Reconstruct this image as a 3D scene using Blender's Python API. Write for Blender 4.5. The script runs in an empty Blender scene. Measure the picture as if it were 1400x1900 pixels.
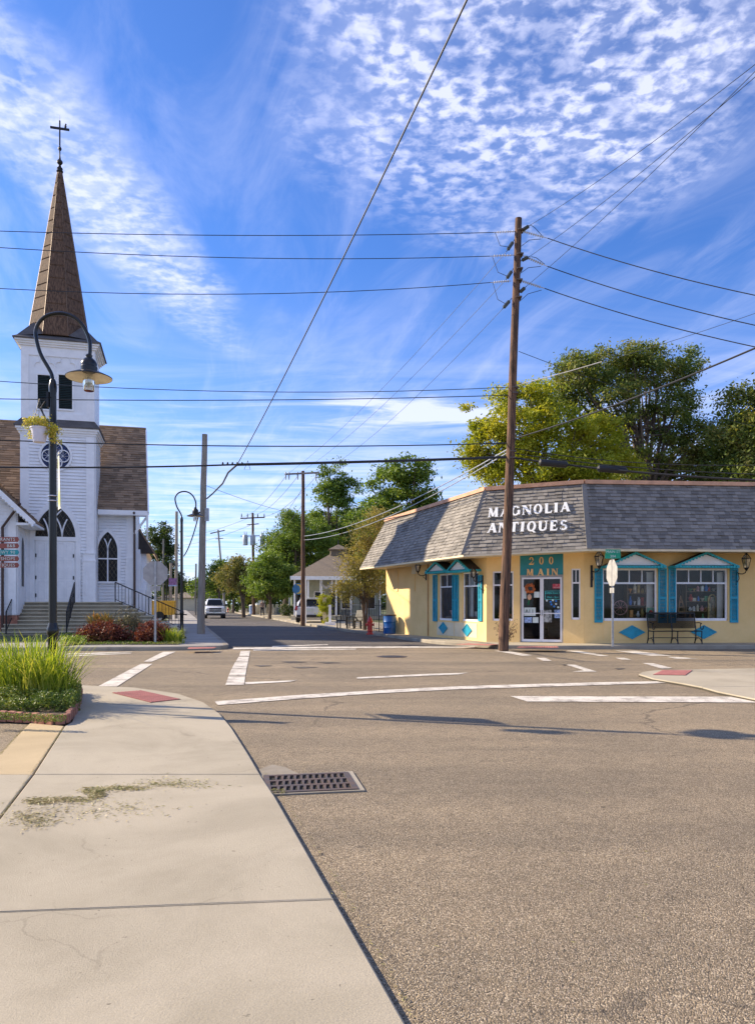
import bpy, math, random
import numpy as np
from mathutils import Vector, Matrix
random.seed(7); RNG = np.random.default_rng(11)
R = math.radians
C = bpy.context.scene.collection
# ------------------------------------------------------------------ camera, world, sun, exposure
F = 1400.0; CX = 700.0; HY = 1120.0; EYE = 1.45          # reference: focal length in px, principal column, horizon row, eye height
cam_d = bpy.data.cameras.new('camera'); cam = bpy.data.objects.new('camera', cam_d); C.objects.link(cam)
cam.location = (0, 0, EYE); cam.rotation_euler = (R(90), 0, 0)
cam_d.sensor_fit = 'HORIZONTAL'; cam_d.sensor_width = 36; cam_d.lens = 36
cam_d.shift_y = (1120-950)/1400.0*(754*1900/1400/1024)
cam_d.clip_end = 3000; cam_d.clip_start = 0.05
sc = bpy.context.scene; sc.camera = cam
SUN_AZ = R(18); SUN_EL = R(29.5)
sdir = Vector((-math.cos(SUN_AZ)*math.cos(SUN_EL), math.sin(SUN_AZ)*math.cos(SUN_EL), math.sin(SUN_EL)))
sun_d = bpy.data.lights.new('sun', 'SUN'); sun_d.energy = 3.5; sun_d.angle = R(0.55); sun_d.color = (1.0, 0.84, 0.62)
sun = bpy.data.objects.new('sun', sun_d); C.objects.link(sun); sun.rotation_euler = (-sdir).to_track_quat('-Z', 'Y').to_euler()
sc.view_settings.view_transform = 'Standard'; sc.view_settings.look = 'None'
sc.view_settings.exposure = 1.42; sc.view_settings.gamma = 1
W = bpy.data.worlds.new('World'); sc.world = W; W.use_nodes = True

class NT:
    """small node-graph writer"""
    def __init__(s, nt): s.nt = nt; s.n = nt.nodes; s.l = nt.links
    def node(s, t, **kw):
        x = s.n.new(t)
        for k, v in kw.items(): setattr(x, k, v)
        return x
    def set(s, sock, v):
        if isinstance(v, bpy.types.NodeSocket): s.l.new(v, sock)
        elif v is not None: sock.default_value = v
    def math(s, op, a, b=None, c=None, clamp=False):
        m = s.node('ShaderNodeMath', operation=op); m.use_clamp = clamp
        s.set(m.inputs[0], a)
        if b is not None: s.set(m.inputs[1], b)
        if c is not None: s.set(m.inputs[2], c)
        return m.outputs[0]
    def comb(s, x, y, z):
        m = s.node('ShaderNodeCombineXYZ'); s.set(m.inputs[0], x); s.set(m.inputs[1], y); s.set(m.inputs[2], z); return m.outputs[0]
    def noise(s, vec, scale, detail=3, rough=.5, dist=0):
        m = s.node('ShaderNodeTexNoise'); s.set(m.inputs['Vector'], vec); m.inputs['Scale'].default_value = scale
        m.inputs['Detail'].default_value = detail; m.inputs['Roughness'].default_value = rough; m.inputs['Distortion'].default_value = dist
        return m.outputs['Fac']
    def voro(s, vec, scale, out='Distance', feature='F1'):
        m = s.node('ShaderNodeTexVoronoi', feature=feature); s.set(m.inputs['Vector'], vec); m.inputs['Scale'].default_value = scale
        return m.outputs[out]
    def ramp(s, fac, a, b, smooth=True):
        m = s.node('ShaderNodeMapRange'); m.interpolation_type = 'SMOOTHSTEP' if smooth else 'LINEAR'
        s.set(m.inputs[0], fac); m.inputs[1].default_value = a; m.inputs[2].default_value = b
        return m.outputs[0]
    def mix(s, fac, a, b, mode='MIX'):
        m = s.node('ShaderNodeMix', data_type='RGBA', blend_type=mode)
        s.set(m.inputs[0], fac); s.set(m.inputs[6], a); s.set(m.inputs[7], b); return m.outputs[2]
    def vmul(s, v, k):
        m = s.node('ShaderNodeVectorMath', operation='MULTIPLY'); s.set(m.inputs[0], v); m.inputs[1].default_value = k; return m.outputs[0]

def col4(c): return (c[0], c[1], c[2], 1)
def build_world():
    g = NT(W.node_tree); g.n.clear()
    out = g.node('ShaderNodeOutputWorld'); bg = g.node('ShaderNodeBackground')
    sky = g.node('ShaderNodeTexSky', sky_type='NISHITA'); sky.sun_disc = False
    sky.sun_elevation = SUN_EL; sky.sun_rotation = math.atan2(sdir.x, sdir.y)
    sky.air_density = 1.0; sky.dust_density = 0.6; sky.ozone_density = 3.0
    tc = g.node('ShaderNodeTexCoord'); sp = g.node('ShaderNodeSeparateXYZ'); g.l.new(tc.outputs['Generated'], sp.inputs[0])
    z = g.math('MAXIMUM', sp.outputs[2], 0.04)
    qx = g.math('DIVIDE', sp.outputs[0], z); qy = g.math('DIVIDE', sp.outputs[1], z)
    q = g.comb(qx, qy, 0.0)
    mott = g.noise(q, 24, 4, .55, .2); mid = g.noise(q, 5.5, 4, .6, .5); big = g.noise(q, 1.5, 4, .55, .6)
    streak = g.noise(g.comb(g.math('ADD', g.math('MULTIPLY', qx, 2.4), g.math('MULTIPLY', qy, 0.55)), g.math('MULTIPLY', qy, .55), 3.1), 1.5, 6, .62, .9)
    wisp = g.noise(g.comb(g.math('ADD', g.math('MULTIPLY', qx, .8), 4), g.math('MULTIPLY', qy, 2.2), 7.3), 1.1, 6, .6, .8)
    def patch(cx, cy, rx, ry, shear=0.0):
        x = g.math('DIVIDE', g.math('SUBTRACT', g.math('SUBTRACT', qx, cx), g.math('MULTIPLY', g.math('SUBTRACT', qy, cy), shear)), rx)
        y = g.math('DIVIDE', g.math('SUBTRACT', qy, cy), ry)
        r2 = g.math('ADD', g.math('MULTIPLY', x, x), g.math('MULTIPLY', y, y))
        return g.ramp(g.math('SUBTRACT', 1.35, g.math('ADD', r2, g.math('MULTIPLY', big, .9))), 0, 1)
    p1 = patch(.30, 1.42, .62, .85, .05); p2 = patch(-.68, 1.9, .23, 1.3, .10); p3 = patch(.05, 4.0, 2.0, .55)
    p4 = patch(2.6, 1.0, 1.2, 1.0); p5 = patch(-3.0, 0.6, 1.3, 1.6); fill_patch = patch(.2, -1.4, 2.6, 1.9)  # last patch: unseen cloud bank added behind the camera as fill light
    mm = g.ramp(mott, .38, .68); md = g.ramp(mid, .30, .72)
    a = g.math('MULTIPLY', g.math('MULTIPLY', p1, g.math('ADD', g.math('MULTIPLY', mm, .85), .16)), g.math('ADD', .38, g.math('MULTIPLY', md, .85)))
    b = g.math('MULTIPLY', p2, g.math('ADD', .12, g.math('ADD', g.math('MULTIPLY', mm, .38), g.math('MULTIPLY', md, .45))))
    oth = g.math('MULTIPLY', g.math('ADD', p4, g.math('ADD', p5, fill_patch)), g.math('ADD', .25, g.math('MULTIPLY', mm, .7)))
    c3 = g.math('MULTIPLY', p3, g.math('MULTIPLY', g.ramp(wisp, .42, .66), .6))
    st = g.math('MULTIPLY', g.ramp(streak, .42, .80), .20)
    low = g.math('MULTIPLY', g.ramp(sp.outputs[2], .42, .03), .56)
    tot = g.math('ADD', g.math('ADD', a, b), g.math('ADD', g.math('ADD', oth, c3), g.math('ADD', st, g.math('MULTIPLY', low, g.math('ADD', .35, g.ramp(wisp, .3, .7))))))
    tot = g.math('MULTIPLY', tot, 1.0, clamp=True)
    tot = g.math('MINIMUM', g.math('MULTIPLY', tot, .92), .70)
    blue = g.mix(1.0, sky.outputs[0], (0.40, 0.64, 1.06, 1), 'MULTIPLY')
    skyc = g.mix(tot, blue, (5.6, 5.7, 7.0, 1))
    g.l.new(skyc, bg.inputs[0]); bg.inputs[1].default_value = 0.078
    g.l.new(bg.outputs[0], out.inputs[0])
build_world()

# ------------------------------------------------------------------ geometry helpers
def P(px, py, d): return Vector(((px-CX)/F*d, d, EYE+(HY-py)/F*d))
def G(px, py, z=0.0):
    d = (EYE-z)*F/(py-HY); return Vector(((px-CX)/F*d, d, z))
WM = {}
def frame(o, u):
    u = Vector((u[0], u[1], 0)).normalized(); n = Vector((-u.y, u.x, 0))
    return Matrix(((u.x, n.x, 0, o[0]), (u.y, n.y, 0, o[1]), (0, 0, 1, o[2]), (0, 0, 0, 1)))
def rotz(loc, a): return Matrix.Translation(Vector(loc)) @ Matrix.Rotation(a, 4, 'Z')
def on(M, px, py, off=0.0):
    """local (x, z) where the sight line through a photo point meets the plane y=off of a frame"""
    Mi = M.inverted(); o = Mi @ Vector((0, 0, EYE)); q = Mi @ P(px, py, 1.0)
    dv = q-o; t = (off-o.y)/dv.y; p = o+dv*t; return p.x, p.z
class MB:
    def __init__(s, M=None): s.v = []; s.f = []; s.M = M or Matrix.Identity(4)
    def add(s, vs, fs):
        o = len(s.v); M = s.M
        s.v += [tuple(M @ Vector(v)) for v in vs]; s.f += [tuple(i+o for i in f) for f in fs]; return s
    def box(s, x0, x1, y0, y1, z0, z1):
        return s.add([(x0,y0,z0),(x1,y0,z0),(x1,y1,z0),(x0,y1,z0),(x0,y0,z1),(x1,y0,z1),(x1,y1,z1),(x0,y1,z1)],
                     [(0,3,2,1),(4,5,6,7),(0,1,5,4),(1,2,6,5),(2,3,7,6),(3,0,4,7)])
    def hexa(s, p): return s.add(p, [(0,3,2,1),(4,5,6,7),(0,1,5,4),(1,2,6,5),(2,3,7,6),(3,0,4,7)])
    def beam(s, a, b, w, h, up=(0,0,1)):
        a = Vector(a); b = Vector(b); t = (b-a).normalized(); up = Vector(up)
        if abs(t.dot(up)) > .99: up = Vector((0, 1, 0))
        r = t.cross(up).normalized()*w/2; k = r.cross(t).normalized()*h/2
        return s.hexa([a-r-k, a+r-k, b+r-k, b-r-k, a-r+k, a+r+k, b+r+k, b-r+k])
    def prism(s, poly, z0, z1):
        n = len(poly); vs = [(p[0], p[1], z0) for p in poly]+[(p[0], p[1], z1) for p in poly]
        return s.add(vs, [tuple(range(n-1, -1, -1)), tuple(range(n, 2*n))]+[(i, (i+1) % n, n+(i+1) % n, n+i) for i in range(n)])
    def xz(s, poly, y0, y1):
        """polygon in local x-z, extruded in y"""
        n = len(poly); vs = [(p[0], y0, p[1]) for p in poly]+[(p[0], y1, p[1]) for p in poly]
        return s.add(vs, [tuple(range(n)), tuple(range(2*n-1, n-1, -1))]+[(i, n+i, n+(i+1) % n, (i+1) % n) for i in range(n)])
    def yz(s, poly, x0, x1):
        n = len(poly); vs = [(x0, p[0], p[1]) for p in poly]+[(x1, p[0], p[1]) for p in poly]
        return s.add(vs, [tuple(range(n)), tuple(range(2*n-1, n-1, -1))]+[(i, n+i, n+(i+1) % n, (i+1) % n) for i in range(n)])
    def ring(s, outer, inner, y0, y1, closed=True):
        n = len(outer); vs = []
        for i in range(n):
            o, q = outer[i], inner[i]; vs += [(o[0],y0,o[1]),(q[0],y0,q[1]),(q[0],y1,q[1]),(o[0],y1,o[1])]
        fs = []
        for i in range(n if closed else n-1):
            a = 4*i; b = 4*((i+1) % n)
            fs += [(a,a+1,b+1,b),(a+1,a+2,b+2,b+1),(a+2,a+3,b+3,b+2),(a+3,a,b,b+3)]
        if not closed: fs += [(0,3,2,1),(4*n-4,4*n-3,4*n-2,4*n-1)]
        return s.add(vs, fs)
    def tube(s, pts, r, n=8, cap=True):
        pts = [Vector(p) for p in pts]; m = len(pts); rs = r if isinstance(r, (list, tuple)) else [r]*m
        ts = [(pts[min(i+1, m-1)]-pts[max(i-1, 0)]).normalized() for i in range(m)]
        ref = Vector((0, 0, 1)) if abs(ts[0].z) < .9 else Vector((1, 0, 0)); vs = []
        a = ts[0].cross(ref).normalized()
        for i in range(m):
            a = (a-ts[i]*a.dot(ts[i])).normalized(); b = ts[i].cross(a)
            for k in range(n):
                th = 2*math.pi*k/n; vs.append(pts[i]+(a*math.cos(th)+b*math.sin(th))*rs[i])
        fs = [(i*n+k, i*n+(k+1) % n, (i+1)*n+(k+1) % n, (i+1)*n+k) for i in range(m-1) for k in range(n)]
        if cap: fs += [tuple(range(n-1, -1, -1)), tuple(range((m-1)*n, m*n))]
        return s.add(vs, fs)
    def lathe(s, prof, n=16, c=(0, 0, 0), caps=True):
        vs = []
        for (r, z) in prof:
            for k in range(n):
                th = 2*math.pi*k/n; vs.append((c[0]+r*math.cos(th), c[1]+r*math.sin(th), c[2]+z))
        m = len(prof)
        fs = [(i*n+k, i*n+(k+1) % n, (i+1)*n+(k+1) % n, (i+1)*n+k) for i in range(m-1) for k in range(n)]
        if caps and prof[0][0] > 1e-4: fs.append(tuple(range(n-1, -1, -1)))
        if caps and prof[-1][0] > 1e-4: fs.append(tuple(range((m-1)*n, m*n)))
        return s.add(vs, fs)
    def ball(s, c, rx, ry=None, rz=None, n=10, m=7):
        ry = rx if ry is None else ry; rz = rx if rz is None else rz
        vs = []
        for i in range(m+1):
            ph = math.pi*i/m
            for k in range(n):
                th = 2*math.pi*k/n
                vs.append((c[0]+rx*max(math.sin(ph), .002)*math.cos(th), c[1]+ry*max(math.sin(ph), .002)*math.sin(th), c[2]-rz*math.cos(ph)))
        return s.add(vs, [(i*n+k, i*n+(k+1) % n, (i+1)*n+(k+1) % n, (i+1)*n+k) for i in range(m) for k in range(n)])
    def build(s, name, m, parent=None, smooth=False, local=False, kind=None, angle=35):
        me = bpy.data.meshes.new(name); v = s.v
        if parent is not None and not local:
            Mi = WM[parent].inverted(); v = [tuple(Mi @ Vector(p)) for p in v]
        me.from_pydata(v, [], s.f); me.materials.append(m)
        if smooth: me.shade_smooth(); me.set_sharp_from_angle(angle=R(angle))
        o = bpy.data.objects.new(name, me); C.objects.link(o)
        if parent is not None: o.parent = parent; WM[o] = WM[parent]
        else: WM[o] = Matrix.Identity(4)
        if kind: o['kind'] = kind
        return o
def np_mesh(name, V, nper, m, parent=None, kind=None):
    """V: (N, nper, 3) array of separate polygons; world coordinates"""
    N = V.shape[0]; me = bpy.data.meshes.new(name); v = V.reshape(-1, 3).astype(np.float64)
    if parent is not None:
        Mi = np.array(WM[parent].inverted()); v = v @ Mi[:3, :3].T + Mi[:3, 3]
    me.vertices.add(len(v)); me.vertices.foreach_set('co', v.astype(np.float32).ravel())
    me.loops.add(len(v)); me.loops.foreach_set('vertex_index', np.arange(len(v), dtype=np.int32))
    me.polygons.add(N); me.polygons.foreach_set('loop_start', (np.arange(N)*nper).astype(np.int32))
    me.update(calc_edges=True); me.materials.append(m)
    o = bpy.data.objects.new(name, me); C.objects.link(o)
    if parent is not None: o.parent = parent; WM[o] = WM[parent]
    if kind: o['kind'] = kind
    return o
def thing(name, label, cat, loc, a=0.0, group=None):
    o = bpy.data.objects.new(name, None); C.objects.link(o); o.empty_display_size = .3
    o.location = loc; o.rotation_euler = (0, 0, a); o['label'] = label; o['category'] = cat
    if group: o['group'] = group
    WM[o] = rotz(loc, a); return o
def tag(o, label, cat, group=None):
    o['label'] = label; o['category'] = cat
    if group: o['group'] = group
    return o
def copy_tree(o, loc=None, a=None, label=None, parent=None):
    c = o.copy(); C.objects.link(c)
    if parent is not None: c.parent = parent
    if loc is not None: c.location = loc
    if a is not None: c.rotation_euler = (0, 0, a)
    if label: c['label'] = label
    for ch in list(o.children): copy_tree(ch, parent=c)
    return c

# ------------------------------------------------------------------ materials
def pm(name, col, rough=.7, metal=0.0, var=.12, scale=3.0, bump=0.0, bscale=60.0, col2=None, spec=.5, stretch=(1, 1, 1), detail=4, coat=0.0, fine=0.0):
    m = bpy.data.materials.new(name); m.use_nodes = True; g = NT(m.node_tree); b = g.n['Principled BSDF']
    tc = g.node('ShaderNodeTexCoord'); v = g.vmul(tc.outputs['Object'], stretch)
    n = g.noise(v, scale, detail, .6)
    c2 = col2 if col2 else tuple(max(0, x*(1-2*var)) for x in col)
    c1 = col if col2 else tuple(min(1, x*(1+var)) for x in col)
    c = g.mix(g.ramp(n, .32, .68), col4(c1), col4(c2))
    if fine > 0:
        f = g.noise(v, scale*14, 3, .7); c = g.mix(1.0, c, g.mix(f, (1-fine,)*3+(1,), (1+fine,)*3+(1,)), 'MULTIPLY')
    g.l.new(c, b.inputs['Base Color'])
    b.inputs['Roughness'].default_value = rough; b.inputs['Metallic'].default_value = metal
    b.inputs['Specular IOR Level'].default_value = spec; b.inputs['Coat Weight'].default_value = coat
    if bump > 0:
        bn = g.node('ShaderNodeBump'); bn.inputs['Strength'].default_value = 1.0; bn.inputs['Distance'].default_value = bump
        g.l.new(g.noise(v, bscale, 3, .6), bn.inputs['Height']); g.l.new(bn.outputs[0], b.inputs['Normal'])
    return m
def leafmat(name, cols, trans=.35, rough=.55):
    m = bpy.data.materials.new(name); m.use_nodes = True; g = NT(m.node_tree); b = g.n['Principled BSDF']; out = g.n['Material Output']
    geo = g.node('ShaderNodeNewGeometry'); cr = g.node('ShaderNodeValToRGB'); cr.color_ramp.interpolation = 'LINEAR'
    while len(cr.color_ramp.elements) < len(cols): cr.color_ramp.elements.new(.5)
    for i, c in enumerate(cols): cr.color_ramp.elements[i].position = i/(len(cols)-1); cr.color_ramp.elements[i].color = col4(c)
    tc = g.node('ShaderNodeTexCoord'); n = g.noise(tc.outputs['Object'], .55, 3, .6)
    f = g.math('ADD', g.math('MULTIPLY', geo.outputs['Random Per Island'], .5), g.math('MULTIPLY', g.ramp(n, .3, .7), .5), clamp=True)
    g.l.new(f, cr.inputs[0]); g.l.new(cr.outputs[0], b.inputs['Base Color']); b.inputs['Roughness'].default_value = rough; b.inputs['Specular IOR Level'].default_value = .3
    tr = g.node('ShaderNodeBsdfTranslucent'); g.l.new(g.mix(1.0, cr.outputs[0], (1.25, 1.2, .6, 1), 'MULTIPLY'), tr.inputs[0])
    ms = g.node('ShaderNodeMixShader'); ms.inputs[0].default_value = trans; g.l.new(b.outputs[0], ms.inputs[1]); g.l.new(tr.outputs[0], ms.inputs[2]); g.l.new(ms.outputs[0], out.inputs[0])
    return m
def asphalt(name, base, light, dark, specks=1.0):
    m = bpy.data.materials.new(name); m.use_nodes = True; g = NT(m.node_tree); b = g.n['Principled BSDF']
    tc = g.node('ShaderNodeTexCoord'); v = tc.outputs['Object']
    vo = g.node('ShaderNodeTexVoronoi'); g.l.new(v, vo.inputs['Vector']); vo.inputs['Scale'].default_value = 165
    sx = g.node('ShaderNodeSeparateColor'); g.l.new(vo.outputs['Color'], sx.inputs[0])
    c = g.mix(g.ramp(sx.outputs[0], .55, .95), col4(base), col4(light)); c = g.mix(g.ramp(sx.outputs[1], .62, .9), c, col4(dark))
    big = g.noise(v, .35, 5, .6, .4); c = g.mix(1.0, c, g.mix(g.ramp(big, .3, .7), (.86, .86, .86, 1), (1.12, 1.10, 1.07, 1)), 'MULTIPLY')
    md = g.noise(v, 5, 5, .7); c = g.mix(1.0, c, g.mix(g.ramp(md, .25, .75), (.88, .88, .89, 1), (1.1, 1.1, 1.1, 1)), 'MULTIPLY')
    oil = g.noise(g.vmul(v, (1, 1.6, 1)), 1.3, 3, .5, .8); c = g.mix(g.math('MULTIPLY', g.ramp(oil, .67, .78), .3), c, col4(tuple(x*.45 for x in base)))
    lane = g.noise(g.vmul(v, (.06, .9, 1)), 1.0, 3, .6); c = g.mix(1.0, c, g.mix(g.ramp(lane, .35, .65), (.88, .88, .88, 1), (1.1, 1.09, 1.07, 1)), 'MULTIPLY')
    sp = g.noise(v, 7, 2, .5); c = g.mix(g.math('MULTIPLY', g.ramp(sp, .70, .76), .6), c, (.05, .04, .03, 1))
    dv = g.node('ShaderNodeVectorMath', operation='ADD'); g.l.new(v, dv.inputs[0]); nn_ = g.node('ShaderNodeTexNoise'); g.l.new(v, nn_.inputs['Vector']); nn_.inputs['Scale'].default_value = 1.6; nn_.inputs['Detail'].default_value = 6; g.l.new(g.vmul(nn_.outputs['Color'], (.9, .9, 0)), dv.inputs[1])
    ck = g.voro(dv.outputs[0], .22, 'Distance', 'DISTANCE_TO_EDGE'); c = g.mix(g.math('MULTIPLY', g.math('MULTIPLY', g.ramp(ck, .005, .002), g.ramp(big, .48, .58)), .5), c, (.06, .05, .04, 1))
    g.l.new(c, b.inputs['Base Color']); b.inputs['Roughness'].default_value = .82; b.inputs['Specular IOR Level'].default_value = .35
    bn = g.node('ShaderNodeBump'); bn.inputs['Distance'].default_value = .008; bn.inputs['Strength'].default_value = 1
    g.l.new(g.math('ADD', g.math('MULTIPLY', vo.outputs['Distance'], -1.0), g.noise(v, 30, 3, .6)), bn.inputs['Height']); g.l.new(bn.outputs[0], b.inputs['Normal'])
    return m
def concrete(name, base, stain):
    m = bpy.data.materials.new(name); m.use_nodes = True; g = NT(m.node_tree); b = g.n['Principled BSDF']
    tc = g.node('ShaderNodeTexCoord'); v = tc.outputs['Object']
    big = g.noise(v, .8, 6, .62, .5); fine = g.noise(v, 110, 4, .8); brush = g.noise(g.vmul(v, (6, 90, 1)), 2, 3, .6)
    c = g.mix(g.ramp(big, .35, .75), col4(base), col4(stain))
    c = g.mix(1.0, c, g.mix(fine, (.72, .72, .72, 1), (1.24, 1.24, 1.24, 1)), 'MULTIPLY')
    c = g.mix(1.0, c, g.mix(brush, (.95, .95, .95, 1), (1.05, 1.05, 1.05, 1)), 'MULTIPLY')
    sp = g.noise(v, 26, 2, .5); c = g.mix(g.math('MULTIPLY', g.ramp(sp, .72, .77), .6), c, (.09, .08, .06, 1))
    dv = g.node('ShaderNodeVectorMath', operation='ADD'); g.l.new(v, dv.inputs[0]); nn_ = g.node('ShaderNodeTexNoise'); g.l.new(v, nn_.inputs['Vector']); nn_.inputs['Scale'].default_value = 2.2; nn_.inputs['Detail'].default_value = 6; g.l.new(g.vmul(nn_.outputs['Color'], (.6, .6, 0)), dv.inputs[1])
    ck = g.voro(dv.outputs[0], .42, 'Distance', 'DISTANCE_TO_EDGE'); c = g.mix(g.math('MULTIPLY', g.math('MULTIPLY', g.ramp(ck, .004, .0015), g.ramp(big, .5, .6)), .22), c, (.10, .085, .06, 1))
    g.l.new(c, b.inputs['Base Color']); b.inputs['Roughness'].default_value = .85; b.inputs['Specular IOR Level'].default_value = .3
    bn = g.node('ShaderNodeBump'); bn.inputs['Distance'].default_value = .004; bn.inputs['Strength'].default_value = .8
    g.l.new(g.math('ADD', fine, g.math('MULTIPLY', brush, .5)), bn.inputs['Height']); g.l.new(bn.outputs[0], b.inputs['Normal'])
    return m
def worn_paint(name, col):
    m = bpy.data.materials.new(name); m.use_nodes = True; g = NT(m.node_tree); b = g.n['Principled BSDF']
    tc = g.node('ShaderNodeTexCoord'); v = tc.outputs['Object']
    w = g.math('ADD', g.math('MULTIPLY', g.noise(v, 3, 5, .7), .6), g.math('MULTIPLY', g.noise(v, 60, 3, .7), .4))
    c = g.mix(g.ramp(w, .45, .64), col4(col), (.20, .165, .13, 1)); g.l.new(c, b.inputs['Base Color']); b.inputs['Roughness'].default_value = .7
    return m
def islandmat(name, c1, c2, rough=.85, bump=.002):
    m = bpy.data.materials.new(name); m.use_nodes = True; g = NT(m.node_tree); b = g.n['Principled BSDF']
    geo = g.node('ShaderNodeNewGeometry'); tc = g.node('ShaderNodeTexCoord')
    n = g.noise(tc.outputs['Object'], 40, 3, .6); big = g.noise(tc.outputs['Object'], .7, 3, .6)
    c = g.mix(geo.outputs['Random Per Island'], col4(c1), col4(c2)); c = g.mix(1.0, c, g.mix(n, (.8, .8, .8, 1), (1.2, 1.2, 1.2, 1)), 'MULTIPLY')
    c = g.mix(1.0, c, g.mix(big, (.8, .8, .8, 1), (1.2, 1.2, 1.2, 1)), 'MULTIPLY')
    g.l.new(c, b.inputs['Base Color']); b.inputs['Roughness'].default_value = rough
    bn = g.node('ShaderNodeBump'); bn.inputs['Distance'].default_value = bump; g.l.new(n, bn.inputs['Height']); g.l.new(bn.outputs[0], b.inputs['Normal'])
    return m
def glassmat(name, tint=(.9, .95, .95), refl=.0):
    m = bpy.data.materials.new(name); m.use_nodes = True; g = NT(m.node_tree); out = g.n['Material Output']; g.n.remove(g.n['Principled BSDF'])
    t = g.node('ShaderNodeBsdfTransparent'); t.inputs[0].default_value = col4(tint); gl = g.node('ShaderNodeBsdfGlossy'); gl.inputs['Roughness'].default_value = .03
    fr = g.node('ShaderNodeFresnel'); fr.inputs[0].default_value = 1.5; f = g.math('ADD', fr.outputs[0], refl, clamp=True)
    ms = g.node('ShaderNodeMixShader'); g.l.new(f, ms.inputs[0]); g.l.new(t.outputs[0], ms.inputs[1]); g.l.new(gl.outputs[0], ms.inputs[2]); g.l.new(ms.outputs[0], out.inputs[0])
    return m
def woodpole(name, c1, c2):
    m = pm(name, c1, .9, 0, .2, 5, .012, 14, col2=c2, stretch=(5, 5, .35), detail=6, fine=.35); return m

M = {}
M['asphalt'] = asphalt('asphalt_tan', (.255, .20, .13), (.48, .40, .29), (.115, .092, .062))
M['asphalt_dark'] = asphalt('asphalt_dark', (.115, .103, .092), (.19, .17, .15), (.06, .055, .05))
M['concrete'] = concrete('concrete', (.42, .368, .275), (.315, .275, .20))
M['concrete_tan'] = concrete('concrete_tan', (.50, .39, .23), (.40, .31, .18))
M['concrete_grey'] = concrete('concrete_grey', (.34, .32, .29), (.24, .22, .20))
M['kerb'] = concrete('kerb_concrete', (.36, .32, .25), (.20, .17, .13))
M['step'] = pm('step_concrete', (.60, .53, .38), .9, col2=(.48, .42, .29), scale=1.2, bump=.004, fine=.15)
M['riser_shade'] = pm('step_riser_shade', (.34, .29, .20), .92, col2=(.24, .21, .145), scale=1.5, bump=.004, fine=.2)  # risers tinted darker than treads; shade contrast put into the colour
M['joint'] = pm('joint_dirt', (.06, .05, .035), .95, bump=.004)
M['line'] = worn_paint('white_road_paint', (.66, .61, .52))
M['grass_ground'] = pm('lawn', (.11, .12, .04), .95, col2=(.07, .085, .03), scale=2, bump=.03, bscale=30, fine=.3)
M['soil'] = pm('soil', (.09, .065, .04), .95, bump=.03, bscale=12)
M['white'] = pm('white_paint', (.84, .85, .86), .45, var=.04, scale=1.5, bump=.0008, bscale=20)
M['white_trim'] = pm('white_trim_paint', (.88, .88, .88), .4, var=.03)
M['vinyl'] = pm('white_window_frame', (.82, .82, .83), .35, var=.03)
M['cream'] = pm('yellow_stucco', (.88, .62, .27), .8, col2=(.80, .55, .22), scale=.9, bump=.004, bscale=90, fine=.06)
M['cream_pale'] = pm('pale_panel', (.70, .60, .40), .75, var=.04, bump=.002)
M['soffit'] = pm('soffit_cream', (.72, .62, .42), .7, var=.05)
M['peach'] = pm('peach_cap', (.62, .34, .20), .6, var=.1)
M['teal'] = pm('teal_paint', (.012, .30, .42), .45, var=.08, scale=6)
M['teal_light'] = pm('turquoise_trim', (.02, .42, .50), .45, var=.08, scale=6)
M['teal_sign'] = pm('teal_sign_board', (.01, .22, .25), .4, var=.06)
M['gold'] = pm('gold_letter', (.80, .50, .20), .4, var=.08)
M['white_letter'] = pm('white_letter', (.85, .85, .82), .4, var=.03)
M['shingle'] = islandmat('asphalt_shingle', (.14, .128, .112), (.27, .247, .215))
M['church_shingle'] = islandmat('brown_shingle', (.17, .115, .072), (.34, .235, .15))
M['dark_shingle'] = pm('hood_shingle', (.05, .04, .035), .85, bump=.004, bscale=30)
M['copper'] = pm('spire_metal', (.05, .032, .024), .8, .0, spec=.2, var=.1, col2=(.20, .12, .075), scale=3.5, stretch=(9, 9, .35), detail=6, fine=.55, bump=.004, bscale=10)
M['copper_seam'] = pm('spire_seam', (.24, .15, .09), .5, .2)
M['slate'] = pm('slate_skirt', (.10, .09, .085), .7, bump=.004, bscale=30, fine=.3)
M['louver'] = pm('dark_louver', (.012, .028, .028), .5)
M['leaded'] = pm('leaded_glass', (.016, .014, .013), .35, var=.3, scale=14, spec=.25)
M['leaded_blue'] = pm('blue_stained_glass', (.015, .03, .11), .3, var=.4, scale=14, spec=.3)
M['lead'] = pm('lead_came', (.22, .19, .12), .6)
M['black'] = pm('black_iron', (.012, .012, .013), .42, .2, var=.2, bump=.0008)
M['black_gloss'] = pm('black_paint', (.01, .011, .012), .28, .1, var=.2)
M['brown_pipe'] = pm('brown_downpipe', (.07, .035, .022), .45, var=.1)
M['brick'] = pm('brick', (.42, .19, .12), .9, col2=(.30, .13, .085), scale=12, bump=.006, bscale=40, fine=.2)
M['wood_brown'] = woodpole('creosoted_wood', (.20, .105, .06), (.03, .02, .015))
M['wood_grey'] = woodpole('weathered_wood', (.34, .30, .25), (.22, .19, .15))
M['wire'] = pm('cable_black', (.012, .013, .016), .6)
M['wire_thin'] = pm('conductor', (.035, .04, .05), .5, .3)
M['insulator'] = pm('insulator_white', (.55, .53, .50), .3)
M['insulator_dark'] = pm('insulator_dark', (.05, .06, .055), .4)
M['steel'] = pm('galvanised_steel', (.38, .39, .40), .42, .7, var=.12, scale=8)
M['alum'] = pm('sign_back', (.36, .36, .355), .6, .1, var=.08, scale=5)
M['transformer'] = pm('transformer_grey', (.40, .42, .44), .4, .2)
M['iron_grate'] = pm('cast_iron', (.10, .085, .078), .6, .4, col2=(.15, .10, .07), scale=9, bump=.002)
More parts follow.
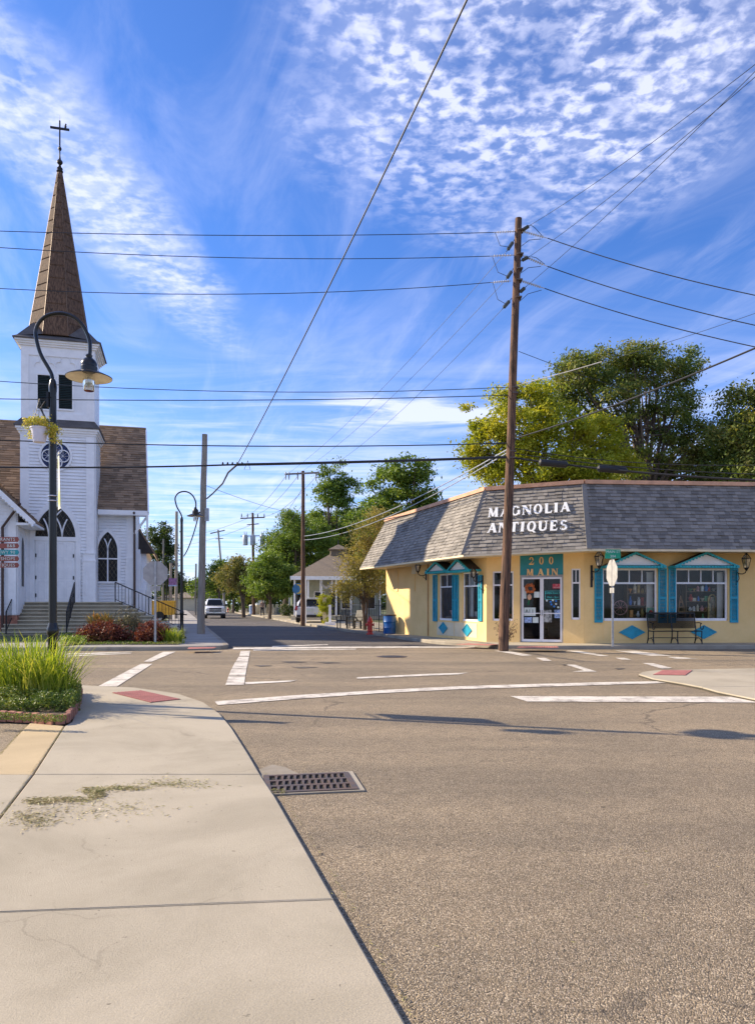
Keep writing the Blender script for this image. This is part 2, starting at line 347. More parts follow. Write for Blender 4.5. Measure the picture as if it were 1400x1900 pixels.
M['shade_black'] = pm('black_shade', (.008, .007, .006), .95)  # near black colour stands in for shade behind bars and slats
M['pad'] = pm('red_tactile_pad', (.25, .07, .06), .8, col2=(.18, .055, .05), scale=6, fine=.2)
M['dome'] = pm('pad_dome', (.50, .20, .17), .8, var=.1)
M['pad_pink'] = pm('faded_red_pad', (.62, .25, .18), .85, var=.1)
M['teal_floor'] = pm('teal_floor_paint', (.07, .42, .42), .7, var=.1, scale=4)
M['mat'] = pm('coir_mat', (.30, .17, .09), .95, fine=.3)
M['red'] = pm('red_paint', (.50, .03, .02), .35, var=.12)
M['blue'] = pm('blue_plastic', (.01, .10, .33), .4, var=.1)
M['yellow'] = pm('yellow_paint', (.62, .34, .02), .45, var=.08)
M['green_sign'] = pm('green_sign', (.0, .32, .17), .4, var=.05)
M['teal_board'] = pm('teal_board', (.02, .30, .32), .45, var=.05)
M['red_board'] = pm('brown_red_board', (.27, .075, .055), .5, var=.06)
M['tyre'] = pm('tyre', (.02, .02, .02), .8)
M['carwhite'] = pm('car_white', (.72, .73, .75), .25, .1, var=.02, coat=.6)
M['carglass'] = pm('car_glass', (.012, .016, .02), .25, var=.05, spec=.3)
M['chrome'] = pm('chrome', (.6, .6, .62), .18, .9, var=.05)
M['plastic'] = pm('black_plastic', (.025, .025, .027), .6)
M['tail'] = pm('tail_lamp', (.45, .02, .02), .2)
M['headlamp'] = pm('headlamp', (.65, .62, .55), .12, coat=.5)
M['cardark'] = pm('car_dark', (.05, .06, .08), .25, coat=.5)
M['glass'] = glassmat('shop_glass')
M['lampglass'] = glassmat('lamp_glass', (.85, .9, .9), .25)
M['lamp_inner'] = pm('lamp_reflector', (.92, .80, .58), .5)
M['pot'] = pm('white_pot', (.70, .67, .72), .5, var=.04)
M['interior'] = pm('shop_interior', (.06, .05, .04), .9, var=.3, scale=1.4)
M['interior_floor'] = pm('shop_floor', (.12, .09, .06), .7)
M['bark'] = pm('bark', (.16, .12, .09), .95, col2=(.08, .06, .045), stretch=(4, 4, .6), scale=4, bump=.02, bscale=10)
M['house'] = pm('house_siding', (.38, .40, .32), .7, var=.08)
M['house_roof'] = pm('house_roof', (.24, .19, .14), .9, col2=(.17, .135, .10), scale=5, stretch=(1, 1, 6), bump=.01, bscale=20, fine=.25)
M['cloth_white'] = pm('white_cloth', (.72, .68, .62), .85, var=.06)
M['skin'] = pm('skin', (.42, .25, .17), .55, var=.05)
M['shirt'] = pm('patterned_shirt', (.45, .33, .30), .85, var=.3, scale=20)
M['shorts'] = pm('dark_trousers', (.03, .03, .04), .85)
M['hair'] = pm('dark_hair', (.03, .02, .015), .6)
L = {}
L['green'] = leafmat('leaves_green', [(.06, .11, .018), (.11, .18, .028), (.17, .25, .04), (.25, .31, .06)])
L['oak'] = leafmat('leaves_oak', [(.06, .11, .02), (.12, .17, .035), (.20, .22, .05), (.34, .26, .08)], .4)
L['yellowgreen'] = leafmat('leaves_yellow_green', [(.14, .20, .015), (.27, .31, .02), (.42, .42, .03), (.52, .42, .05)], .4)
L['autumn'] = leafmat('leaves_autumn', [(.12, .13, .035), (.22, .21, .06), (.33, .28, .09), (.26, .17, .09)])
L['dark'] = leafmat('leaves_dark', [(.03, .06, .015), (.055, .09, .02), (.10, .13, .03)])
L['redbush'] = leafmat('leaves_red', [(.05, .018, .016), (.11, .025, .022), (.22, .07, .04), (.10, .07, .03)], .25)
L['croton'] = leafmat('leaves_croton', [(.45, .10, .05), (.60, .32, .08), (.55, .42, .12), (.30, .28, .05)], .3)
L['tanbush'] = leafmat('leaves_tan', [(.18, .17, .07), (.26, .22, .12), (.36, .25, .15)], .25)
L['blade'] = leafmat('grass_blades', [(.07, .14, .015), (.22, .32, .03), (.44, .48, .06), (.60, .54, .16)], .4)
L['cover'] = leafmat('ground_cover', [(.04, .08, .015), (.09, .15, .025), (.20, .24, .05), (.40, .38, .14)], .25)
L['basket'] = leafmat('basket_flowers', [(.22, .30, .04), (.40, .40, .05), (.60, .45, .10), (.70, .28, .15)], .35)
L['clip'] = leafmat('clippings', [(.34, .28, .10), (.24, .24, .06), (.45, .37, .20), (.16, .11, .06)], .1)

# ------------------------------------------------------------------ text
def text_mesh(name, s, size, m, parent, Mx, depth=.004, align='CENTER', sx=1.0, kind=None, space=1.0):
    cu = bpy.data.curves.new(name, 'FONT'); cu.body = s; cu.size = size; cu.extrude = depth; cu.align_x = align; cu.align_y = 'CENTER'; cu.space_character = space; cu.resolution_u = 2
    t = bpy.data.objects.new(name, cu); me = bpy.data.meshes.new_from_object(t); bpy.data.objects.remove(t); bpy.data.curves.remove(cu)
    # text lies in local x-y -> stand it up in x-z facing -y
    T = Matrix(((sx, 0, 0, 0), (0, 0, -1, 0), (0, 1, 0, 0), (0, 0, 0, 1)))
    X = Mx @ T
    if parent is not None: X = WM[parent].inverted() @ X
    me.transform(X); me.materials.clear(); me.materials.append(m); me.name = name
    o = bpy.data.objects.new(name, me); C.objects.link(o)
    if parent is not None: o.parent = parent; WM[o] = WM[parent]
    return o
def glyph(ch):
    """serif capital: list of polygons in a box 1 high, and its advance width"""
    ps = []
    def st(x0, y0, x1, y1, t):
        t = t*1.18+.02
        if abs(y1-y0) < 1e-6: ps.append([(x0, y0-t/2), (x1, y0-t/2), (x1, y0+t/2), (x0, y0+t/2)])
        else: ps.append([(x0-t/2, y0), (x0+t/2, y0), (x1+t/2, y1), (x1-t/2, y1)])
    def sf(x, y, w=.15): ps.append([(x-w, y), (x+w, y), (x+w*.45, y+(.085 if y < .5 else -.085)), (x-w*.45, y+(.085 if y < .5 else -.085))])
    def arc(cx, cy, rx, ry, a0, a1, tx, ty, n=14):
        tx *= 1.15; ty = ty*1.2+.015
        for i in range(n):
            a = R(a0+(a1-a0)*i/n); b = R(a0+(a1-a0)*(i+1)/n)
            ps.append([(cx+rx*math.cos(a), cy+ry*math.sin(a)), (cx+rx*math.cos(b), cy+ry*math.sin(b)), (cx+(rx-tx)*math.cos(b), cy+(ry-ty)*math.sin(b)), (cx+(rx-tx)*math.cos(a), cy+(ry-ty)*math.sin(a))])
    w = .8
    if ch == 'M': st(.14, 0, .20, 1, .09); st(.22, 1, .52, .08, .19); st(.52, .08, .80, 1, .08); st(.86, 0, .82, 1, .21); sf(.14, 0); sf(.88, 0, .18); sf(.2, 1, .14); sf(.84, 1, .16); w = 1.08
    elif ch == 'A': st(.14, 0, .46, 1, .09); st(.78, 0, .46, 1, .22); st(.24, .34, .68, .34, .08); sf(.13, 0, .14); sf(.80, 0, .18); w = .94
    elif ch == 'G': arc(.46, .5, .42, .52, 40, 320, .20, .08, 20); st(.78, .08, .78, .45, .18); sf(.78, .45, .16); sf(.78, .86, .06); w = .96
    elif ch == 'N': st(.15, 0, .15, 1, .08); st(.82, 0, .20, 1, .22); st(.80, 0, .80, 1, .08); sf(.15, 0, .14); sf(.12, 1, .14); sf(.8, 1, .14); w = .95
    elif ch == 'O': arc(.46, .5, .42, .52, 0, 360, .20, .08, 26); w = .94
    elif ch == 'Q': arc(.46, .5, .42, .52, 0, 360, .20, .08, 26); ps.append([(.42, .10), (.58, .10), (.92, -.16), (.72, -.16)]); w = .94
    elif ch == 'L': st(.22, 0, .22, 1, .20); st(.1, .045, .68, .045, .09); ps.append([(.58, .0), (.70, .0), (.74, .26), (.68, .26)]); sf(.22, 1, .18); w = .76
    elif ch == 'I': st(.24, 0, .24, 1, .21); sf(.24, 0, .2); sf(.24, 1, .2); w = .5
    elif ch == 'T': st(.42, 0, .42, 1, .20); st(.06, .95, .78, .95, .09); ps.append([(.06, .99), (.15, .99), (.10, .74), (.04, .74)]); ps.append([(.69, .99), (.78, .99), (.80, .74), (.74, .74)]); sf(.42, 0, .2); w = .86
    elif ch == 'U': st(.20, .3, .20, 1, .20); st(.74, .3, .74, 1, .08); arc(.46, .32, .36, .34, 180, 360, .18, .10, 12); sf(.2, 1, .18); sf(.74, 1, .15); w = .92
    elif ch == 'E': st(.22, 0, .22, 1, .20); st(.1, .045, .70, .045, .09); st(.1, .955, .66, .955, .09); st(.3, .5, .56, .5, .08); ps.append([(.62, .0), (.72, .0), (.75, .25), (.69, .25)]); ps.append([(.58, .99), (.68, .99), (.70, .74), (.64, .74)]); ps.append([(.5, .4), (.57, .4), (.57, .6), (.5, .6)]); w = .82
    elif ch == 'S': arc(.38, .73, .30, .28, 35, 270, .15, .09, 14); arc(.38, .27, .32, .28, -145, 90, .16, .09, 14); ps.append([(.30, .58), (.34, .44), (.50, .40), (.46, .56)]); sf(.60, .9, .06); sf(.10, .12, .06); w = .78
    elif ch == '0': arc(.36, .5, .30, .50, 0, 360, .15, .07, 24); w = .72
    elif ch == '2': arc(.36, .70, .28, .30, -30, 190, .14, .08, 14); ps.append([(.50, .46), (.64, .58), (.26, .10), (.06, .06)]); st(.05, .06, .66, .06, .12); ps.append([(.58, .0), (.66, .0), (.70, .28), (.64, .28)]); w = .74
    return ps, w
def letters(word, Mx, x0, size, m, parent, wide=1.0, gap=0.0, depth=.03, name='letter'):
    """upright serif letters in the x-z plane of Mx, starting at x0"""
    x = x0
    for ch in word:
        if ch == ' ': x += .5*size; continue
        ps, w = glyph(ch); mb = MB(Mx)
        for i, p in enumerate(ps):
            pts = [(x+a*size*wide, b*size) for a, b in p]
            ar = sum(pts[k][0]*pts[(k+1) % len(pts)][1]-pts[(k+1) % len(pts)][0]*pts[k][1] for k in range(len(pts)))
            if ar < 0: pts.reverse()
            mb.xz(pts, -depth-.0006*i, -.002)
        mb.build(name, m, parent); x += (w*wide+gap)*size
    return x

# ------------------------------------------------------------------ vegetation
def leaf_quads(pts, size, flat=0.0, wd=.45):
    n = len(pts); a = RNG.normal(size=(n, 3)); a[:, 2] *= (1-flat); a /= np.linalg.norm(a, axis=1)[:, None]
    b = RNG.normal(size=(n, 3)); b[:, 2] *= (1-flat*.6); b -= a*(a*b).sum(1)[:, None]; b /= np.linalg.norm(b, axis=1)[:, None]+1e-9
    s = size*RNG.uniform(.55, 1.3, n)[:, None]
    return np.stack([pts-a*s, pts-b*s*wd+a*s*.1, pts+a*s, pts+b*s*wd+a*s*.1], 1)
def clump_points(lobes, nclump, nleaf, crad, shell=.55):
    """lobes: (cx,cy,cz,rx,ry,rz); clumps towards the shell of every lobe, leaves round each clump"""
    vol = np.array([l[3]*l[5] for l in lobes]); pr = vol/vol.sum(); idx = RNG.choice(len(lobes), nclump, p=pr); lo = np.array(lobes)[idx]
    u = RNG.normal(size=(nclump, 3)); u /= np.linalg.norm(u, axis=1)[:, None]
    r = RNG.uniform(shell**2, 1, nclump)**.5
    cc = lo[:, :3]+u*lo[:, 3:6]*r[:, None]
    sz = crad*RNG.uniform(.5, 1.35, nclump)
    k = RNG.choice(nclump, nleaf, p=sz/sz.sum())
    p = cc[k]+RNG.normal(size=(nleaf, 3))*np.stack([sz[k], sz[k], sz[k]*.6], 1)*.55
    return p, cc
def px_lobes(ls, d, depth=None):
    out = []
    for (px, py, rx, ry) in ls:
        dd = d+random.uniform(-.06, .06)*rx/F*d*8; c = P(px, py, dd); rxx = rx/F*d; rzz = ry/F*d
        out.append((c.x, c.y, c.z, rxx, depth or (rxx*.9), rzz))
    return out
def tree(label, base, lobes, nleaf, size, m, tr=.25, nclump=120, crad=.8, group=None, cat='tree', name='tree', limbs=14, shell=.5, bark='bark', stems=1):
    t = thing(name, label, cat, base, 0, group); base = Vector(base)
    pts, cc = clump_points(lobes, nclump, nleaf, crad, shell)
    pts = pts[pts[:, 2] > base.z+.15]
    mb = MB(); lo = np.array(lobes); cen = Vector(lo[:, :3].mean(0)); zl = min(l[2]-l[5]*.6 for l in lobes); fork = Vector((base.x*.7+cen.x*.3, base.y*.7+cen.y*.3, max(base.z+.5, min(zl, cen.z))))
    for s in range(stems):
        j = Vector((random.uniform(-1, 1), random.uniform(-1, 1), 0))*tr*(1.8 if stems > 1 else 0)
        q = (fork-base); mid = base+q*.5+Vector((random.uniform(-1, 1), random.uniform(-1, 1), 0))*tr*.6
        mb.tube([base+j*.4-Vector((0, 0, .05)), base+j*.5+Vector((0, 0, tr)), mid+j, fork+j*2], [tr*1.35, tr, tr*.85, tr*.65], 8)
    for i in range(limbs):
        e = Vector(cc[RNG.integers(len(cc))]); m1 = fork.lerp(e, .45)+Vector((random.uniform(-.4, .4), random.uniform(-.4, .4), random.uniform(.1, .5)))*min(1, crad)
        s0 = fork.lerp(base, random.uniform(0, .25))
        mb.tube([s0, m1, e], [tr*.45, tr*.26, tr*.07], 5)
        for k in range(2):
            e2 = Vector(cc[RNG.integers(len(cc))])
            if (e2-m1).length < (e-fork).length*.9: mb.tube([m1, m1.lerp(e2, .5)+Vector((0, 0, .15)), e2], [tr*.18, tr*.11, tr*.04], 4)
    mb.build('trunk', M[bark], t, smooth=True)
    np_mesh('crown', leaf_quads(pts, size), 4, m, t)
    return t
def shrub(label, c, rx, ry, rz, n, size, m, name='shrub', group=None, cat='shrub', nclump=60):
    lobes = [(c[0], c[1], c[2]+rz*.75, rx*.82, ry*.82, rz*.85), (c[0]-rx*.3, c[1], c[2]+rz*.5, rx*.6, ry*.7, rz*.6), (c[0]+rx*.35, c[1]-ry*.1, c[2]+rz*.5, rx*.6, ry*.7, rz*.55)]
    t = thing(name, label, cat, c, 0, group)
    p, cc = clump_points(lobes, nclump, n, max(rx, rz)*.32, .75); p = p[p[:, 2] > c[2]+.01]
    mb = MB()
    for i in range(9):
        e = Vector(cc[RNG.integers(len(cc))]); mb.tube([Vector(c)-Vector((0, 0, .03)), Vector(c).lerp(e, .5)+Vector((0, 0, .05)), e], [.018, .012, .005], 4)
    mb.build('stems', M['bark'], t); np_mesh('foliage', leaf_quads(p, size), 4, m, t); return t
def blades(c, rx, ry, n, hmin, hmax, width, droop=.5, spread=.6):
    out = []
    for i in range(n):
        a = random.uniform(0, 2*math.pi); r = math.sqrt(random.random()); x = c[0]+rx*r*math.cos(a); y = c[1]+ry*r*math.sin(a)
        h = random.uniform(hmin, hmax); az = a+random.uniform(-1.2, 1.2); lean = random.uniform(.08, spread)*h*(.35+r*.9); w = width*random.uniform(.6, 1.2)
        dx, dy = math.cos(az), math.sin(az); sx, sy = -dy, dx; prev = None
        for k in range(5):
            t = k/4; px = x+dx*lean*t**1.7; py = y+dy*lean*t**1.7; pz = c[2]+h*(t-droop*max(0, t-.55)**2*1.4*random.uniform(.6, 1.4)); ww = w*(1-t*.93)*.5
            cur = ((px-sx*ww, py-sy*ww, pz), (px+sx*ww, py+sy*ww, pz))
            if prev: out.append([prev[0], prev[1], cur[1], cur[0]])
            prev = cur
    return np.array(out)

# ================================================================== SETTING
VPD = Vector((-.2643, 1, 0))                       # direction of the main street
mb = MB(); mb.add([(-900, -200, -.03), (900, -200, -.03), (900, 1600, -.03), (-900, 1600, -.03)], [(0, 1, 2, 3)])
mb.build('ground', M['grass_ground'], kind='structure')
mb = MB(); mb.add([(-90, -14, 0), (90, -14, 0), (90, 26.6, 0), (-90, 26.6, 0)], [(0, 1, 2, 3)])
mb.build('road', M['asphalt'], kind='structure')
KL = [G(425, 1203)]; KL.append(KL[0]+VPD*26); KL.append(KL[0]+VPD*260)
KR = [G(905, 1201), G(800, 1196), G(760, 1190), G(622, 1169.5), G(559, 1159.5), G(473, 1144)]
KR.append(KR[-1]+VPD*40); KR.append(KR[-1]+VPD*120)
mb = MB(); n1 = [Vector((-4.75, 24.35, .004)), Vector((3.6, 25.0, .004))]
mb.add([(n1[0].x-.15, n1[0].y, .004), (n1[1].x, n1[1].y, .004), (KR[1].x+.2, KR[1].y, .004), (KR[2].x+.3, KR[2].y, .004), (KR[3].x+.3, KR[3].y, .004), (KR[4].x+.3, KR[4].y, .004), (KR[5].x+.3, KR[5].y, .004), (KR[6].x+.3, KR[6].y, .004), (KR[7].x+.3, KR[7].y, .004), (KL[2].x-.3, KL[2].y, .004)], [tuple(range(10))])
mb.build('main_street', M['asphalt_dark'], kind='structure')

def slab_set(name, base_mat, polys, z0, z1, sunk):
    """a pavement: a dirt bed (the joints) with one object per slab"""
    bed = MB(); allp = [p for q in polys for p in q]
    root = None
    for i, q in enumerate(polys):
        cx = sum(p[0] for p in q)/len(q); cy = sum(p[1] for p in q)/len(q)
        bed.prism(q, z0, z1-sunk)
    root = bed.build(name, M['joint'], kind='structure')
    for i, q in enumerate(polys):
        cx = sum(p[0] for p in q)/len(q); cy = sum(p[1] for p in q)/len(q); k = []
        n = len(q)
        for j in range(n):                                     # inset every edge by 6 mm
            a, b, c_ = Vector(q[j-1][:2]), Vector(q[j][:2]), Vector(q[(j+1) % n][:2])
            d1 = (b-a).normalized(); d2 = (c_-b).normalized(); nn = Vector((-d1.y-d2.y, d1.x+d2.x))
            nn = nn.normalized()*(.007/max(.4, nn.length/2)); k.append((b.x+nn.x, b.y+nn.y))
        top = MB(); nk = len(k); dz = random.uniform(-.002, .002)
        inn = []
        for j in range(nk):
            a, b, c_ = Vector(k[j-1]), Vector(k[j]), Vector(k[(j+1) % nk]); d1 = (b-a).normalized(); d2 = (c_-b).normalized(); nn = Vector((-d1.y-d2.y, d1.x+d2.x)); nn = nn.normalized()*(.008/max(.4, nn.length/2)); inn.append((b.x+nn.x, b.y+nn.y))
        vs = [(p[0], p[1], z0+.002) for p in k]+[(p[0], p[1], z1-.005+dz) for p in k]+[(p[0], p[1], z1+dz) for p in inn]
        fs = [(j, (j+1) % nk, nk+(j+1) % nk, nk+j) for j in range(nk)]+[(nk+j, nk+(j+1) % nk, 2*nk+(j+1) % nk, 2*nk+j) for j in range(nk)]+[tuple(range(2*nk, 3*nk))]
        top.add(vs, fs); mt = base_mat[i] if isinstance(base_mat, list) else base_mat
        top.build('slab', mt, root, smooth=False)
    return root
def ccw(q):
    a = sum(q[i][0]*q[(i+1) % len(q)][1]-q[(i+1) % len(q)][0]*q[i][1] for i in range(len(q)))
    return q if a > 0 else q[::-1]
def gp(*pts, z=.0): return [tuple(G(x, y, z)[:2]) for x, y in pts]
zs = .03
e = G(760, 1900, zs)-G(625, 1668, zs); near = G(760, 1900, zs)+e.normalized()*7
Jl = G(0, 1692, zs); Jr = G(622, 1668, zs); jd = (Jl-Jr).normalized(); Jfar = Jr+jd*7
Kl = G(0, 1437, zs); Kr = G(481, 1437, zs); Kfar = Kr+(Kl-Kr).normalized()*0
s1 = [tuple(near[:2]), tuple(Jr[:2]), tuple(Jfar[:2]), (Jfar.x, near.y)]
cA = G(-170, 1770, zs)                                      # diagonal joint, outside the frame
s2 = gp((622, 1668), (513, 1480), (484, 1437), (62, 1437), (0, 1517), (-120, 1672), z=zs)+[tuple((Jr+jd*3.45)[:2])]
s3 = gp((484, 1437), (462, 1400), (430, 1350), (408, 1324), (378, 1303), (330, 1287), (250, 1276), (140, 1271), (150, 1300), (132, 1340), (120, 1347), (62, 1437), z=zs)
s4 = gp((62, 1437), (120, 1347), (55, 1341), (0, 1397), (-38, 1437), z=zs)
s5 = gp((62, 1437), (-38, 1437), (-130, 1530), (-240, 1672), (-120, 1672), (0, 1517), z=zs)
walk = slab_set('sidewalk', [M['concrete'], M['concrete'], M['concrete'], M['concrete_tan'], M['concrete']], [ccw(s1), ccw(s2), ccw(s3), ccw(s4), ccw(s5)], 0.0, zs, .02)
mb = MB(); q = ccw([tuple(G(55, 1341, .03)[:2]), tuple(G(0, 1397, .03)[:2]), tuple(G(-38, 1437, .03)[:2]), tuple(G(-130, 1530, .03)[:2]), tuple(G(-240, 1672, .03)[:2]), (-9, 2), (-30, 3), (-30, 13), (-6.5, 13.2), (-5.2, 9.8)])
mb.prism(q, -.01, .012); mb.build('driveway', M['asphalt'], kind='structure')
mb = MB(); q = ccw([(-60, 12.6), (-5.35, 13.42), (-5.0, 12.9), (-5.6, 11.5), (-14, 11.0), (-60, 11.0)]); mb.prism(q, -.01, .028); mb.build('pavement_far_left', M['concrete'], kind='structure')

# opposite corners (0.12 m kerbs) --------------------------------
def kerbed(name, mat, outline, z=.12): 
    m_ = MB(); m_.prism(ccw([tuple(p[:2]) for p in outline]), -.02, z); return m_.build(name, mat, kind='structure')
left_edge = [G(-300, 1214), G(60, 1209), G(110, 1208), G(200, 1208), G(300, 1207.5), G(380, 1206.5), G(410, 1205.5), G(424, 1203), G(420, 1199)]
lk = G(420, 1199)
kerbed('church_pavement', M['concrete_grey'], left_edge+[lk+VPD*12, lk+VPD*30, lk+VPD*240, lk+VPD*240+Vector((-2.6, .2, 0)), lk+VPD*4+Vector((-2.6, .2, 0)), Vector((-60, 28.5, 0))])
kerbed('church_lawn', M['grass_ground'], [G(-300, 1212.3)+Vector((0, .3, 0)), lk+VPD*3+Vector((-2.55, .25, 0)), lk+VPD*240+Vector((-2.55, .25, 0)), Vector((-200, 265, 0)), Vector((-90, 28, 0))], .124)
kb = MB()
def kerbline(pts, w=.15, h=.125, inner=1):
    for a, b in zip(pts[:-1], pts[1:]):
        L_ = (b-a).length; n = max(1, round(L_/2.4))
        for i in range(n):
            p = a.lerp(b, i/n); q = a.lerp(b, (i+1)/n); t = (q-p).normalized(); nn = Vector((-t.y, t.x, 0))*w*inner
            p = p+t*.004; q = q-t*.004
            g_ = random.uniform(-.003, .003)
            v = [p, q, q+nn, p+nn]
            o_ = MB(); bev = nn.normalized()*.03
            o_.add([tuple(v[0][:2])+(-.02,), tuple(v[1][:2])+(-.02,), tuple(v[2][:2])+(-.02,), tuple(v[3][:2])+(-.02,),
                    tuple(v[0][:2])+(h-.03+g_,), tuple(v[1][:2])+(h-.03+g_,), tuple((v[0]+bev)[:2])+(h+g_,), tuple((v[1]+bev)[:2])+(h+g_,), tuple(v[2][:2])+(h+g_,), tuple(v[3][:2])+(h+g_,)],
                   [(0,1,5,4),(4,5,7,6),(6,7,8,9),(1,2,8,7,5),(3,0,4,6,9),(2,3,9,8)])
            o_.build('kerb_stone', M['kerb'], kerb_root)
kerb_root = MB().box(-5.2, -5.1, 24.6, 24.7, -.1, -.05).build('kerb', M['kerb'], kind='structure')
kerbline([p+Vector((0, -.02, 0)) for p in left_edge[1:]]+[lk+VPD*6, lk+VPD*14, lk+VPD*40], inner=1)
# shop corner
right_kerb = [G(1800, 1204), G(1400, 1204.5), G(1250, 1204.8), G(1100, 1205.2), G(1010, 1205.5), G(930, 1204), G(860, 1199.5), G(800, 1194.6), G(760, 1189.2), G(708, 1181), G(622, 1169.5), G(559, 1159.5), G(473, 1144)]
rk = right_kerb[-1]
kerbed('shop_pavement', M['concrete'], right_kerb+[rk+VPD*40, rk+VPD*160, rk+VPD*160+Vector((3.6, 0, 0)), rk+VPD*6+Vector((4.2, 0, 0)), Vector((12, 36, 0)), Vector((40, 36, 0))])
kerbline([p+Vector((0, -.01, 0)) for p in right_kerb[::1]][::-1], inner=1)
kerbed('shop_lot', M['grass_ground'], [rk+VPD*160+Vector((3.5, 0, 0)), rk+VPD*6+Vector((4.1, 0, 0)), G(640, 1160)+Vector((2.6, 1, 0)), Vector((2, 35.5, 0)), Vector((60, 35.5, 0)), Vector((200, 210, 0))], .124)
# near right island
zi = .05
isl = [G(1184, 1251, zi), G(1190, 1247, zi), G(1215, 1244, zi), G(1300, 1242, zi), G(1400, 1240, zi), G(1700, 1236, zi), G(1750, 1400, zi), G(1400, 1297, zi), G(1330, 1283, zi), G(1265, 1269, zi), G(1210, 1259, zi)]
mid1 = G(1700, 1270, zi); e1 = G(1322, 1274, zi)
i1 = [isl[0], isl[1], isl[2], isl[3], isl[4], isl[5], mid1, G(1302, 1275, zi), G(1265, 1268, zi), isl[10]]
i2 = [G(1302, 1275.2, zi), mid1, isl[6], isl[7], isl[8]]
slab_set('corner_island', M['concrete'], [ccw([tuple(p[:2]) for p in i1]), ccw([tuple(p[:2]) for p in i2])], 0, zi, .02)

# painted markings -------------------------------------------------
marks = [
 [(183,1273),(217,1274),(283,1232),(261,1232)], [(266,1228),(281,1228),(326,1209.5),(303,1209.5)],
 [(117,1213),(185,1211),(245,1209.6),(245,1210.4),(190,1213),(117,1215)], [(117,1216.5),(243,1212),(243,1213),(117,1219)],
 [(446,1208),(464,1208),(462,1217.5),(444,1217.5)], [(443,1218.6),(462,1218.6),(460,1228),(437,1228)], [(436,1229),(460,1229),(457,1241),(430,1241)], [(429,1242),(457,1242),(455,1254),(424,1254)], [(423.5,1255.5),(454.5,1255.5),(453,1270.6),(418,1271.4)],
 [(454.5,1266),(520,1263.5),(552,1262),(540,1265),(454.5,1270)],
 [(398,1301.5),(550,1290),(700,1281),(850,1273.5),(1000,1269),(1120,1266),(1236,1264),(1238,1267.5),(1120,1271),(1000,1274.5),(850,1279),(700,1286.5),(550,1297),(404,1308.5)],
 [(662,1257),(780,1251),(868,1248.3),(850,1251.5),(780,1254.5),(662,1259.8)],
 [(946,1291.8),(1360,1293),(1400,1299.5),(1500,1309),(1500,1313),(1400,1303.8),(977,1301.8)],
 [(1050,1233.5),(1066,1233.6),(1107,1246.4),(1060,1246.6),(1083,1244)],
 [(916,1207.5),(939,1207.5),(987.5,1216.4),(968,1217)], [(994,1220.7),(1011,1220.7),(1023,1226.4),(1007,1226.4)],
 [(1050,1207.5),(1071,1207.5),(1130,1217.5),(1111,1217.5)], [(1141,1220.7),(1157,1220.7),(1171,1224.3),(1152,1224.3)], [(1140,1207.5),(1178,1207.6),(1246,1217.2),(1207,1217.2)],
 [(1237,1219.2),(1257,1219.2),(1296,1222.5),(1253,1222.5)], [(1191,1230.3),(1211,1230.7),(1248,1240),(1228,1241)],
 [(432,1201.8),(600,1200.2),(760,1199.6),(880,1200.2),(880,1202),(760,1202.2),(600,1203.2),(432,1205)],
 [(470,1205.2),(660,1204.2),(660,1205.4),(470,1207.4)], [(505,1198.7),(608,1195.6),(608,1196.8),(505,1200.6)],
]
for q in marks:
    q = [G(x, y, .009) for x, y in q]; q = ccw([tuple(p[:2]) for p in q]); m_ = MB(); m_.add([(p[0], p[1], .009) for p in q], [tuple(range(len(q)))]); m_.build('road_marking', M['line'], kind='structure')
# tactile pads (domes are real)
def pad(name, quad, z, mat, nx, ny, label, domes=True, dz=.006):
    a, b, c_, d_ = [G(x, y, z) for x, y in quad]; t = thing(name, label, 'tactile pad', (a+b+c_+d_)/4)
    m_ = MB(); up = Vector((0, 0, dz)); m_.hexa([a, b, c_, d_, a+up, b+up, c_+up, d_+up]) if ccw([tuple(p[:2]) for p in (a, b, c_, d_)]) == [tuple(p[:2]) for p in (a, b, c_, d_)] else m_.hexa([d_, c_, b, a, d_+up, c_+up, b+up, a+up])
    m_.build('pad_plate', mat, t)
    if domes:
        dm = MB()
        for i in range(nx):
            for j in range(ny):
                u_, v_ = (i+.5)/nx, (j+.5)/ny; p = a.lerp(b, u_).lerp(d_.lerp(c_, u_), v_); dm.lathe([(.022, 0), (.018, .006), (.008, .009)], 6, (p.x, p.y, z+dz))
        dm.build('raised_domes', M['dome'], t, kind='stuff')
    return t
pad('tactile_pad', [(208,1286),(280,1304),(335,1298),(262,1282)], zs+.003, M['pad'], 22, 8, 'dark red bumpy tactile pad in the near left pavement beside the planter')
pad('tactile_pad', [(1211,1252.5),(1271,1253.5),(1284,1244.5),(1229,1244.2)], zi+.003, M['pad'], 16, 8, 'dark red tactile pad on the concrete corner island at the right')
pad('tactile_pad', [(348,1204.5),(395,1203.5),(402,1201.2),(350,1201.6)], .124, M['pad_pink'], 16, 5, 'faded pink pad on the kerb corner in front of the church')
pad('tactile_pad', [(845,1196.0),(905,1197.8),(925,1196.2),(868,1194.4)], .124, M['pad_pink'], 16, 5, 'faded pink pad at the kerb left of the brown utility pole')
pad('tactile_pad', [(958,1202.6),(1036,1203),(1034,1199.8),(962,1199.6)], .124, M['pad_pink'], 16, 5, 'pink pad at the kerb in front of the double shop doors')

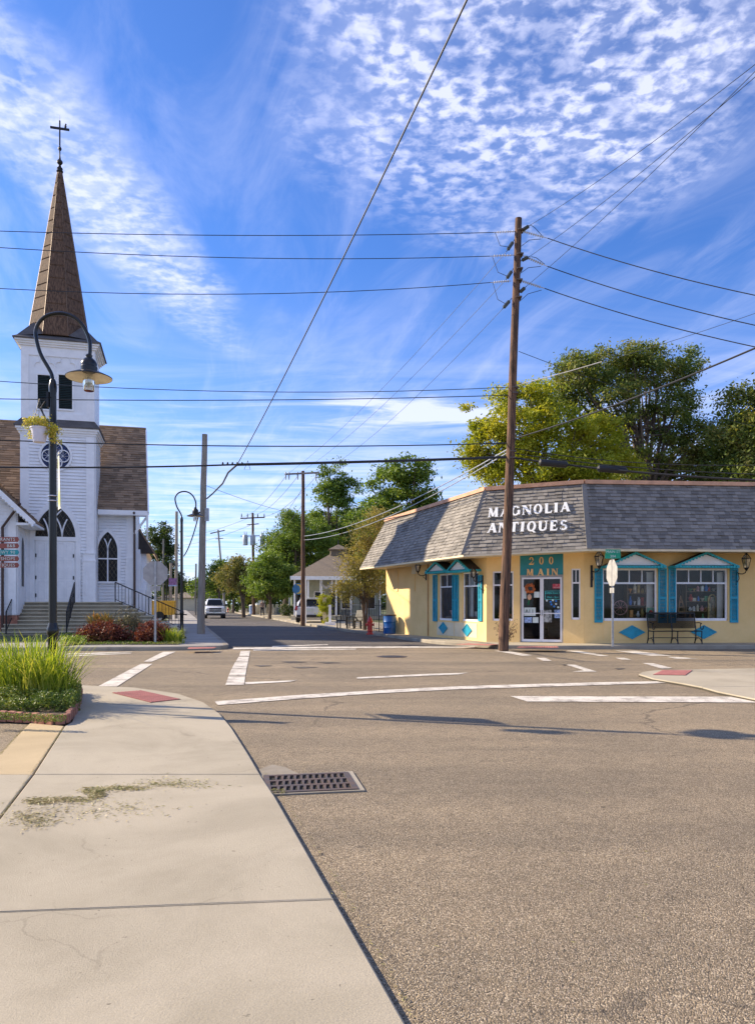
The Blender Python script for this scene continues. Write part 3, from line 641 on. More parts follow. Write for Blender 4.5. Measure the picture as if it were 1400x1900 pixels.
# storm drain --------------------------------------------------------
a, b, c_, d_ = G(500, 1474), G(657, 1467), G(625, 1440), G(500, 1443)
dr = thing('storm_drain', 'rusty iron storm drain grate set in the road against the near kerb', 'drain grate', (a+b+c_+d_)/4)
ux = (b-a).normalized(); uy = Vector((-ux.y, ux.x, 0)); Lx = (b-a).length; Ly = (d_-a).dot(uy)*.97
DM = Matrix(((ux.x, uy.x, 0, a.x), (ux.y, uy.y, 0, a.y), (0, 0, 1, 0), (0, 0, 0, 1)))
mb = MB(DM); mb.box(-.035, Lx+.035, -.035, Ly+.035, .0045, .0065); mb.build('pit_shade', M['shade_black'], dr)  # thin black sheet on the road; darkness of the pit is in its colour
mb = MB(DM); fr = .03
mb.box(-fr, Lx+fr, -fr, .015, .005, .02); mb.box(-fr, Lx+fr, Ly-.015, Ly+fr, .005, .02); mb.box(-fr, .015, .015, Ly-.015, .005, .02); mb.box(Lx-.015, Lx+fr, .015, Ly-.015, .005, .02)
mb.build('frame', M['iron_grate'], dr)
for j in range(1, 3): MB(DM).box(.015, Lx-.015, Ly*j/3-.022, Ly*j/3+.022, .007, .019).build('cross_bar', M['iron_grate'], dr)
nb = 12
for j in range(3):
    y0 = Ly*j/3+(.022 if j else .015); y1 = Ly*(j+1)/3-(.022 if j < 2 else .015)
    for i in range(1, nb):
        x = .015+(Lx-.03)*i/nb
        m_ = MB(DM); m_.hexa([(x-.006, y0, .008), (x+.006, y0, .008), (x+.020, y1, .008), (x-.004, y1, .008), (x-.006, y0, .018), (x+.006, y0, .018), (x+.020, y1, .018), (x-.004, y1, .018)]); m_.build('bar', M['iron_grate'], dr)
mb = MB(DM)
for (x0, x1, y0, y1) in ((-.07, Lx+.075, -.06, -fr-.002), (-.07, Lx+.075, Ly+fr+.002, Ly+.07), (-.07, -fr-.002, -fr-.002, Ly+fr+.002), (Lx+fr+.002, Lx+.075, -fr-.002, Ly+fr+.002)): mb.box(x0, x1, y0, y1, .001, .013)
mb.build('concrete_surround', M['kerb'], dr)
m_ = MB(); q = [G(480, 1428, .007), G(505, 1419, .007), G(530, 1424, .007), G(545, 1432, .007), G(560, 1438, .007), G(503, 1441, .007), G(486, 1447, .007)]; m_.add([tuple(p) for p in q][::-1], [tuple(range(7))]); m_.build('concrete_patch', M['kerb'], kind='structure')
# manhole and worn patches
mc = G(726, 1219); t = thing('manhole_cover', 'round iron manhole cover in the middle of the far crossing', 'manhole cover', mc)
MB(Matrix.Translation(mc)).lathe([(.42, .004), (.42, .012), (.37, .014)], 28).build('ring', M['iron_grate'], t); mbx = MB(Matrix.Translation(mc)).lathe([(.34, .004), (.34, .013), (.30, .016), (.0, .016)], 24)
mbx.build('lid', M['plastic'], t)
for i, (x0, x1, y) in enumerate(((520, 568, 1228.5), (590, 632, 1230), (540, 590, 1238.5), (470, 505, 1235.5), (1138, 1160, 1241), (1040, 1052, 1234))):
    m_ = MB(); p = [G(x0, y-.7, .007), G((x0+x1)/2, y-1.3, .007), G(x1, y-.4, .007), G(x1-5, y+.7, .007), G((x0+x1)/2+4, y+.9, .007), G((x0+x1)/2-6, y+1.9, .007), G(x0+8, y+.6, .007)]
    m_.add([tuple(k) for k in p][::-1], [tuple(range(7))]); m_.build('road_patch', M['asphalt_dark'], kind='structure')
# teal painted threshold at shop door + mat
# ================================================================== SHOP
ZB = .12
A = G(716, 1174, ZB); B = G(902, 1190.8, ZB); Cc = G(1083, 1194, ZB)
uAB = (B-A).normalized(); LAB = (B-A).length; uBC = (Cc-B).normalized(); LBC = (Cc-B).length; uCD = Vector((math.cos(R(5)), math.sin(R(5)), 0)); LCD = 12.0
D = Cc+uCD*LCD
MA, MB_, MC = frame(A, uAB), frame(B, uBC), frame(Cc, uCD)
shop = thing('shop', 'single storey yellow corner shop with grey shingle mansard roof and teal shutters', 'building', Cc)
WT = .22
def wall(Mx, L_, H_, ops, mat, parent, name='wall', t=WT, e0=0, e1=0):
    """ops: (x0,x1,z0,z1) openings sorted by x; outer face y=0, z measured from the frame's origin height"""
    m_ = MB(Mx); x = e0
    for (a0, a1, b0, b1) in ops:
        if a0 > x: m_.box(x, a0, 0, t, 0, H_)
        if b0 > 0: m_.box(a0, a1, 0, t, 0, b0)
        if b1 < H_: m_.box(a0, a1, 0, t, b1, H_)
        x = a1
    m_.box(x, L_-e1, 0, t, 0, H_); return m_.build(name, mat, parent)
def lz(Mx, px, py, off=0): x, z = on(Mx, px, py, off); return x, z
def rect(Mx, x0, x1, y0, y1, off=0):
    xa, zt = on(Mx, x0, y0, off); xb, zt2 = on(Mx, x1, y0, off); _, zb = on(Mx, x0, y1, off); _, zb2 = on(Mx, x1, y1, off)
    return xa, xb, (zb+zb2)/2, (zt+zt2)/2
HW = 3.12
def sash(Mx, r, parent, cols=3, f=.055, transom=.72, inset=.06, mat='vinyl', glass='glass'):
    x0, x1, z0, z1 = r; m_ = MB(Mx)
    m_.box(x0, x0+f, inset, inset+.07, z0, z1); m_.box(x1-f, x1, inset, inset+.07, z0, z1); m_.box(x0+f, x1-f, inset, inset+.07, z1-f, z1); m_.box(x0+f, x1-f, inset-.05, inset+.07, z0, z0+f*1.4)
    zt = z0+(z1-z0)*transom; m_.box(x0+f, x1-f, inset+.003, inset+.067, zt-f*.5, zt+f*.5)
    for i in range(1, cols):
        x = x0+f+(x1-x0-2*f)*i/cols; m_.box(x-f*.28, x+f*.28, inset+.01, inset+.06, zt+f*.5, z1-f)
    w = m_.build('window', M[mat], parent)
    MB(Mx).add([(x0+f*.5, inset+.033, z0+f*.5), (x1-f*.5, inset+.033, z0+f*.5), (x1-f*.5, inset+.033, z1-f*.5), (x0+f*.5, inset+.033, z1-f*.5)], [(0, 1, 2, 3)]).build('pane', M[glass], w)
    return w
wA1 = rect(MA, 813.5, 838.5, 1065, 1151); wA2 = rect(MA, 857, 887, 1062, 1153)
wB1 = rect(MB_, 913, 952, 1060, 1152); dB = rect(MB_, 964, 1044.5, 1022, 1183); wB2 = rect(MB_, 1059, 1076, 1055, 1150)
wC1 = rect(MC, 1117.5, 1219, 1055, 1152); wC2 = rect(MC, 1253, 1350, 1055, 1152)
dB = (dB[0], dB[1], 0, HW-.05)
wall(MA, LAB, HW, [wA1, wA2], M['cream'], shop); wall(MB_, LBC, HW, [wB1, dB, wB2], M['cream'], shop, e0=.004, e1=.004); wall(MC, LCD, HW, [wC1, wC2], M['cream'], shop)
# rear walls + flat roof close the volume
mb = MB(); back = [A, A+Vector((9, 5.5, 0)), D+Vector((0, 10, 0)), D]
for a_, b_ in zip(back[:-1], back[1:]):
    Mx = frame(b_, a_-b_) if False else frame(a_, b_-a_); m_ = MB(Mx); m_.box(0 if a_ is not A else .0, (b_-a_).length, -WT, 0, 0, HW+1.9); m_.build('wall', M['cream'], shop)
sash(MA, wA1, shop, 2, .05); sash(MA, wA2, shop, 3, .05); sash(MB_, wB1, shop, 2, .05); sash(MB_, wB2, shop, 2, .05)
sash(MC, wC1, shop, 4, .06); sash(MC, wC2, shop, 4, .06)
# door unit
x0, x1 = dB[0], dB[1]; _, zh = on(MB_, 1004, 1070); _, zp = on(MB_, 1004, 1023); zh -= ZB; zh += ZB
def rel(z): return z
fy = .05
m_ = MB(MB_); m_.box(x0, x1, fy, fy+.10, zh-.02, zh+.06); m_.box(x0, x0+.05, fy, fy+.10, 0, zh-.02); m_.box(x1-.05, x1, fy, fy+.10, 0, zh-.02); m_.build('door_frame', M['alum'], shop)
m_ = MB(MB_); m_.box(x0, x1, .02, .12, zh+.062, HW-.052); sgn = m_.build('name_board', M['teal_sign'], shop)
xm = (x0+x1)/2
doors = []
for (a0, a1, hs) in ((x0+.055, xm-.004, 1), (xm+.004, x1-.055, -1)):
    m_ = MB(MB_); f = .055
    m_.box(a0, a0+f, fy+.02, fy+.07, .02, zh-.025); m_.box(a1-f, a1, fy+.02, fy+.07, .02, zh-.025); m_.box(a0+f, a1-f, fy+.02, fy+.07, zh-.025-f, zh-.025); m_.box(a0+f, a1-f, fy+.02, fy+.07, .02, .02+f*1.6)
    m_.box(a0+f, a1-f, fy+.015, fy+.06, .98, 1.01)
    dd = m_.build('door', M['vinyl'], shop); doors.append((a0, a1, dd))
    MB(MB_).add([(a0+f*.5, fy+.045, .05), (a1-f*.5, fy+.045, .05), (a1-f*.5, fy+.045, zh-.05), (a0+f*.5, fy+.045, zh-.05)], [(0, 1, 2, 3)]).build('pane', M['glass'], dd)
    hx = a1-.03 if hs > 0 else a0+.03
    MB(MB_).tube([(hx, fy+.02, .92), (hx, fy-.05, .93), (hx, fy-.05, 1.10), (hx, fy+.02, 1.11)], .012, 6).build('handle', M['chrome'], dd)
# things stuck on the doors (flat print on the glass)
def decal(Mx, r, mat, parent, name, y, txt=None, tm=None, ts=.05):
    m_ = MB(Mx).box(r[0], r[1], y-.004, y, r[2], r[3]); o_ = m_.build(name, mat, parent)
    if txt:
        n = len(txt)
        for i, s in enumerate(txt):
            zc = r[3]-(r[3]-r[2])*(i+.5)/n; text_mesh('lettering', s, ts, tm, o_, Mx @ Matrix.Translation(Vector(((r[0]+r[1])/2, y-.008, zc))), .0015)
    return o_
M['paper'] = pm('paper', (.62, .70, .66), .8, var=.06); M['paper_blue'] = pm('paper_blue', (.30, .42, .68), .8, var=.3, scale=16); M['poster'] = pm('poster_mono', (.45, .46, .44), .8, col2=(.08, .08, .08), scale=9)
M['ink'] = pm('ink', (.03, .05, .04), .7); M['neon'] = pm('turquoise_print', (.05, .62, .58), .5); M['sticker_red'] = pm('sticker_red', (.55, .05, .07), .5); M['sticker_blue'] = pm('sticker_blue', (.02, .20, .62), .5); M['darkboard'] = pm('dark_board', (.01, .03, .03), .5)
M['orange'] = pm('orange_leaf', (.50, .13, .03), .7, var=.3, scale=20)
yy = fy+.036
d1, d2 = doors[0][2], doors[1][2]
decal(MB_, rect(MB_, 971, 992.5, 1127.5, 1143), M['paper'], d1, 'notice', yy, ['ALL'], M['ink'], .21)
decal(MB_, rect(MB_, 971.5, 985.5, 1145.5, 1156), M['paper_blue'], d1, 'notice', yy); decal(MB_, rect(MB_, 987, 997.5, 1145.5, 1156), M['paper'], d1, 'notice', yy)
decal(MB_, rect(MB_, 969.5, 975, 1090, 1111), M['paper'], d1, 'notice', yy); decal(MB_, rect(MB_, 989.5, 999.5, 1098, 1109), M['paper'], d1, 'notice', yy)
r_ = rect(MB_, 1010, 1038.5, 1096.5, 1112.5); decal(MB_, r_, M['neon'], d2, 'opening_hours_sign', yy); o_ = decal(MB_, (r_[0]+.012, r_[1]-.012, r_[2]+.012, r_[3]-.012), M['darkboard'], d2, 'opening_hours_sign', yy-.0045, ['OPEN DAILY', '10am - 5pm'], M['neon'], .085)
decal(MB_, rect(MB_, 1024, 1039, 1083.5, 1092), M['sticker_red'], d2, 'sticker', yy, ['NO', 'SMOKING'], M['paper'], .045)
decal(MB_, rect(MB_, 1008, 1022.5, 1132, 1155), M['poster'], d2, 'poster', yy); decal(MB_, rect(MB_, 1027.5, 1037.5, 1131.5, 1147), M['paper_blue'], d2, 'notice', yy)
for (px, py, mt) in ((1021, 1117, 'sticker_blue'), (1025, 1114, 'paper'), (1031, 1115.5, 'sticker_blue'), (1022.5, 1121.5, 'sticker_blue'), (1031, 1121, 'paper'), (1027.5, 1125.5, 'sticker_blue'), (1035, 1127, 'paper'), (1014, 1114.5, 'paper')):
    x, z = on(MB_, px, py, yy); MB(MB_).xz([(x+.035*math.cos(k*math.pi/4), z+.035*math.sin(k*math.pi/4)) for k in range(8)], yy-.005, yy).build('sticker', M[mt], d2)
# wreath hanging on the left door
x, z = on(MB_, 982.5, 1092, .0); wc = MB_ @ Vector((x, fy+.0, z)); wr = thing('wreath', 'round orange autumn wreath with a ribbon hanging on the left shop door', 'wreath', wc)
m_ = MB(MB_); pts = []
for k in range(46):
    a = 2*math.pi*k/46+random.uniform(-.1, .1); rr = .13+random.uniform(-.03, .03); cx, cz = x+rr*math.cos(a), z+rr*math.sin(a)
    m_.ball((cx, fy-.015+random.uniform(-.02, .01), cz), random.uniform(.03, .05), .03, random.uniform(.03, .05), 5, 4)
m_.build('leaf_ring', M['orange'], wr); x2, z2 = on(MB_, 981.5, 1108, 0)
MB(MB_).ball((x2, fy-.03, z2), .075, .03, .10, 12, 8).build('ornament', pm('ornament', (.62, .36, .22), .5), wr, smooth=True)
MB(MB_).xz([(x2-.08, z2-.25), (x2-.02, z2-.28), (x2+.03, z2-.06), (x2-.03, z2-.06)], fy-.012, fy-.004).build('ribbon', pm('green_ribbon', (.01, .13, .05), .6), wr)
# gold letters 200 / MAIN
_, zc = on(MB_, 1004, 1040.5); sx0, zl0 = on(MB_, 980, 1048); ht = on(MB_, 980, 1034)[1]-zl0
ML = MB_ @ Matrix.Translation(Vector((0, .018, zl0))); xa = sx0
for ch, px in (('2', 980.5), ('0', 999), ('0', 1017)):
    letters(ch, ML, on(MB_, px, 1048)[0], ht, M['gold'], shop, .95)
sx1, zl1 = on(MB_, 976, 1068.5); ht2 = on(MB_, 976, 1056)[1]-zl1; ML = MB_ @ Matrix.Translation(Vector((0, .018, zl1+.0)))
for ch, px in (('M', 976), ('A', 996.5), ('I', 1013), ('N', 1022.5)): letters(ch, ML, on(MB_, px, 1068)[0], ht2, M['gold'], shop, 1.0)
# roof --------------------------------------------------------------
def offset_corner(p, u1, u2, d):
    n1 = Vector((-u1.y, u1.x, 0)); n2 = Vector((-u2.y, u2.x, 0)); b_ = (n1+n2).normalized(); return p-b_*(d/b_.dot(n1))
OV = 1.2
b0 = A-Vector((-uAB.y, uAB.x, 0))*OV-uAB*.2; b1 = offset_corner(B, uAB, uBC, OV); b2 = offset_corner(Cc, uBC, uCD, OV); b3 = D-Vector((-uCD.y, uCD.x, 0))*OV
zb0, zb1, zb2, zb3 = 3.04, 3.08, 3.18, 3.19; zt0, zt1, zt2, zt3 = 5.22, 5.41, 5.47, 5.47
bot = [Vector((p.x, p.y, z)) for p, z in ((b0, zb0), (b1, zb1), (b2, zb2), (b3, zb3))]
top = [Vector((p.x, p.y, z)) for p, z in ((A, zt0), (B, zt1), (Cc, zt2), (D, zt3))]
print('roof px', [(round(CX+F*p.x/p.y), round(HY-F*(p.z-EYE)/p.y)) for p in bot+top])
def shingle_face(p0, p1, q1, q0, rows, wtab, mat, name, parent, thick=.012, drop=.01):
    """lapped shingle tabs over a quad: p0-p1 lower edge, q0-q1 upper edge; each tab a thin slab of its own"""
    n = (p1-p0).cross(q0-p0).normalized(); vs = []; fs = []
    m_ = MB(); m_.hexa([p0-n*.06, p1-n*.06, q1-n*.06, q0-n*.06, p0, p1, q1, q0]); m_.build('roof_deck', mat, parent)
    m_ = MB()
    for r_ in range(rows):
        t0 = r_/rows; t1 = (r_+1.12)/rows; t1 = min(t1, 1); a = p0.lerp(q0, t0); b = p1.lerp(q1, t0); a2 = p0.lerp(q0, t1); b2_ = p1.lerp(q1, t1)
        Lr = (b-a).length; nn = max(1, int(Lr/wtab)); cuts = [0.0]; x = random.uniform(.3, 1)*wtab
        while x < Lr-.04: cuts.append(x/Lr); x += wtab*random.uniform(.65, 1.35)
        cuts.append(1.0)
        for i in range(len(cuts)-1):
            s0 = cuts[i]+.0025/Lr; s1_ = cuts[i+1]-.0025/Lr; th = thick*random.choice((.7, 1, 1, 1.7)); dd = random.choice((0, 0, drop))*(-1)
            lo0 = a.lerp(b, s0); lo1 = a.lerp(b, s1_); hi0 = a2.lerp(b2_, s0); hi1 = a2.lerp(b2_, s1_); dn = (a-a2).normalized()*(-dd if r_ else 0)
            m_.hexa([lo0+dn+n*.002, lo1+dn+n*.002, hi1+n*.001, hi0+n*.001, lo0+dn+n*(th+.01), lo1+dn+n*(th+.01), hi1+n*.003, hi0+n*.003])
    return m_.build(name, mat, parent, kind='stuff')
shingle_face(bot[0], bot[1], top[1], top[0], 19, .20, M['shingle'], 'roof_shingles', shop, .018)
shingle_face(bot[1], bot[2], top[2], top[1], 19, .20, M['shingle'], 'roof_shingles', shop, .018)
shingle_face(bot[2], bot[3], top[3], top[2], 19, .20, M['shingle'], 'roof_shingles', shop, .018)
endb = A+Vector((9, 5.5, 0)); 
mb = MB(); mb.add([tuple(bot[0]), tuple(top[0]), tuple(A+Vector((0, 0, 3.0)))], [(0, 1, 2), (2, 1, 0)]); mb.build('roof_end', M['soffit'], shop)
for a_, b_ in ((bot[1], top[1]), (bot[2], top[2])):
    o_ = Vector((-.05, -.1, .02)).normalized()*.02; MB().beam(a_+o_, b_+o_, .16, .03, up=(0, -1, .6)).build('hip_ridge', M['shingle'], shop)
mb = MB()
for i, (p, q) in enumerate(((0, 1), (1, 2), (2, 3))):
    t1_, t2_ = top[p], top[q]; u_ = (t2_-t1_).normalized(); n_ = Vector((-u_.y, u_.x, 0)); e0 = t1_-n_*.10+Vector((0, 0, -.03)); e1_ = t2_-n_*.10+Vector((0, 0, -.03))
    mb.hexa([e0, e1_, e1_+n_*.3, e0+n_*.3, e0+Vector((0, 0, .13)), e1_+Vector((0, 0, .13)), e1_+n_*.3+Vector((0, 0, .13)), e0+n_*.3+Vector((0, 0, .13))])
mb.build('roof_cap', M['peach'], shop)
mb = MB(); pol = [bot[0], bot[1], bot[2], bot[3], D+Vector((0, 0, zb3)), Cc+Vector((0, 0, zb2-ZB)), B+Vector((0, 0, zb1-ZB)), A+Vector((0, 0, zb0-ZB))]
for i in range(3):
    w_ = [A, B, Cc, D]; lo = [bot[i], bot[i+1], Vector((w_[i+1].x, w_[i+1].y, bot[i+1].z)), Vector((w_[i].x, w_[i].y, bot[i].z))]
    mb.hexa([p-Vector((0, 0, .03)) for p in lo]+[p-Vector((0, 0, .004)) for p in lo])
mb.build('soffit', M['soffit'], shop)
mb = MB()
for i in range(3):
    p, q = bot[i], bot[i+1]; u_ = (q-p).normalized(); n_ = Vector((-u_.y, u_.x, 0)); p = p-n_*.012; q = q-n_*.012
    mb.hexa([p+Vector((0, 0, -.06)), q+Vector((0, 0, -.06)), q+n_*.03+Vector((0, 0, -.06)), p+n_*.03+Vector((0, 0, -.06)), p+Vector((0, 0, .03)), q+Vector((0, 0, .03)), q+n_*.03+Vector((0, 0, .03)), p+n_*.03+Vector((0, 0, .03))])
mb.build('eave_trim', M['soffit'], shop)
mb = MB(); mb.prism(ccw([tuple(p[:2]) for p in (A, B, Cc, D, D+Vector((0, 10, 0)), endb)]), 5.1, 5.2); mb.build('flat_roof', M['dark_shingle'], shop)
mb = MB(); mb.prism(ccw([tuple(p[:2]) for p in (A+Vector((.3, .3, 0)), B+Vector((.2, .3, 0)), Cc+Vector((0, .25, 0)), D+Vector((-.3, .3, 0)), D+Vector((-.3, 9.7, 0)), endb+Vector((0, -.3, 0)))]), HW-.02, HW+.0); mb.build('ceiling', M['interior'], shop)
mb = MB(); mb.prism(ccw([tuple(p[:2]) for p in (A+Vector((.3, .3, 0)), B+Vector((.2, .3, 0)), Cc+Vector((0, .25, 0)), D+Vector((-.3, .3, 0)), D+Vector((-.3, 9.7, 0)), endb+Vector((0, -.3, 0)))]), .121, .135); mb.build('floor', M['interior_floor'], shop)
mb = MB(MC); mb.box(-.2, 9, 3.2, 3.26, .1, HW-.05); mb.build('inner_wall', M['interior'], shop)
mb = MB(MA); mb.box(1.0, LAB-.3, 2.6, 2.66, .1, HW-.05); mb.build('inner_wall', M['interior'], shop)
# big roof lettering
fn = (bot[2]-bot[1]).cross(top[1]-bot[1]).normalized()
ub = uBC; up_ = fn.cross(ub).normalized(); 
if up_.z < 0: up_ = -up_
def roofM(px, py):
    # point on the front roof face under a photo position
    o = Vector((0, 0, EYE)); dv = P(px, py, 1)-o; t_ = (bot[1]-o).dot(fn)/dv.dot(fn); return o+dv*t_
for word, (pxa, pya), (pxb, pyb), cap in (('MAGNOLIA', (905, 962.5), (1060, 951), 17), ('ANTIQUES', (903.5, 991), (1056, 985.5), 17.5)):
    s_ = roofM(pxa, pya); e_ = roofM(pxb, pyb); uu = (e_-s_).normalized(); vv = (up_-uu*up_.dot(uu)).normalized(); nn = uu.cross(vv)
    if nn.dot(fn) > 0: nout = nn
    nin = -fn
    RM = Matrix(((uu.x, nin.x, vv.x, s_.x), (uu.y, nin.y, vv.y, s_.y), (uu.z, nin.z, vv.z, s_.z), (0, 0, 0, 1)))
    RM = Matrix.Translation(fn*.035) @ RM
    h_ = (roofM(pxa, pya-cap)-s_).length*1.0
    tot = sum(glyph(c)[1] for c in word); wide = (e_-s_).length/(tot*h_)*.88
    letters(word, RM, 0, h_, M['white_letter'], shop, wide, ((e_-s_).length/h_-tot*wide)/len(word), .045)
# hoods --------------------------------------------------------------
def hood(Mx, x0, x1, z0, z1, proj=.5):
    xm_ = (x0+x1)/2; m_ = MB(Mx)
    for (a0, za, a1, zb_) in ((x0, z0, xm_, z1), (xm_, z1, x1, z0)):
        dx, dz_ = a1-a0, zb_-za; l_ = math.hypot(dx, dz_); nx, nz = -dz_/l_*.03, dx/l_*.03
        p = [(a0, -proj, za), (a1, -proj, zb_), (a1, -.005, zb_), (a0, -.005, za)]
        m_.hexa([p[0], p[1], p[2], p[3]]+[(q[0]+nx, q[1], q[2]+nz) for q in p])
    h = m_.build('window_hood', M['dark_shingle'], shop)
    m_ = MB(Mx); m_.xz([(x0+.1, z0+.05), (x1-.1, z0+.05), (xm_, z1-.05)], -proj+.05, -proj+.07); m_.build('gable_panel', M['white_trim'], h)
    m_ = MB(Mx); t = .06
    m_.beam((x0-.02, -proj-.02, z0), (xm_, -proj-.02, z1+.01), .05, t, up=(0, -1, 0)); m_.beam((xm_, -proj-.02, z1+.01), (x1+.02, -proj-.02, z0), .05, t, up=(0, -1, 0))
    m_.box(x0-.03, x1+.03, -proj-.03, -.005, z0-.045, z0+.03)
    m_.build('gable_trim', M['teal_light'], h)
    m_ = MB(Mx); n = max(6, int((x1-x0)/.105))
    for i in range(n):
        x = x0+(x1-x0)*(i+.5)/n; m_.box(x-.028, x+.028, -proj-.055, -proj-.031, z0-.05, z0+.02)
    ns = max(4, n//2)
    for s in (-1, 1):
        for i in range(ns):
            k = (i+.5)/ns; x = (x0 if s < 0 else x1)+(xm_-(x0 if s < 0 else x1))*k; z = z0+(z1-z0)*k; m_.box(x-.028, x+.028, -proj-.062, -proj-.046, z-.05, z+.0)
    k_ = n
    for i in range(4): m_.box(x1+.032, x1+.05, -proj+.05+i*.11, -proj+.10+i*.11, z0-.04, z0+.02); m_.box(x0-.05, x0-.032, -proj+.05+i*.11, -proj+.10+i*.11, z0-.04, z0+.02)
    m_.build('dentils', M['teal_light'], h); return h
def hood_px(Mx, xl, xr, yb, yt, proj=.5):
    a0, zb_ = on(Mx, xl, yb, -proj); a1, _ = on(Mx, xr, yb, -proj); _, zt_ = on(Mx, (xl+xr)/2, yt, -proj); hood(Mx, a0, a1, zb_, zt_, proj)
hood_px(MC, 1124, 1234, 1051, 1026, .45); hood_px(MC, 1252, 1369, 1051, 1026, .45)
hood_px(MA, 790, 828, 1063, 1043, .5); hood_px(MA, 829, 869, 1061, 1038, .5)
# shutters -----------------------------------------------------------
def shutter(Mx, r):
    x0, x1, z0, z1 = r; f = min(.05, (x1-x0)*.2); y = -.045; m_ = MB(Mx); zm = z0+(z1-z0)*.46
    m_.box(x0, x0+f, y, -.003, z0, z1); m_.box(x1-f, x1, y, -.003, z0, z1)
    for (a0, a1) in ((z0, z0+.08), (zm-.04, zm+.04), (z1-.06, z1)): m_.box(x0+f, x1-f, y+.003, -.003, a0, a1)
    s = m_.build('shutter', M['teal'], shop); m_ = MB(Mx)
    for (a0, a1) in ((z0+.08, zm-.04), (zm+.04, z1-.06)):
        n = int((a1-a0)/.045)
        for i in range(n):
            z = a0+(a1-a0)*(i+.5)/n; m_.hexa([(x0+f, y+.012, z-.02), (x1-f, y+.012, z-.02), (x1-f, -.005, z-.002), (x0+f, -.005, z-.002), (x0+f, y+.006, z-.012), (x1-f, y+.006, z-.012), (x1-f, -.011, z+.018), (x0+f, -.011, z+.018)])
    m_.build('louvre_slats', M['teal'], s, kind='stuff'); return s
for (a0, a1) in ((1102, 1117), (1220, 1235.5), (1239, 1252.5), (1353, 1368)): shutter(MC, rect(MC, a0, a1, 1055, 1155.5))
for (a0, a1) in ((804, 811.5), (840, 845), (845.6, 851.2), (888, 895)): shutter(MA, rect(MA, a0, a1, 1067, 1153))
# panels, diamonds
def diamond(Mx, px, py, hw, hh):
    x, z = on(Mx, px, py); xw = on(Mx, px+hw, py)[0]-x; zh_ = on(Mx, px, py-hh)[1]-z
    m_ = MB(Mx); m_.ring([(x-xw, z), (x, z-zh_), (x+xw, z), (x, z+zh_)], [(x-xw*.82, z), (x, z-zh_*.82), (x+xw*.82, z), (x, z+zh_*.82)], -.045, -.012); m_.xz([(x-xw*.9, z), (x, z-zh_*.9), (x+xw*.9, z), (x, z+zh_*.9)], -.03, -.003); m_.build('diamond_ornament', M['teal'], shop)
for (Mx, xa, xb, ya, yb, mt) in ((MC, 1118, 1352, 1155.5, 1193, 'cream'), (MA, 811, 842, 1154, 1183, 'cream_pale'), (MA, 843, 885, 1155, 1186, 'cream_pale')):
    x0_, x1_, _, _ = rect(Mx, xa, xb, ya, yb); _, zt_ = on(Mx, xa, ya); MB(Mx).box(x0_, x1_, -.012, -.0008, .10, zt_).build('wall_panel', M[mt], shop)
diamond(MC, 1171.4, 1173.3, 24.5, 13); diamond(MC, 1304.5, 1173, 24.5, 13); diamond(MA, 822.7, 1165.3, 8, 11); diamond(MA, 867, 1169.5, 9, 12)
xv, _ = on(MA, 794.5, 1100); MB(MA).tube([(xv, -.03, .02), (xv, -.03, HW-.1)], .025, 6).build('downpipe', pm('tan_pipe', (.52, .30, .12), .5), shop)
x, z = on(MA, 772, 1056); MB(MA).box(x-.2, x+.2, -.12, 0, z-.2, z+.2).build('vent_box', M['soffit'], shop)
for px in (737, 768): 
    x, z = on(MA, px, 1095); MB(MA).box(x-.10, x+.10, -.03, -.001, z-.05, HW-.06).build('pilaster_strip', M['cream'], shop)
# lanterns -------------------------------------------------------------
def lantern(Mx, px, py, label, hang, s=1.0, dirx=0.0):
    x, z = on(Mx, px, py, -.38); o_ = Mx @ Vector((x, -.38, z)); t = thing('wall_lantern', label, 'lantern', o_, 0, 'black carriage lanterns on the shop walls')
    m_ = MB(Mx @ Matrix.Translation(Vector((x, -.38, z)))); h = .22*s; w0, w1 = .08*s, .155*s
    def sq(w, zz): return [(w*math.cos(R(60*k)), w*math.sin(R(60*k)), zz) for k in range(6)]
    for k in range(6):
        a, b = sq(w0, -h), sq(w1, h*.35); c2 = sq(.05*s, h*.95); m_.tube([a[k], b[k], c2[k]], .009, 4); m_.tube([a[k], a[(k+1) % 6]], .009, 4); m_.tube([b[k], b[(k+1) % 6]], .010, 4)
    m_.lathe([(.06*s, h*.92), (.045*s, h*1.1), (.015, h*1.22), (.012, h*1.34)], 8); m_.lathe([(.02, -h*1.45), (.05*s, -h*1.2), (.085*s, -h)], 8); m_.build('cage', M['black'], t)
    m_ = MB(Mx @ Matrix.Translation(Vector((x, -.38, z)))); prof = [(w0*.92, -h), (w1*.93, h*.35), (.05*s, h*.92)]; m_.lathe(prof, 6); m_.build('glass', M['lampglass'], t)
    MB(Mx @ Matrix.Translation(Vector((x, -.38, z)))).lathe([(.012, -h), (.016, -h*.2), (.004, h*.1)], 6).build('candle_bulb', M['insulator'], t)
    m_ = MB(Mx); zb_ = z-h*1.35; xw = x+dirx
    pts = [(x, -.38, zb_)]+[(x+dirx*.5*(1-math.cos(a))*1.0, -.38+.36*(1-math.cos(a))/2, zb_-.02-.10*math.sin(a)) for a in (R(40), R(80), R(120), R(160), R(180))]
    m_.tube(pts, .016, 6); m_.box(xw-.035, xw+.035, -.03, -.002, zb_-hang, zb_+.12); m_.tube([(xw, -.03, zb_-hang*.8), (xw, -.16, zb_-hang*.55), (xw, -.10, zb_-.1)], .011, 5)
    m_.build('bracket', M['black'], t)
lantern(MC, 1111, 1037, 'black lantern at the left end of the long shop front, beside the teal shutter', .62, 1.05, -.12)
lantern(MC, 1384, 1041, 'black lantern at the right end of the long shop front, past the last shutter', .5, 1.05, -.12)
lantern(MA, 775, 1052, 'small black lantern on the shadier side wall left of the window hoods', .3, .8)
x, z = on(MA, 893, 1062, -.3); 
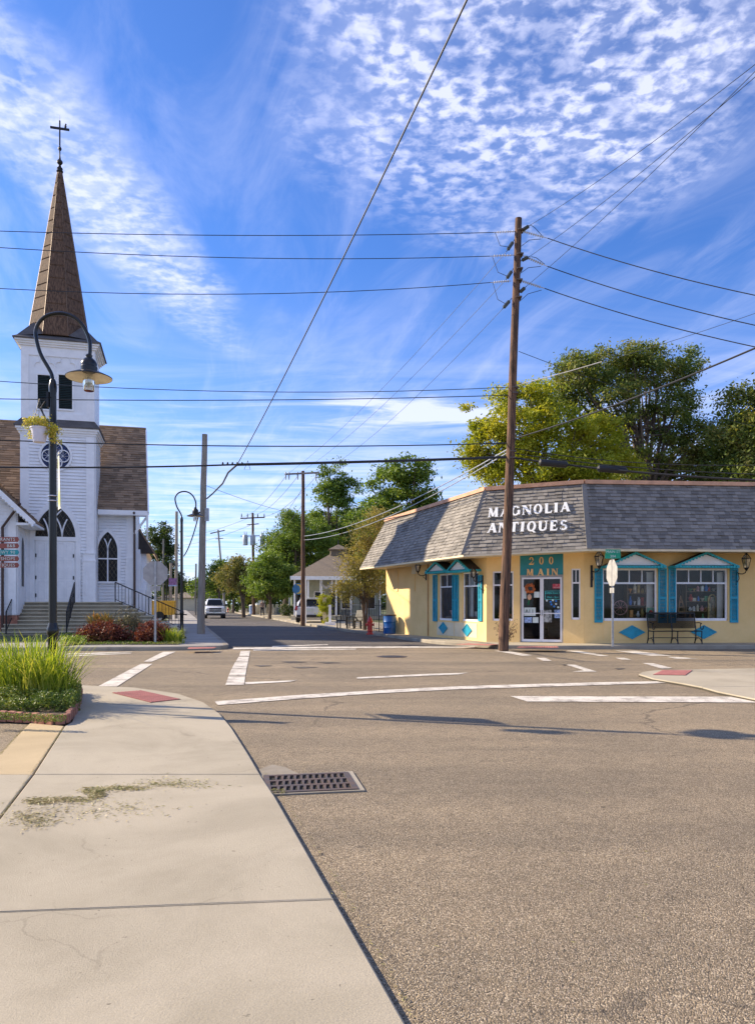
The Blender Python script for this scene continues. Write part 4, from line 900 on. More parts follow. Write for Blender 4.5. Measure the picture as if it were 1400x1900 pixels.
lantern(MA, 878, 1063, 'black curled lantern on the side wall beside the entrance corner', .5, .7)

# interior goods --------------------------------------------------------
gm = {k: pm('goods_'+k, c_, .4, var=.2, scale=9) for k, c_ in dict(cream=(.8, .68, .48), red=(.6, .06, .05), blue=(.06, .22, .65), green=(.1, .32, .13), brown=(.4, .2, .08), white=(.88, .86, .8), pink=(.8, .38, .38), brass=(.7, .48, .15), orange=(.75, .3, .06)).items()}
M['shelf'] = pm('shelf_wood', (.24, .14, .07), .6)
def shelf_unit(Mx, x0, x1, y, z0, z1, n, label, dep=.3):
    c0 = Mx @ Vector(((x0+x1)/2, y, .12)); t = thing('display_shelves', label, 'shelves', c0)
    m_ = MB(Mx); m_.box(x0, x0+.03, y, y+dep, .02, z1); m_.box(x1-.03, x1, y, y+dep, .02, z1); m_.build('upright', M['shelf'], t)
    zs_ = [z0+(z1-z0)*i/n for i in range(n+1)]
    for z in zs_: MB(Mx).box(x0+.031, x1-.031, y, y+dep, z-.02, z).build('shelf', M['shelf'], t)
    return zs_
USED = set()
def goods(Mx, x0, x1, y, z, n, where, grp, hmax=.34, big=False):
    for i in range(n):
        x = x0+(x1-x0)*(i+.5)/n+random.uniform(-.02, .02); k = random.choice(list(gm)); h = random.uniform(.4, 1)*hmax; r = random.uniform(.32, .55)*(x1-x0)/n
        r = min(r, .16); yy_ = y+random.uniform(-.03, .03); ty = random.choice(('vase', 'box', 'jar', 'bowl')); m_ = MB(Mx)
        while (k, ty, where) in USED: k = random.choice(list(gm)); ty = random.choice(('vase', 'box', 'jar', 'bowl'))
        USED.add((k, ty, where))
        if ty == 'vase': m_.lathe([(r*.5, 0), (r*.9, h*.3), (r, h*.45), (r*.35, h*.8), (r*.5, h)], 10, (x, yy_, z))
        elif ty == 'jar': m_.lathe([(r*.8, 0), (r*.8, h*.7), (r*.45, h*.8), (r*.5, h*.95), (.005, h)], 10, (x, yy_, z))
        elif ty == 'bowl': m_.lathe([(r*.3, 0), (r*.35, h*.1), (r, h*.5), (r*.9, h*.5), (r*.3, h*.15)], 12, (x, yy_, z))
        else: m_.box(x-r*.8, x+r*.8, yy_-.03, yy_+.05, z, z+h*.8); m_.box(x-r*.84, x+r*.84, yy_-.034, yy_+.054, z+h*.805, z+h*.9)
        nm = {'vase': 'vase', 'jar': 'jar', 'bowl': 'bowl', 'box': 'trinket_box'}[ty]
        tag(m_.build(nm, gm[k], smooth=ty != 'box'), f'small {k} {nm.replace("_", " ")} {where}', nm.replace('_', ' '), grp)
zz = shelf_unit(MC, 1.75, 2.85, .60, .85, 2.1, 3, 'brown shelves full of trinkets behind the left front window')
for i, z in enumerate(zz[:-1]): goods(MC, 1.82, 2.8, .66, z+.003, 7, 'on the brown shelves behind the left front window', 'trinkets on the left window shelves')
zz = shelf_unit(MC, 3.85, 5.15, .62, .72, 2.1, 4, 'wooden shelves of crockery behind the right front window')
for i, z in enumerate(zz[:-1]): goods(MC, 3.95, 5.1, .66, z+.003, 8, 'on the shelves behind the right front window', 'crockery on the right window shelves', .26)
m_ = MB(MC); m_.box(.7, 2.75, .24, .6, .12, .60); tag(m_.build('display_ledge', M['shelf']), 'low wooden display ledge inside the left front window', 'ledge')
m_ = MB(MC); m_.box(3.5, 5.5, .24, .6, .12, .56); tag(m_.build('display_ledge', M['shelf']), 'low wooden display ledge inside the right front window', 'ledge')
goods(MC, .75, 2.7, .36, .603, 12, 'on the ledge inside the left front window', 'goods on the left window ledge', .3); goods(MC, 3.6, 5.45, .36, .563, 12, 'on the ledge inside the right front window', 'goods on the right window ledge', .24)
# picture card in window, wheel, screen
x, z = on(MC, 1204, 1137, .3); t = thing('framed_card', 'pale green framed card leaning in the lower right of the left front window', 'picture', MC @ Vector((x, .3, z-.2)))
MB(MC).box(x-.16, x+.16, .21, .23, z-.22, z+.2).build('frame', gm['cream'], t); MB(MC).box(x-.13, x+.13, .2, .209, z-.19, z+.17).build('card', pm('green_card', (.2, .42, .3), .7), t); MB(MC).lathe([(.05, 0), (.08, .07), (.03, .14)], 8, (x, .19, z-.05)).build('card_motif', gm['red'], t)
x, z = on(MC, 1150, 1128, .5); t = thing('spinning_wheel', 'dark wire wheel standing in the left front window', 'wheel', MC @ Vector((x, .5, .6)))
m_ = MB(MC); N = 20; m_.tube([(x+.24*math.cos(2*math.pi*k/N), .5, z+.24*math.sin(2*math.pi*k/N)) for k in range(N+1)], .013, 5)
for k in range(10): m_.tube([(x, .5, z), (x+.24*math.cos(k*.628), .5, z+.24*math.sin(k*.628))], .006, 4)
m_.build('rim', gm['pink'], t); MB(MC).tube([(x-.2, .5, .6), (x, .5, z), (x+.2, .5, .6)], .014, 5).build('stand', M['shelf'], t)
x, z = on(MC, 1321, 1118, .55); t = thing('carved_screen', 'tall pale carved screen in the right front window', 'screen', MC @ Vector((x, .55, .56)))
ar = [(x-.16, .58), (x+.16, .58)]+[(x+.16*math.cos(R(a)), 1.45+.2*math.sin(R(a))) for a in range(0, 181, 20)]; inn = [(x+(p[0]-x)*.72, .7+(p[1]-.58)*.86) for p in ar]
MB(MC).ring(ar, inn, .54, .58).build('frame', gm['brass'], t)
for k in range(-2, 3): MB(MC).tube([(x+k*.04, .56, .7), (x+k*.045, .56, 1.3), (x+k*.02, .56, 1.55)], .01, 5).build('branch', gm['cream'], t)
x, z = on(MC, 1335, 1135, .4); t = thing('hoop', 'dark round hoop at the right edge of the right front window', 'hoop', MC @ Vector((x, .4, .57)))
MB(MC).tube([(x+.14*math.cos(2*math.pi*k/16), .4+.01*k/16, .72+.14*math.sin(2*math.pi*k/16)) for k in range(17)], .018, 6).build('ring', M['plastic'], t); MB(MC).box(x-.05, x+.05, .38, .43, .56, .585).build('foot', M['plastic'], t)
x, z = on(MC, 1262, 1105, .5); t = thing('coat_dress', 'orange wooden chair back standing at the left of the right front window', 'chair back', MC @ Vector((x, .5, .56))); t.name = 'chair_back'
m_ = MB(MC); m_.tube([(x-.12, .5, .56), (x-.06, .5, 1.2), (x, .5, 1.6)], .02, 6); m_.tube([(x+.2, .5, .56), (x+.12, .5, 1.2), (x, .5, 1.6)], .02, 6); m_.build('side_rail', gm['brown'], t)
for k in range(5): MB(MC).beam((x-.1+k*.01, .5, .7+k*.17), (x+.17-k*.02, .5, .7+k*.17), .02, .03).build('rung', gm['brown'], t)
goods(MA, wA1[0]+.1, wA1[1]-.1, .45, .85, 3, 'in the farther side window', 'goods in the farther side window', .5); goods(MA, wA2[0]+.1, wA2[1]-.1, .45, .85, 3, 'in the side window nearest the corner', 'goods in the nearer side window', .3)
m_ = MB(MA); m_.box(wA1[0], wA2[1], .3, .6, .12, .84); tag(m_.build('display_ledge', M['shelf']), 'display ledge inside the two side windows', 'ledge')
m_ = MB(MA); m_.box(wA2[0]-.1, wA2[0]+.25, .32, .36, .85, 2.3); tag(m_.build('curtain', M['cloth_white']), 'pale curtain hanging inside the side window nearest the corner', 'curtain')
m_ = MB(MC); m_.box(wC1[1]-.24, wC1[1]-.02, .3, .33, 1.0, 2.4); tag(m_.build('curtain', M['cloth_white']), 'pale curtain at the right edge of the left front window', 'curtain')
m_ = MB(MC); m_.box(wC2[1]-.22, wC2[1]-.02, .3, .33, .7, 2.4); tag(m_.build('curtain', M['cloth_white']), 'pale curtain at the right edge of the right front window', 'curtain')
# threshold paint and mat
q = [G(905, 1189.6, .126), G(958, 1189.2, .126), G(1000, 1191.5, .126), G(1080, 1192.3, .126), G(1050, 1187, .126), G(1048, 1183.6, .126), G(962, 1183.6, .126)]
m_ = MB(); q = ccw([tuple(p[:2]) for p in q]); m_.add([(p[0], p[1], .126) for p in q], [tuple(range(len(q)))]); m_.build('painted_threshold', M['teal_floor'], kind='structure')
c0 = G(1000, 1185.8, .13); MB(frame(c0, uBC)).xz([(-.55, 0)], 0, 0) if False else None
mm_ = MB(frame(Vector((c0.x, c0.y, 0)), uBC)); mm_.prism([(.58*math.cos(R(a)), -.02-.30*math.sin(R(a))) for a in range(0, 181, 15)][::-1], .127, .15); tag(mm_.build('door_mat', M['mat']), 'half round brown doormat in front of the shop doors', 'doormat')

# ================================================================== CHURCH
th = R(14.8); ex = Vector((math.cos(th), math.sin(th), 0)); ey = Vector((-math.sin(th), math.cos(th), 0))
TD = 2.45
T0 = P(38.5, HY, 33.9); T0.z = 0
CH = frame(T0, ex)                                   # x along the front, y back, z up
church = thing('church', 'white clapboard church with tall brown metal steeple and brown shingle roofs', 'church', T0, th)
TW = 3.12; FZ = on(CH, 60, 1117)[1]
def cz(py, px=100, off=0): return on(CH, px, py, off)[1]
def siding(Mx, x0, x1, z0, z1, pitch, parent, holes=(), name='siding', y=0.0):
    """lapped boards; holes(z) -> list of (xa,xb) left out"""
    m_ = MB(Mx); n = int((z1-z0)/pitch)
    for i in range(n):
        za = z0+(z1-z0)*i/n; zb_ = z0+(z1-z0)*(i+1)/n; segs = [(x0, x1)]
        for h in holes:
            r_ = h((za+zb_)/2)
            if r_:
                ns_ = []
                for (a, b) in segs:
                    if r_[1] <= a or r_[0] >= b: ns_.append((a, b))
                    else:
                        if r_[0] > a: ns_.append((a, r_[0]))
                        if r_[1] < b: ns_.append((r_[1], b))
                segs = ns_
        for (a, b) in segs: m_.hexa([(a, y-.046, za+.014), (b, y-.046, za+.014), (b, y+.0, za+.0), (a, y+.0, za+.0), (a, y-.006, zb_-.001), (b, y-.006, zb_-.001), (b, y, zb_-.001), (a, y, zb_-.001)])
    return m_.build(name, M['white'], parent, kind='stuff')
def arch_pts(xc, hw, zs_, rise, n=10):
    """pointed arch outline from left spring to right spring"""
    pts = []
    Rr = (hw*hw+rise*rise)/(2*hw)
    aend = math.asin(min(1, rise/Rr))
    for i in range(n+1):
        a = aend*i/n; pts.append((xc-hw+Rr-Rr*math.cos(a), zs_+Rr*math.sin(a)))
    r_ = [(2*xc-p[0], p[1]) for p in pts[:-1]][::-1]; return pts+r_
def arch_hole(xc, hw, z0, zs_, rise):
    pts = arch_pts(xc, hw, zs_, rise)
    def f(z):
        if z < z0: return None
        if z <= zs_: return (xc-hw, xc+hw)
        if z >= zs_+rise: return None
        for a, b in zip(pts[:11], pts[1:11]):
            if a[1] <= z <= b[1]: x = a[0]+(b[0]-a[0])*(z-a[1])/(b[1]-a[1]+1e-9); return (x, 2*xc-x)
        return None
    return f
z_sk0 = cz(790, 60); z_sk1 = cz(776, 60, .0); z_bt = cz(640, 60)
# tower body
m_ = MB(CH); m_.box(0, TW, .001, TD, 0.3, z_sk0); m_.build('tower', M['white'], church)
m_ = MB(CH); m_.box(.03, TW-.03, .03, TD-.03, z_sk0, z_bt+.1); m_.build('belfry', M['white'], church)
dxc = on(CH, 103, 1000)[0]; dhw = (on(CH, 140, 1050)[0]-on(CH, 66, 1050)[0])/2; zt_d = cz(1003); z_sp = cz(997); z_apex = cz(942)
ahw = (on(CH, 137, 990)[0]-on(CH, 71.5, 990)[0])/2
trim = .26
cwx, cwz = on(CH, 103.5, 846); cwr = .72
holes = [arch_hole(dxc, dhw+trim*.6, FZ-.2, z_sp-.2, z_apex-z_sp+.45), lambda z: (cwx-math.sqrt(max(0, cwr**2-(z-cwz)**2)), cwx+math.sqrt(max(0, cwr**2-(z-cwz)**2))) if abs(z-cwz) < cwr else None]
cb = .36
siding(CH, cb, TW-cb, FZ-.15, z_sk0-.42, .145, church, holes)
MR = frame(CH @ Vector((TW, 0, 0)), ey)                  # tower right side, x runs back, outward = ... facing right
m_ = MB(CH)
for (xa, xb) in ((-.02, cb), (TW-cb, TW+.02)): m_.box(xa, xb, -.05, -.001, FZ-.15, z_sk0)
m_.box(cb, TW-cb, -.052, -.001, z_sk0-.42, z_sk0-.0); m_.box(TW+.001, TW+.05, -.05, .34, FZ-.15, z_sk0); m_.build('corner_board', M['white_trim'], church)
m_ = MB(CH)
z = FZ
while z < z_sk0-.2:
    m_.hexa([(TW+.0, .34, z), (TW+.028, .34, z), (TW+.028, TD, z), (TW, TD, z), (TW, .34, z+.144), (TW+.008, .34, z+.144), (TW+.008, TD, z+.144), (TW, TD, z+.144)]); z += .145
m_.build('siding', M['white'], church, kind='stuff')
# buttress panels beside the door
for xb in (TW-.30, ):
    zA, zB2 = FZ, cz(1028, 155); m_ = MB(CH); m_.box(xb-.2, TW+.06, -.16, -.053, zA-.1, zB2-.35); m_.box(xb-.22, TW+.08, -.18, -.053, zB2-.35, zB2-.28); m_.box(xb-.18, TW+.04, -.12, -.053, zB2-.28, zB2); m_.box(xb-.2, TW+.06, -.15, -.053, zB2, zB2+.05)
    ap = arch_pts(xb-.01, .09, zB2-.9, .16); m_.ring([(xb-.10, zA+.3)]+ap+[(xb+.08, zA+.3)], [(xb-.075, zA+.33)]+[(xb-.01+(p[0]-xb+.01)*.72, p[1]-.02) for p in ap]+[(xb+.055, zA+.33)], -.18, -.155); m_.build('buttress', M['white_trim'], church)
# arch trim + transom + doors
def gothic(Mx, xc, hw, z0, zs_, rise, tr, parent, y=-.05, name='arched_trim', mat='white_trim', bottom=False):
    a = arch_pts(xc, hw, zs_, rise); o_ = arch_pts(xc, hw+tr, zs_, rise+tr*1.35)
    outer = [(xc-hw-tr, z0)]+o_+[(xc+hw+tr, z0)]; inner = [(xc-hw, z0)]+a+[(xc+hw, z0)]
    m_ = MB(Mx); m_.ring(outer, inner, y-.03, y+.05, closed=False)
    o2 = [(xc+(p[0]-xc)*1.0, p[1]) for p in outer]
    if bottom: m_.box(xc-hw-tr-.04, xc+hw+tr+.04, y-.08, y+.05, z0-.10, z0-.002)
    return m_.build(name, M[mat], parent)
gothic(CH, dxc, max(dhw, ahw)+.02, FZ, z_sp, z_apex-z_sp+.1, .22, church)
m_ = MB(CH); m_.box(dxc-dhw-.02, dxc+dhw+.02, -.075, -.002, zt_d-.02, z_sp+.02); m_.build('lintel', M['white_trim'], church)
ap = arch_pts(dxc, dhw, z_sp+.02, z_apex-z_sp+.08); m_ = MB(CH); m_.xz(ap[::-1] if False else ap, -.015, -.003); tw = m_.build('arched_window', M['leaded'], church)
def clipw(x, z, hw, zs_, rise, xc):
    if z < zs_: return abs(x-xc) < hw
    f = arch_hole(xc, hw, zs_-1, zs_, rise)(z); return bool(f and f[0] < x < f[1])
def tracery(Mx, xc, hw, zs_, rise, y, parent, w=.05):
    m_ = MB(Mx); Rr = (hw*hw+rise*rise)/(2*hw)
    for xs_, s in ((xc-hw/3, 1), (xc+hw/3, -1), (xc-hw/3, -1), (xc+hw/3, 1)):
        pts = []
        for i in range(15):
            a = R(i*6); x = xs_+s*(Rr-Rr*math.cos(a)); z = zs_+Rr*math.sin(a)
            if clipw(x, z, hw, zs_, rise, xc): pts.append((x, y, z))
        if len(pts) > 1: m_.tube(pts, w/2, 5)
    return m_.build('tracery', M['white_trim'], parent)
tracery(CH, dxc, dhw, z_sp+.02, z_apex-z_sp+.08, -.03, tw, .07)
def lattice(Mx, xc, hw, z0, zs_, rise, y, parent, step=.2):
    m_ = MB(Mx); k = -20
    for s in (1, -1):
        for k in range(-30, 31):
            seg = []
            for i in range(60):
                z = z0+(zs_+rise-z0)*i/59; x = xc+k*step+s*(z-z0)*.62
                ok = clipw(x, z, hw, zs_, rise, xc) and z > z0
                if ok: seg.append((x, y, z))
                elif len(seg) > 1: m_.tube([seg[0], seg[-1]], .0045, 3, False); seg = []
                else: seg = []
            if len(seg) > 1: m_.tube([seg[0], seg[-1]], .0045, 3, False)
    return m_.build('lead_lattice', M['lead'], parent, kind='stuff')
lattice(CH, dxc, dhw, z_sp+.02, z_sp+.03, z_apex-z_sp+.05, -.02, tw, .21)
for (xa, xb) in ((dxc-dhw+.02, dxc-.006), (dxc+.006, dxc+dhw-.02)):
    m_ = MB(CH); m_.box(xa, xb, -.03, -.002, FZ+.01, zt_d-.022); dr_ = m_.build('door', M['white_trim'], church); w = xb-xa; zz = [FZ+.12, FZ+.95, FZ+1.05, FZ+1.9, FZ+2.0, zt_d-.12]
    for i in range(0, 6, 2):
        for (pa, pb) in ((xa+w*.1, xa+w*.46), (xa+w*.54, xa+w*.9)):
            m_ = MB(CH); m_.ring([(pa, zz[i]), (pb, zz[i]), (pb, zz[i+1]), (pa, zz[i+1])], [(pa+.03, zz[i]+.03), (pb-.03, zz[i]+.03), (pb-.03, zz[i+1]-.03), (pa+.03, zz[i+1]-.03)], -.045, -.028); m_.build('panel', M['white'], dr_)
    hx = xa+.03 if xa < dxc-.1 else xb-.03
    for z in (FZ+.3, FZ+1.1, FZ+2.1): MB(CH).box(hx-.05, hx+.0, -.06, -.045, z-.08, z+.08).build('hinge', M['black'], dr_)
# round window
m_ = MB(CH); N = 28; m_.ring([(cwx+cwr*math.cos(-2*math.pi*k/N), cwz+cwr*math.sin(-2*math.pi*k/N)) for k in range(N)][::-1], [(cwx+(cwr-.1)*math.cos(-2*math.pi*k/N), cwz+(cwr-.1)*math.sin(-2*math.pi*k/N)) for k in range(N)][::-1], -.08, -.002)
rw = m_.build('round_window', M['white_trim'], church)
m_ = MB(CH); m_.xz([(cwx+(cwr-.1)*math.cos(2*math.pi*k/N), cwz+(cwr-.1)*math.sin(2*math.pi*k/N)) for k in range(N)], -.015, -.004); m_.build('pane', M['leaded_blue'], rw)
m_ = MB(CH)
for k in range(4):
    a = k*math.pi/2; cx_, cz_ = cwx+.31*math.cos(a), cwz+.31*math.sin(a)
    m_.tube([(cx_+.27*math.cos(2*math.pi*j/14), -.04, cz_+.27*math.sin(2*math.pi*j/14)) for j in range(15)], .03, 5)
    for j in range(8): m_.tube([(cx_, -.03, cz_), (cx_+.25*math.cos(j*.785), -.03, cz_+.25*math.sin(j*.785))], .007, 3)
m_.build('tracery', M['white_trim'], rw)
# skirt roof between stages
def skirt(Mx, x0, x1, y0, y1, z0, z1, ov, mat, parent, name, base=0.0):
    m_ = MB(Mx); lo = [(x0-ov, y0-ov, z0), (x1+ov, y0-ov, z0), (x1+ov, y1+ov, z0), (x0-ov, y1+ov, z0)]; hi = [(x0-base, y0-base, z1), (x1+base, y0-base, z1), (x1+base, y1+base, z1), (x0-base, y1+base, z1)]
    m_.add([(p[0], p[1], p[2]-.05) for p in lo]+lo+hi, [(3, 2, 1, 0), (0, 1, 5, 4), (1, 2, 6, 5), (2, 3, 7, 6), (3, 0, 4, 7), (4, 5, 9, 8), (5, 6, 10, 9), (6, 7, 11, 10), (7, 4, 8, 11), (8, 9, 10, 11)]); return m_.build(name, M[mat], parent)
skirt(CH, 0, TW, 0, TD, z_sk0, z_sk1+.02, .26, 'slate', church, 'skirt_roof', -.02)
m_ = MB(CH)
for k in range(3): o_ = .20-k*.06; z1_ = z_sk0-.052-k*.10; m_.box(-o_, TW+o_, -o_, TD+o_, z1_-.10, z1_-.001)
m_.build('cornice', M['white_trim'], church)
# belfry detail
bx0, bx1 = .03, TW-.03; fyb = .03
m_ = MB(CH)
for (xa, xb) in ((bx0-.02, bx0+.30), (bx1-.30, bx1+.02)): m_.box(xa, xb, fyb-.045, fyb-.001, z_sk1, z_bt-.1)
m_.box(bx0+.30, bx1-.30, fyb-.047, fyb-.001, z_bt-.45, z_bt-.1); m_.box(bx0+.30, bx1-.30, fyb-.047, fyb-.001, z_sk1, z_sk1+.3)
m_.box(TW-.03, TW+.005, 0, .3, z_sk1, z_bt-.1); m_.build('belfry_trim', M['white_trim'], church)
for (pa, pb) in ((70, 95.5), (109, 134)):
    xa, xb, za, zb_ = rect(CH, pa, pb, 696, 759); m_ = MB(CH); m_.ring([(xa-.07, za-.07), (xb+.07, za-.07), (xb+.07, zb_+.07), (xa-.07, zb_+.07)], [(xa, za), (xb, za), (xb, zb_), (xa, zb_)], fyb-.06, fyb-.002); lf = m_.build('louvred_opening', M['white_trim'], church)
    MB(CH).box(xa, xb, fyb-.008, fyb-.002, za, zb_).build('backing', M['shade_black'], lf); m_ = MB(CH); n = 20
    for i in range(n):
        z = za+(zb_-za)*(i+.3)/n; m_.hexa([(xa, fyb-.055, z-.02), (xb, fyb-.055, z-.02), (xb, fyb-.01, z+.03), (xa, fyb-.01, z+.03), (xa, fyb-.055, z-.008), (xb, fyb-.055, z-.008), (xb, fyb-.01, z+.042), (xa, fyb-.01, z+.042)])
    m_.build('louvre_slats', M['louver'], lf, kind='stuff')
    xc = (xa+xb)/2; m_ = MB(CH); zc_ = zb_+.42
    for (dx, dz_, r_, a0, a1) in ((0, .22, .22, -10, 190), (-.27, 0, .16, 60, 200), (.27, 0, .16, -20, 120)):
        m_.tube([(xc+dx+r_*math.cos(R(a0+(a1-a0)*j/9)), fyb-.02, zc_+dz_+r_*math.sin(R(a0+(a1-a0)*j/9))) for j in range(10)], .022, 5)
    m_.build('trefoil_moulding', M['white_trim'], church)
m_ = MB(CH)
for k in range(4): o_ = .02+k*.07; z1_ = z_bt-.12+k*.085; m_.box(-o_, TW+o_, -o_, TD+o_, z1_, z1_+.084)
z_ev = z_bt+.22; m_.build('cornice', M['white_trim'], church)
skirt(CH, 0, TW, 0, TD, z_ev+.05, z_ev+.42, .30, 'slate', church, 'skirt_roof', -.25)
# spire
scx, scy = TW/2-.10, TD/2; zs0 = z_ev+.3; tipz = cz(312, 107, scy)
rb = 1.42
def octp(r, z): return [(scx+r*math.cos(R(22.5+45*k)), scy+r*math.sin(R(22.5+45*k)), z) for k in range(8)]
m_ = MB(CH); rt = .11; lo = octp(rb, zs0); hi = octp(rt, tipz-.15); m_.add(lo+hi, [tuple(range(7, -1, -1)), tuple(range(8, 16))]+[(k, (k+1) % 8, 8+(k+1) % 8, 8+k) for k in range(8)]); spire = m_.build('spire', M['copper'], church)
m_ = MB(CH); rows = 13
for k in range(8):
    m_.tube([lo[k], hi[k]], [.018, .01], 4)
    for j in range(1, rows):
        t_ = j/rows+(.03 if k % 2 else 0); a = Vector(lo[k]).lerp(Vector(hi[k]), t_); b = Vector(lo[(k+1) % 8]).lerp(Vector(hi[(k+1) % 8]), t_); m_.tube([a, b], .014, 3)
m_.build('seam', M['copper_seam'], spire, kind='stuff')
def sp_pt(k, t_): return Vector(lo[k % 8]).lerp(Vector(hi[k % 8]), t_)
for k in range(8):
    jo = .03 if k % 2 else 0
    for j in range(rows):
        ta = max(0, j/rows+jo*(j > 0))+.004; tb = min(.985, (j+1)/rows+jo)-.004
        a, b, c_, d_ = sp_pt(k, ta), sp_pt(k+1, ta), sp_pt(k+1, tb), sp_pt(k, tb); nn = (b-a).cross(d_-a).normalized(); a, b, c_, d_ = a.lerp(b, .04), b.lerp(a, .04), c_.lerp(d_, .04), d_.lerp(c_, .04)
        dz_ = nn*random.uniform(.010, .016); e_ = nn*.002
        MB(CH).hexa([a+e_, b+e_, c_+e_, d_+e_, a+dz_, b+dz_, c_+dz_*.9, d_+dz_*.9]).build('panel', M['copper'], spire)
for (x_, y_) in ((-.18, -.18), (TW+.18, -.18), (TW+.18, TD+.18), (-.18, TD+.18)):   # broaches at the corners
    dx, dy = scx-x_, scy-y_; a = (x_, y_, z_ev+.1); k = [min(range(8), key=lambda q: (lo[q][0]-x_)**2+(lo[q][1]-y_)**2)][0]; s = sorted(range(8), key=lambda q: (lo[q][0]-x_)**2+(lo[q][1]-y_)**2)[:2]
    m_ = MB(CH); c2 = (scx-dx*.60, scy-dy*.60, z_ev+.95); p1_, p2_ = lo[s[0]], lo[s[1]]; m_.add([a, p1_, p2_, c2], [(0, 1, 3), (0, 3, 2), (0, 2, 1), (1, 2, 3)]); m_.build('broach_roof', M['slate'], church)
m_ = MB(CH); zf = tipz-.2; m_.lathe([(.13, 0), (.16, .06), (.12, .14), (.14, .2), (.07, .28), (.05, .36), (.13, .46), (.13, .54), (.05, .64), (.03, .8), (.03, 1.02), (.08, 1.1), (.08, 1.16), (.03, 1.25), (.028, 1.3)], 10, (scx, scy, zf)); m_.build('finial', M['black'], spire, smooth=True)
zx = cz(223, 107, scy); zarm = cz(237.5, 107, scy); m_ = MB(CH); m_.box(scx-.03, scx+.03, scy-.03, scy+.03, zf+1.28, zx); m_.box(scx-.42, scx-.031, scy-.025, scy+.025, zarm-.05, zarm+.05); m_.box(scx+.031, scx+.42, scy-.025, scy+.025, zarm-.05, zarm+.05); m_.tube([(scx, scy, zx-.01), (scx, scy, zx+.25)], [.01, .004], 4); m_.build('cross', M['black'], spire)
# bird
bp = CH @ Vector((scx+.25, scy, zarm+.05)); t = thing('bird', 'small dark bird perched on the right arm of the steeple cross', 'bird', bp)
m_ = MB(Matrix.Translation(bp)); m_.ball((0, 0, .09), .05, .06, .085, 8, 6); m_.ball((.012, 0, .19), .033, .033, .033, 8, 5); m_.lathe([(.02, 0), (.004, -.04)], 6, (.04, 0, .19)); m_.tube([(-.02, 0, .05), (-.07, 0, -.05)], [.03, .012], 5); m_.build('body', M['plastic'], t, smooth=True)
# nave (ridge parallel to the front), right of and left of tower
NV = 1.5; ND = 3.2
N0 = CH @ Matrix.Translation(Vector((0, NV, 0)))
xr = on(N0, 247, 1000)[0]; ze = on(N0, 230, 947, -.5)[1]; 
xle = -12.0
m_ = MB(N0); m_.box(xle, xr, .001, 2*ND, .3, ze+.2); m_.build('nave_wall', M['white'], church)
xwc = on(N0, 200, 1030)[0]; whw = (on(N0, 218, 1050)[0]-on(N0, 182, 1050)[0])/2; wz0 = on(N0, 200, 1079)[1]; wzs = on(N0, 200, 1022)[1]; wap = on(N0, 200, 987)[1]
siding(N0, TW+.05, xr-.30, FZ-.15, ze-.1, .145, church, [arch_hole(xwc, whw+.12, wz0-.1, wzs, wap-wzs+.15)])
m_ = MB(N0); m_.box(xr-.30, xr+.02, -.05, -.001, .5, ze); m_.box(xr+.001, xr+.05, -.05, .3, .5, ze); m_.box(TW+.05, xr-.30, -.06, -.001, ze-.12, ze+.05); m_.build('corner_board', M['white_trim'], church)
gothic(N0, xwc, whw, wz0, wzs, wap-wzs, .15, church, bottom=True)
m_ = MB(N0); m_.xz([(xwc-whw, wz0)]+[(xwc+whw, wz0)]+arch_pts(xwc, whw, wzs, wap-wzs)[::-1], -.012, -.003); w = m_.build('arched_window', M['leaded'], church)
lattice(N0, xwc, whw-.02, wz0, wzs, wap-wzs, -.018, w, .19)
m_ = MB(N0); m_.box(xwc-.03, xwc+.03, -.06, -.02, wz0, wzs+.02); zm = on(N0, 200, 1037)[1]; m_.box(xwc-whw, xwc-.031, -.055, -.02, zm-.03, zm+.03); m_.box(xwc+.031, xwc+whw, -.055, -.02, zm-.03, zm+.03)
Rr = (whw**2+(wap-wzs)**2)/(2*whw)
for s in (1, -1):
    pts = []
    for i in range(12):
        a = R(i*6); x = xwc+s*(Rr-Rr*math.cos(a)); z = wzs+Rr*math.sin(a)
        if clipw(x, z, whw, wzs, wap-wzs, xwc): pts.append((x, -.045, z))
    m_.tube(pts, .03, 5)
m_.build('mullion', M['white_trim'], w)
# buttress strip on the right corner
m_ = MB(N0); zq = on(N0, 240, 1037)[1]; m_.box(xr-.36, xr+.04, -.12, -.052, FZ-.2, zq-.45); m_.box(xr-.39, xr+.07, -.14, -.052, zq-.45, zq-.38); m_.box(xr-.33, xr+.02, -.10, -.052, zq-.38, zq); m_.box(xr-.36, xr+.05, -.13, -.052, zq, zq+.06)
ap = arch_pts(xr-.18, .09, zq-1.1, .14); m_.ring([(xr-.27, FZ+.2)]+ap+[(xr-.09, FZ+.2)], [(xr-.245, FZ+.23)]+[(xr-.18+(p[0]-xr+.18)*.72, p[1]-.02) for p in ap]+[(xr-.115, FZ+.23)], -.14, -.115); m_.build('buttress', M['white_trim'], church)
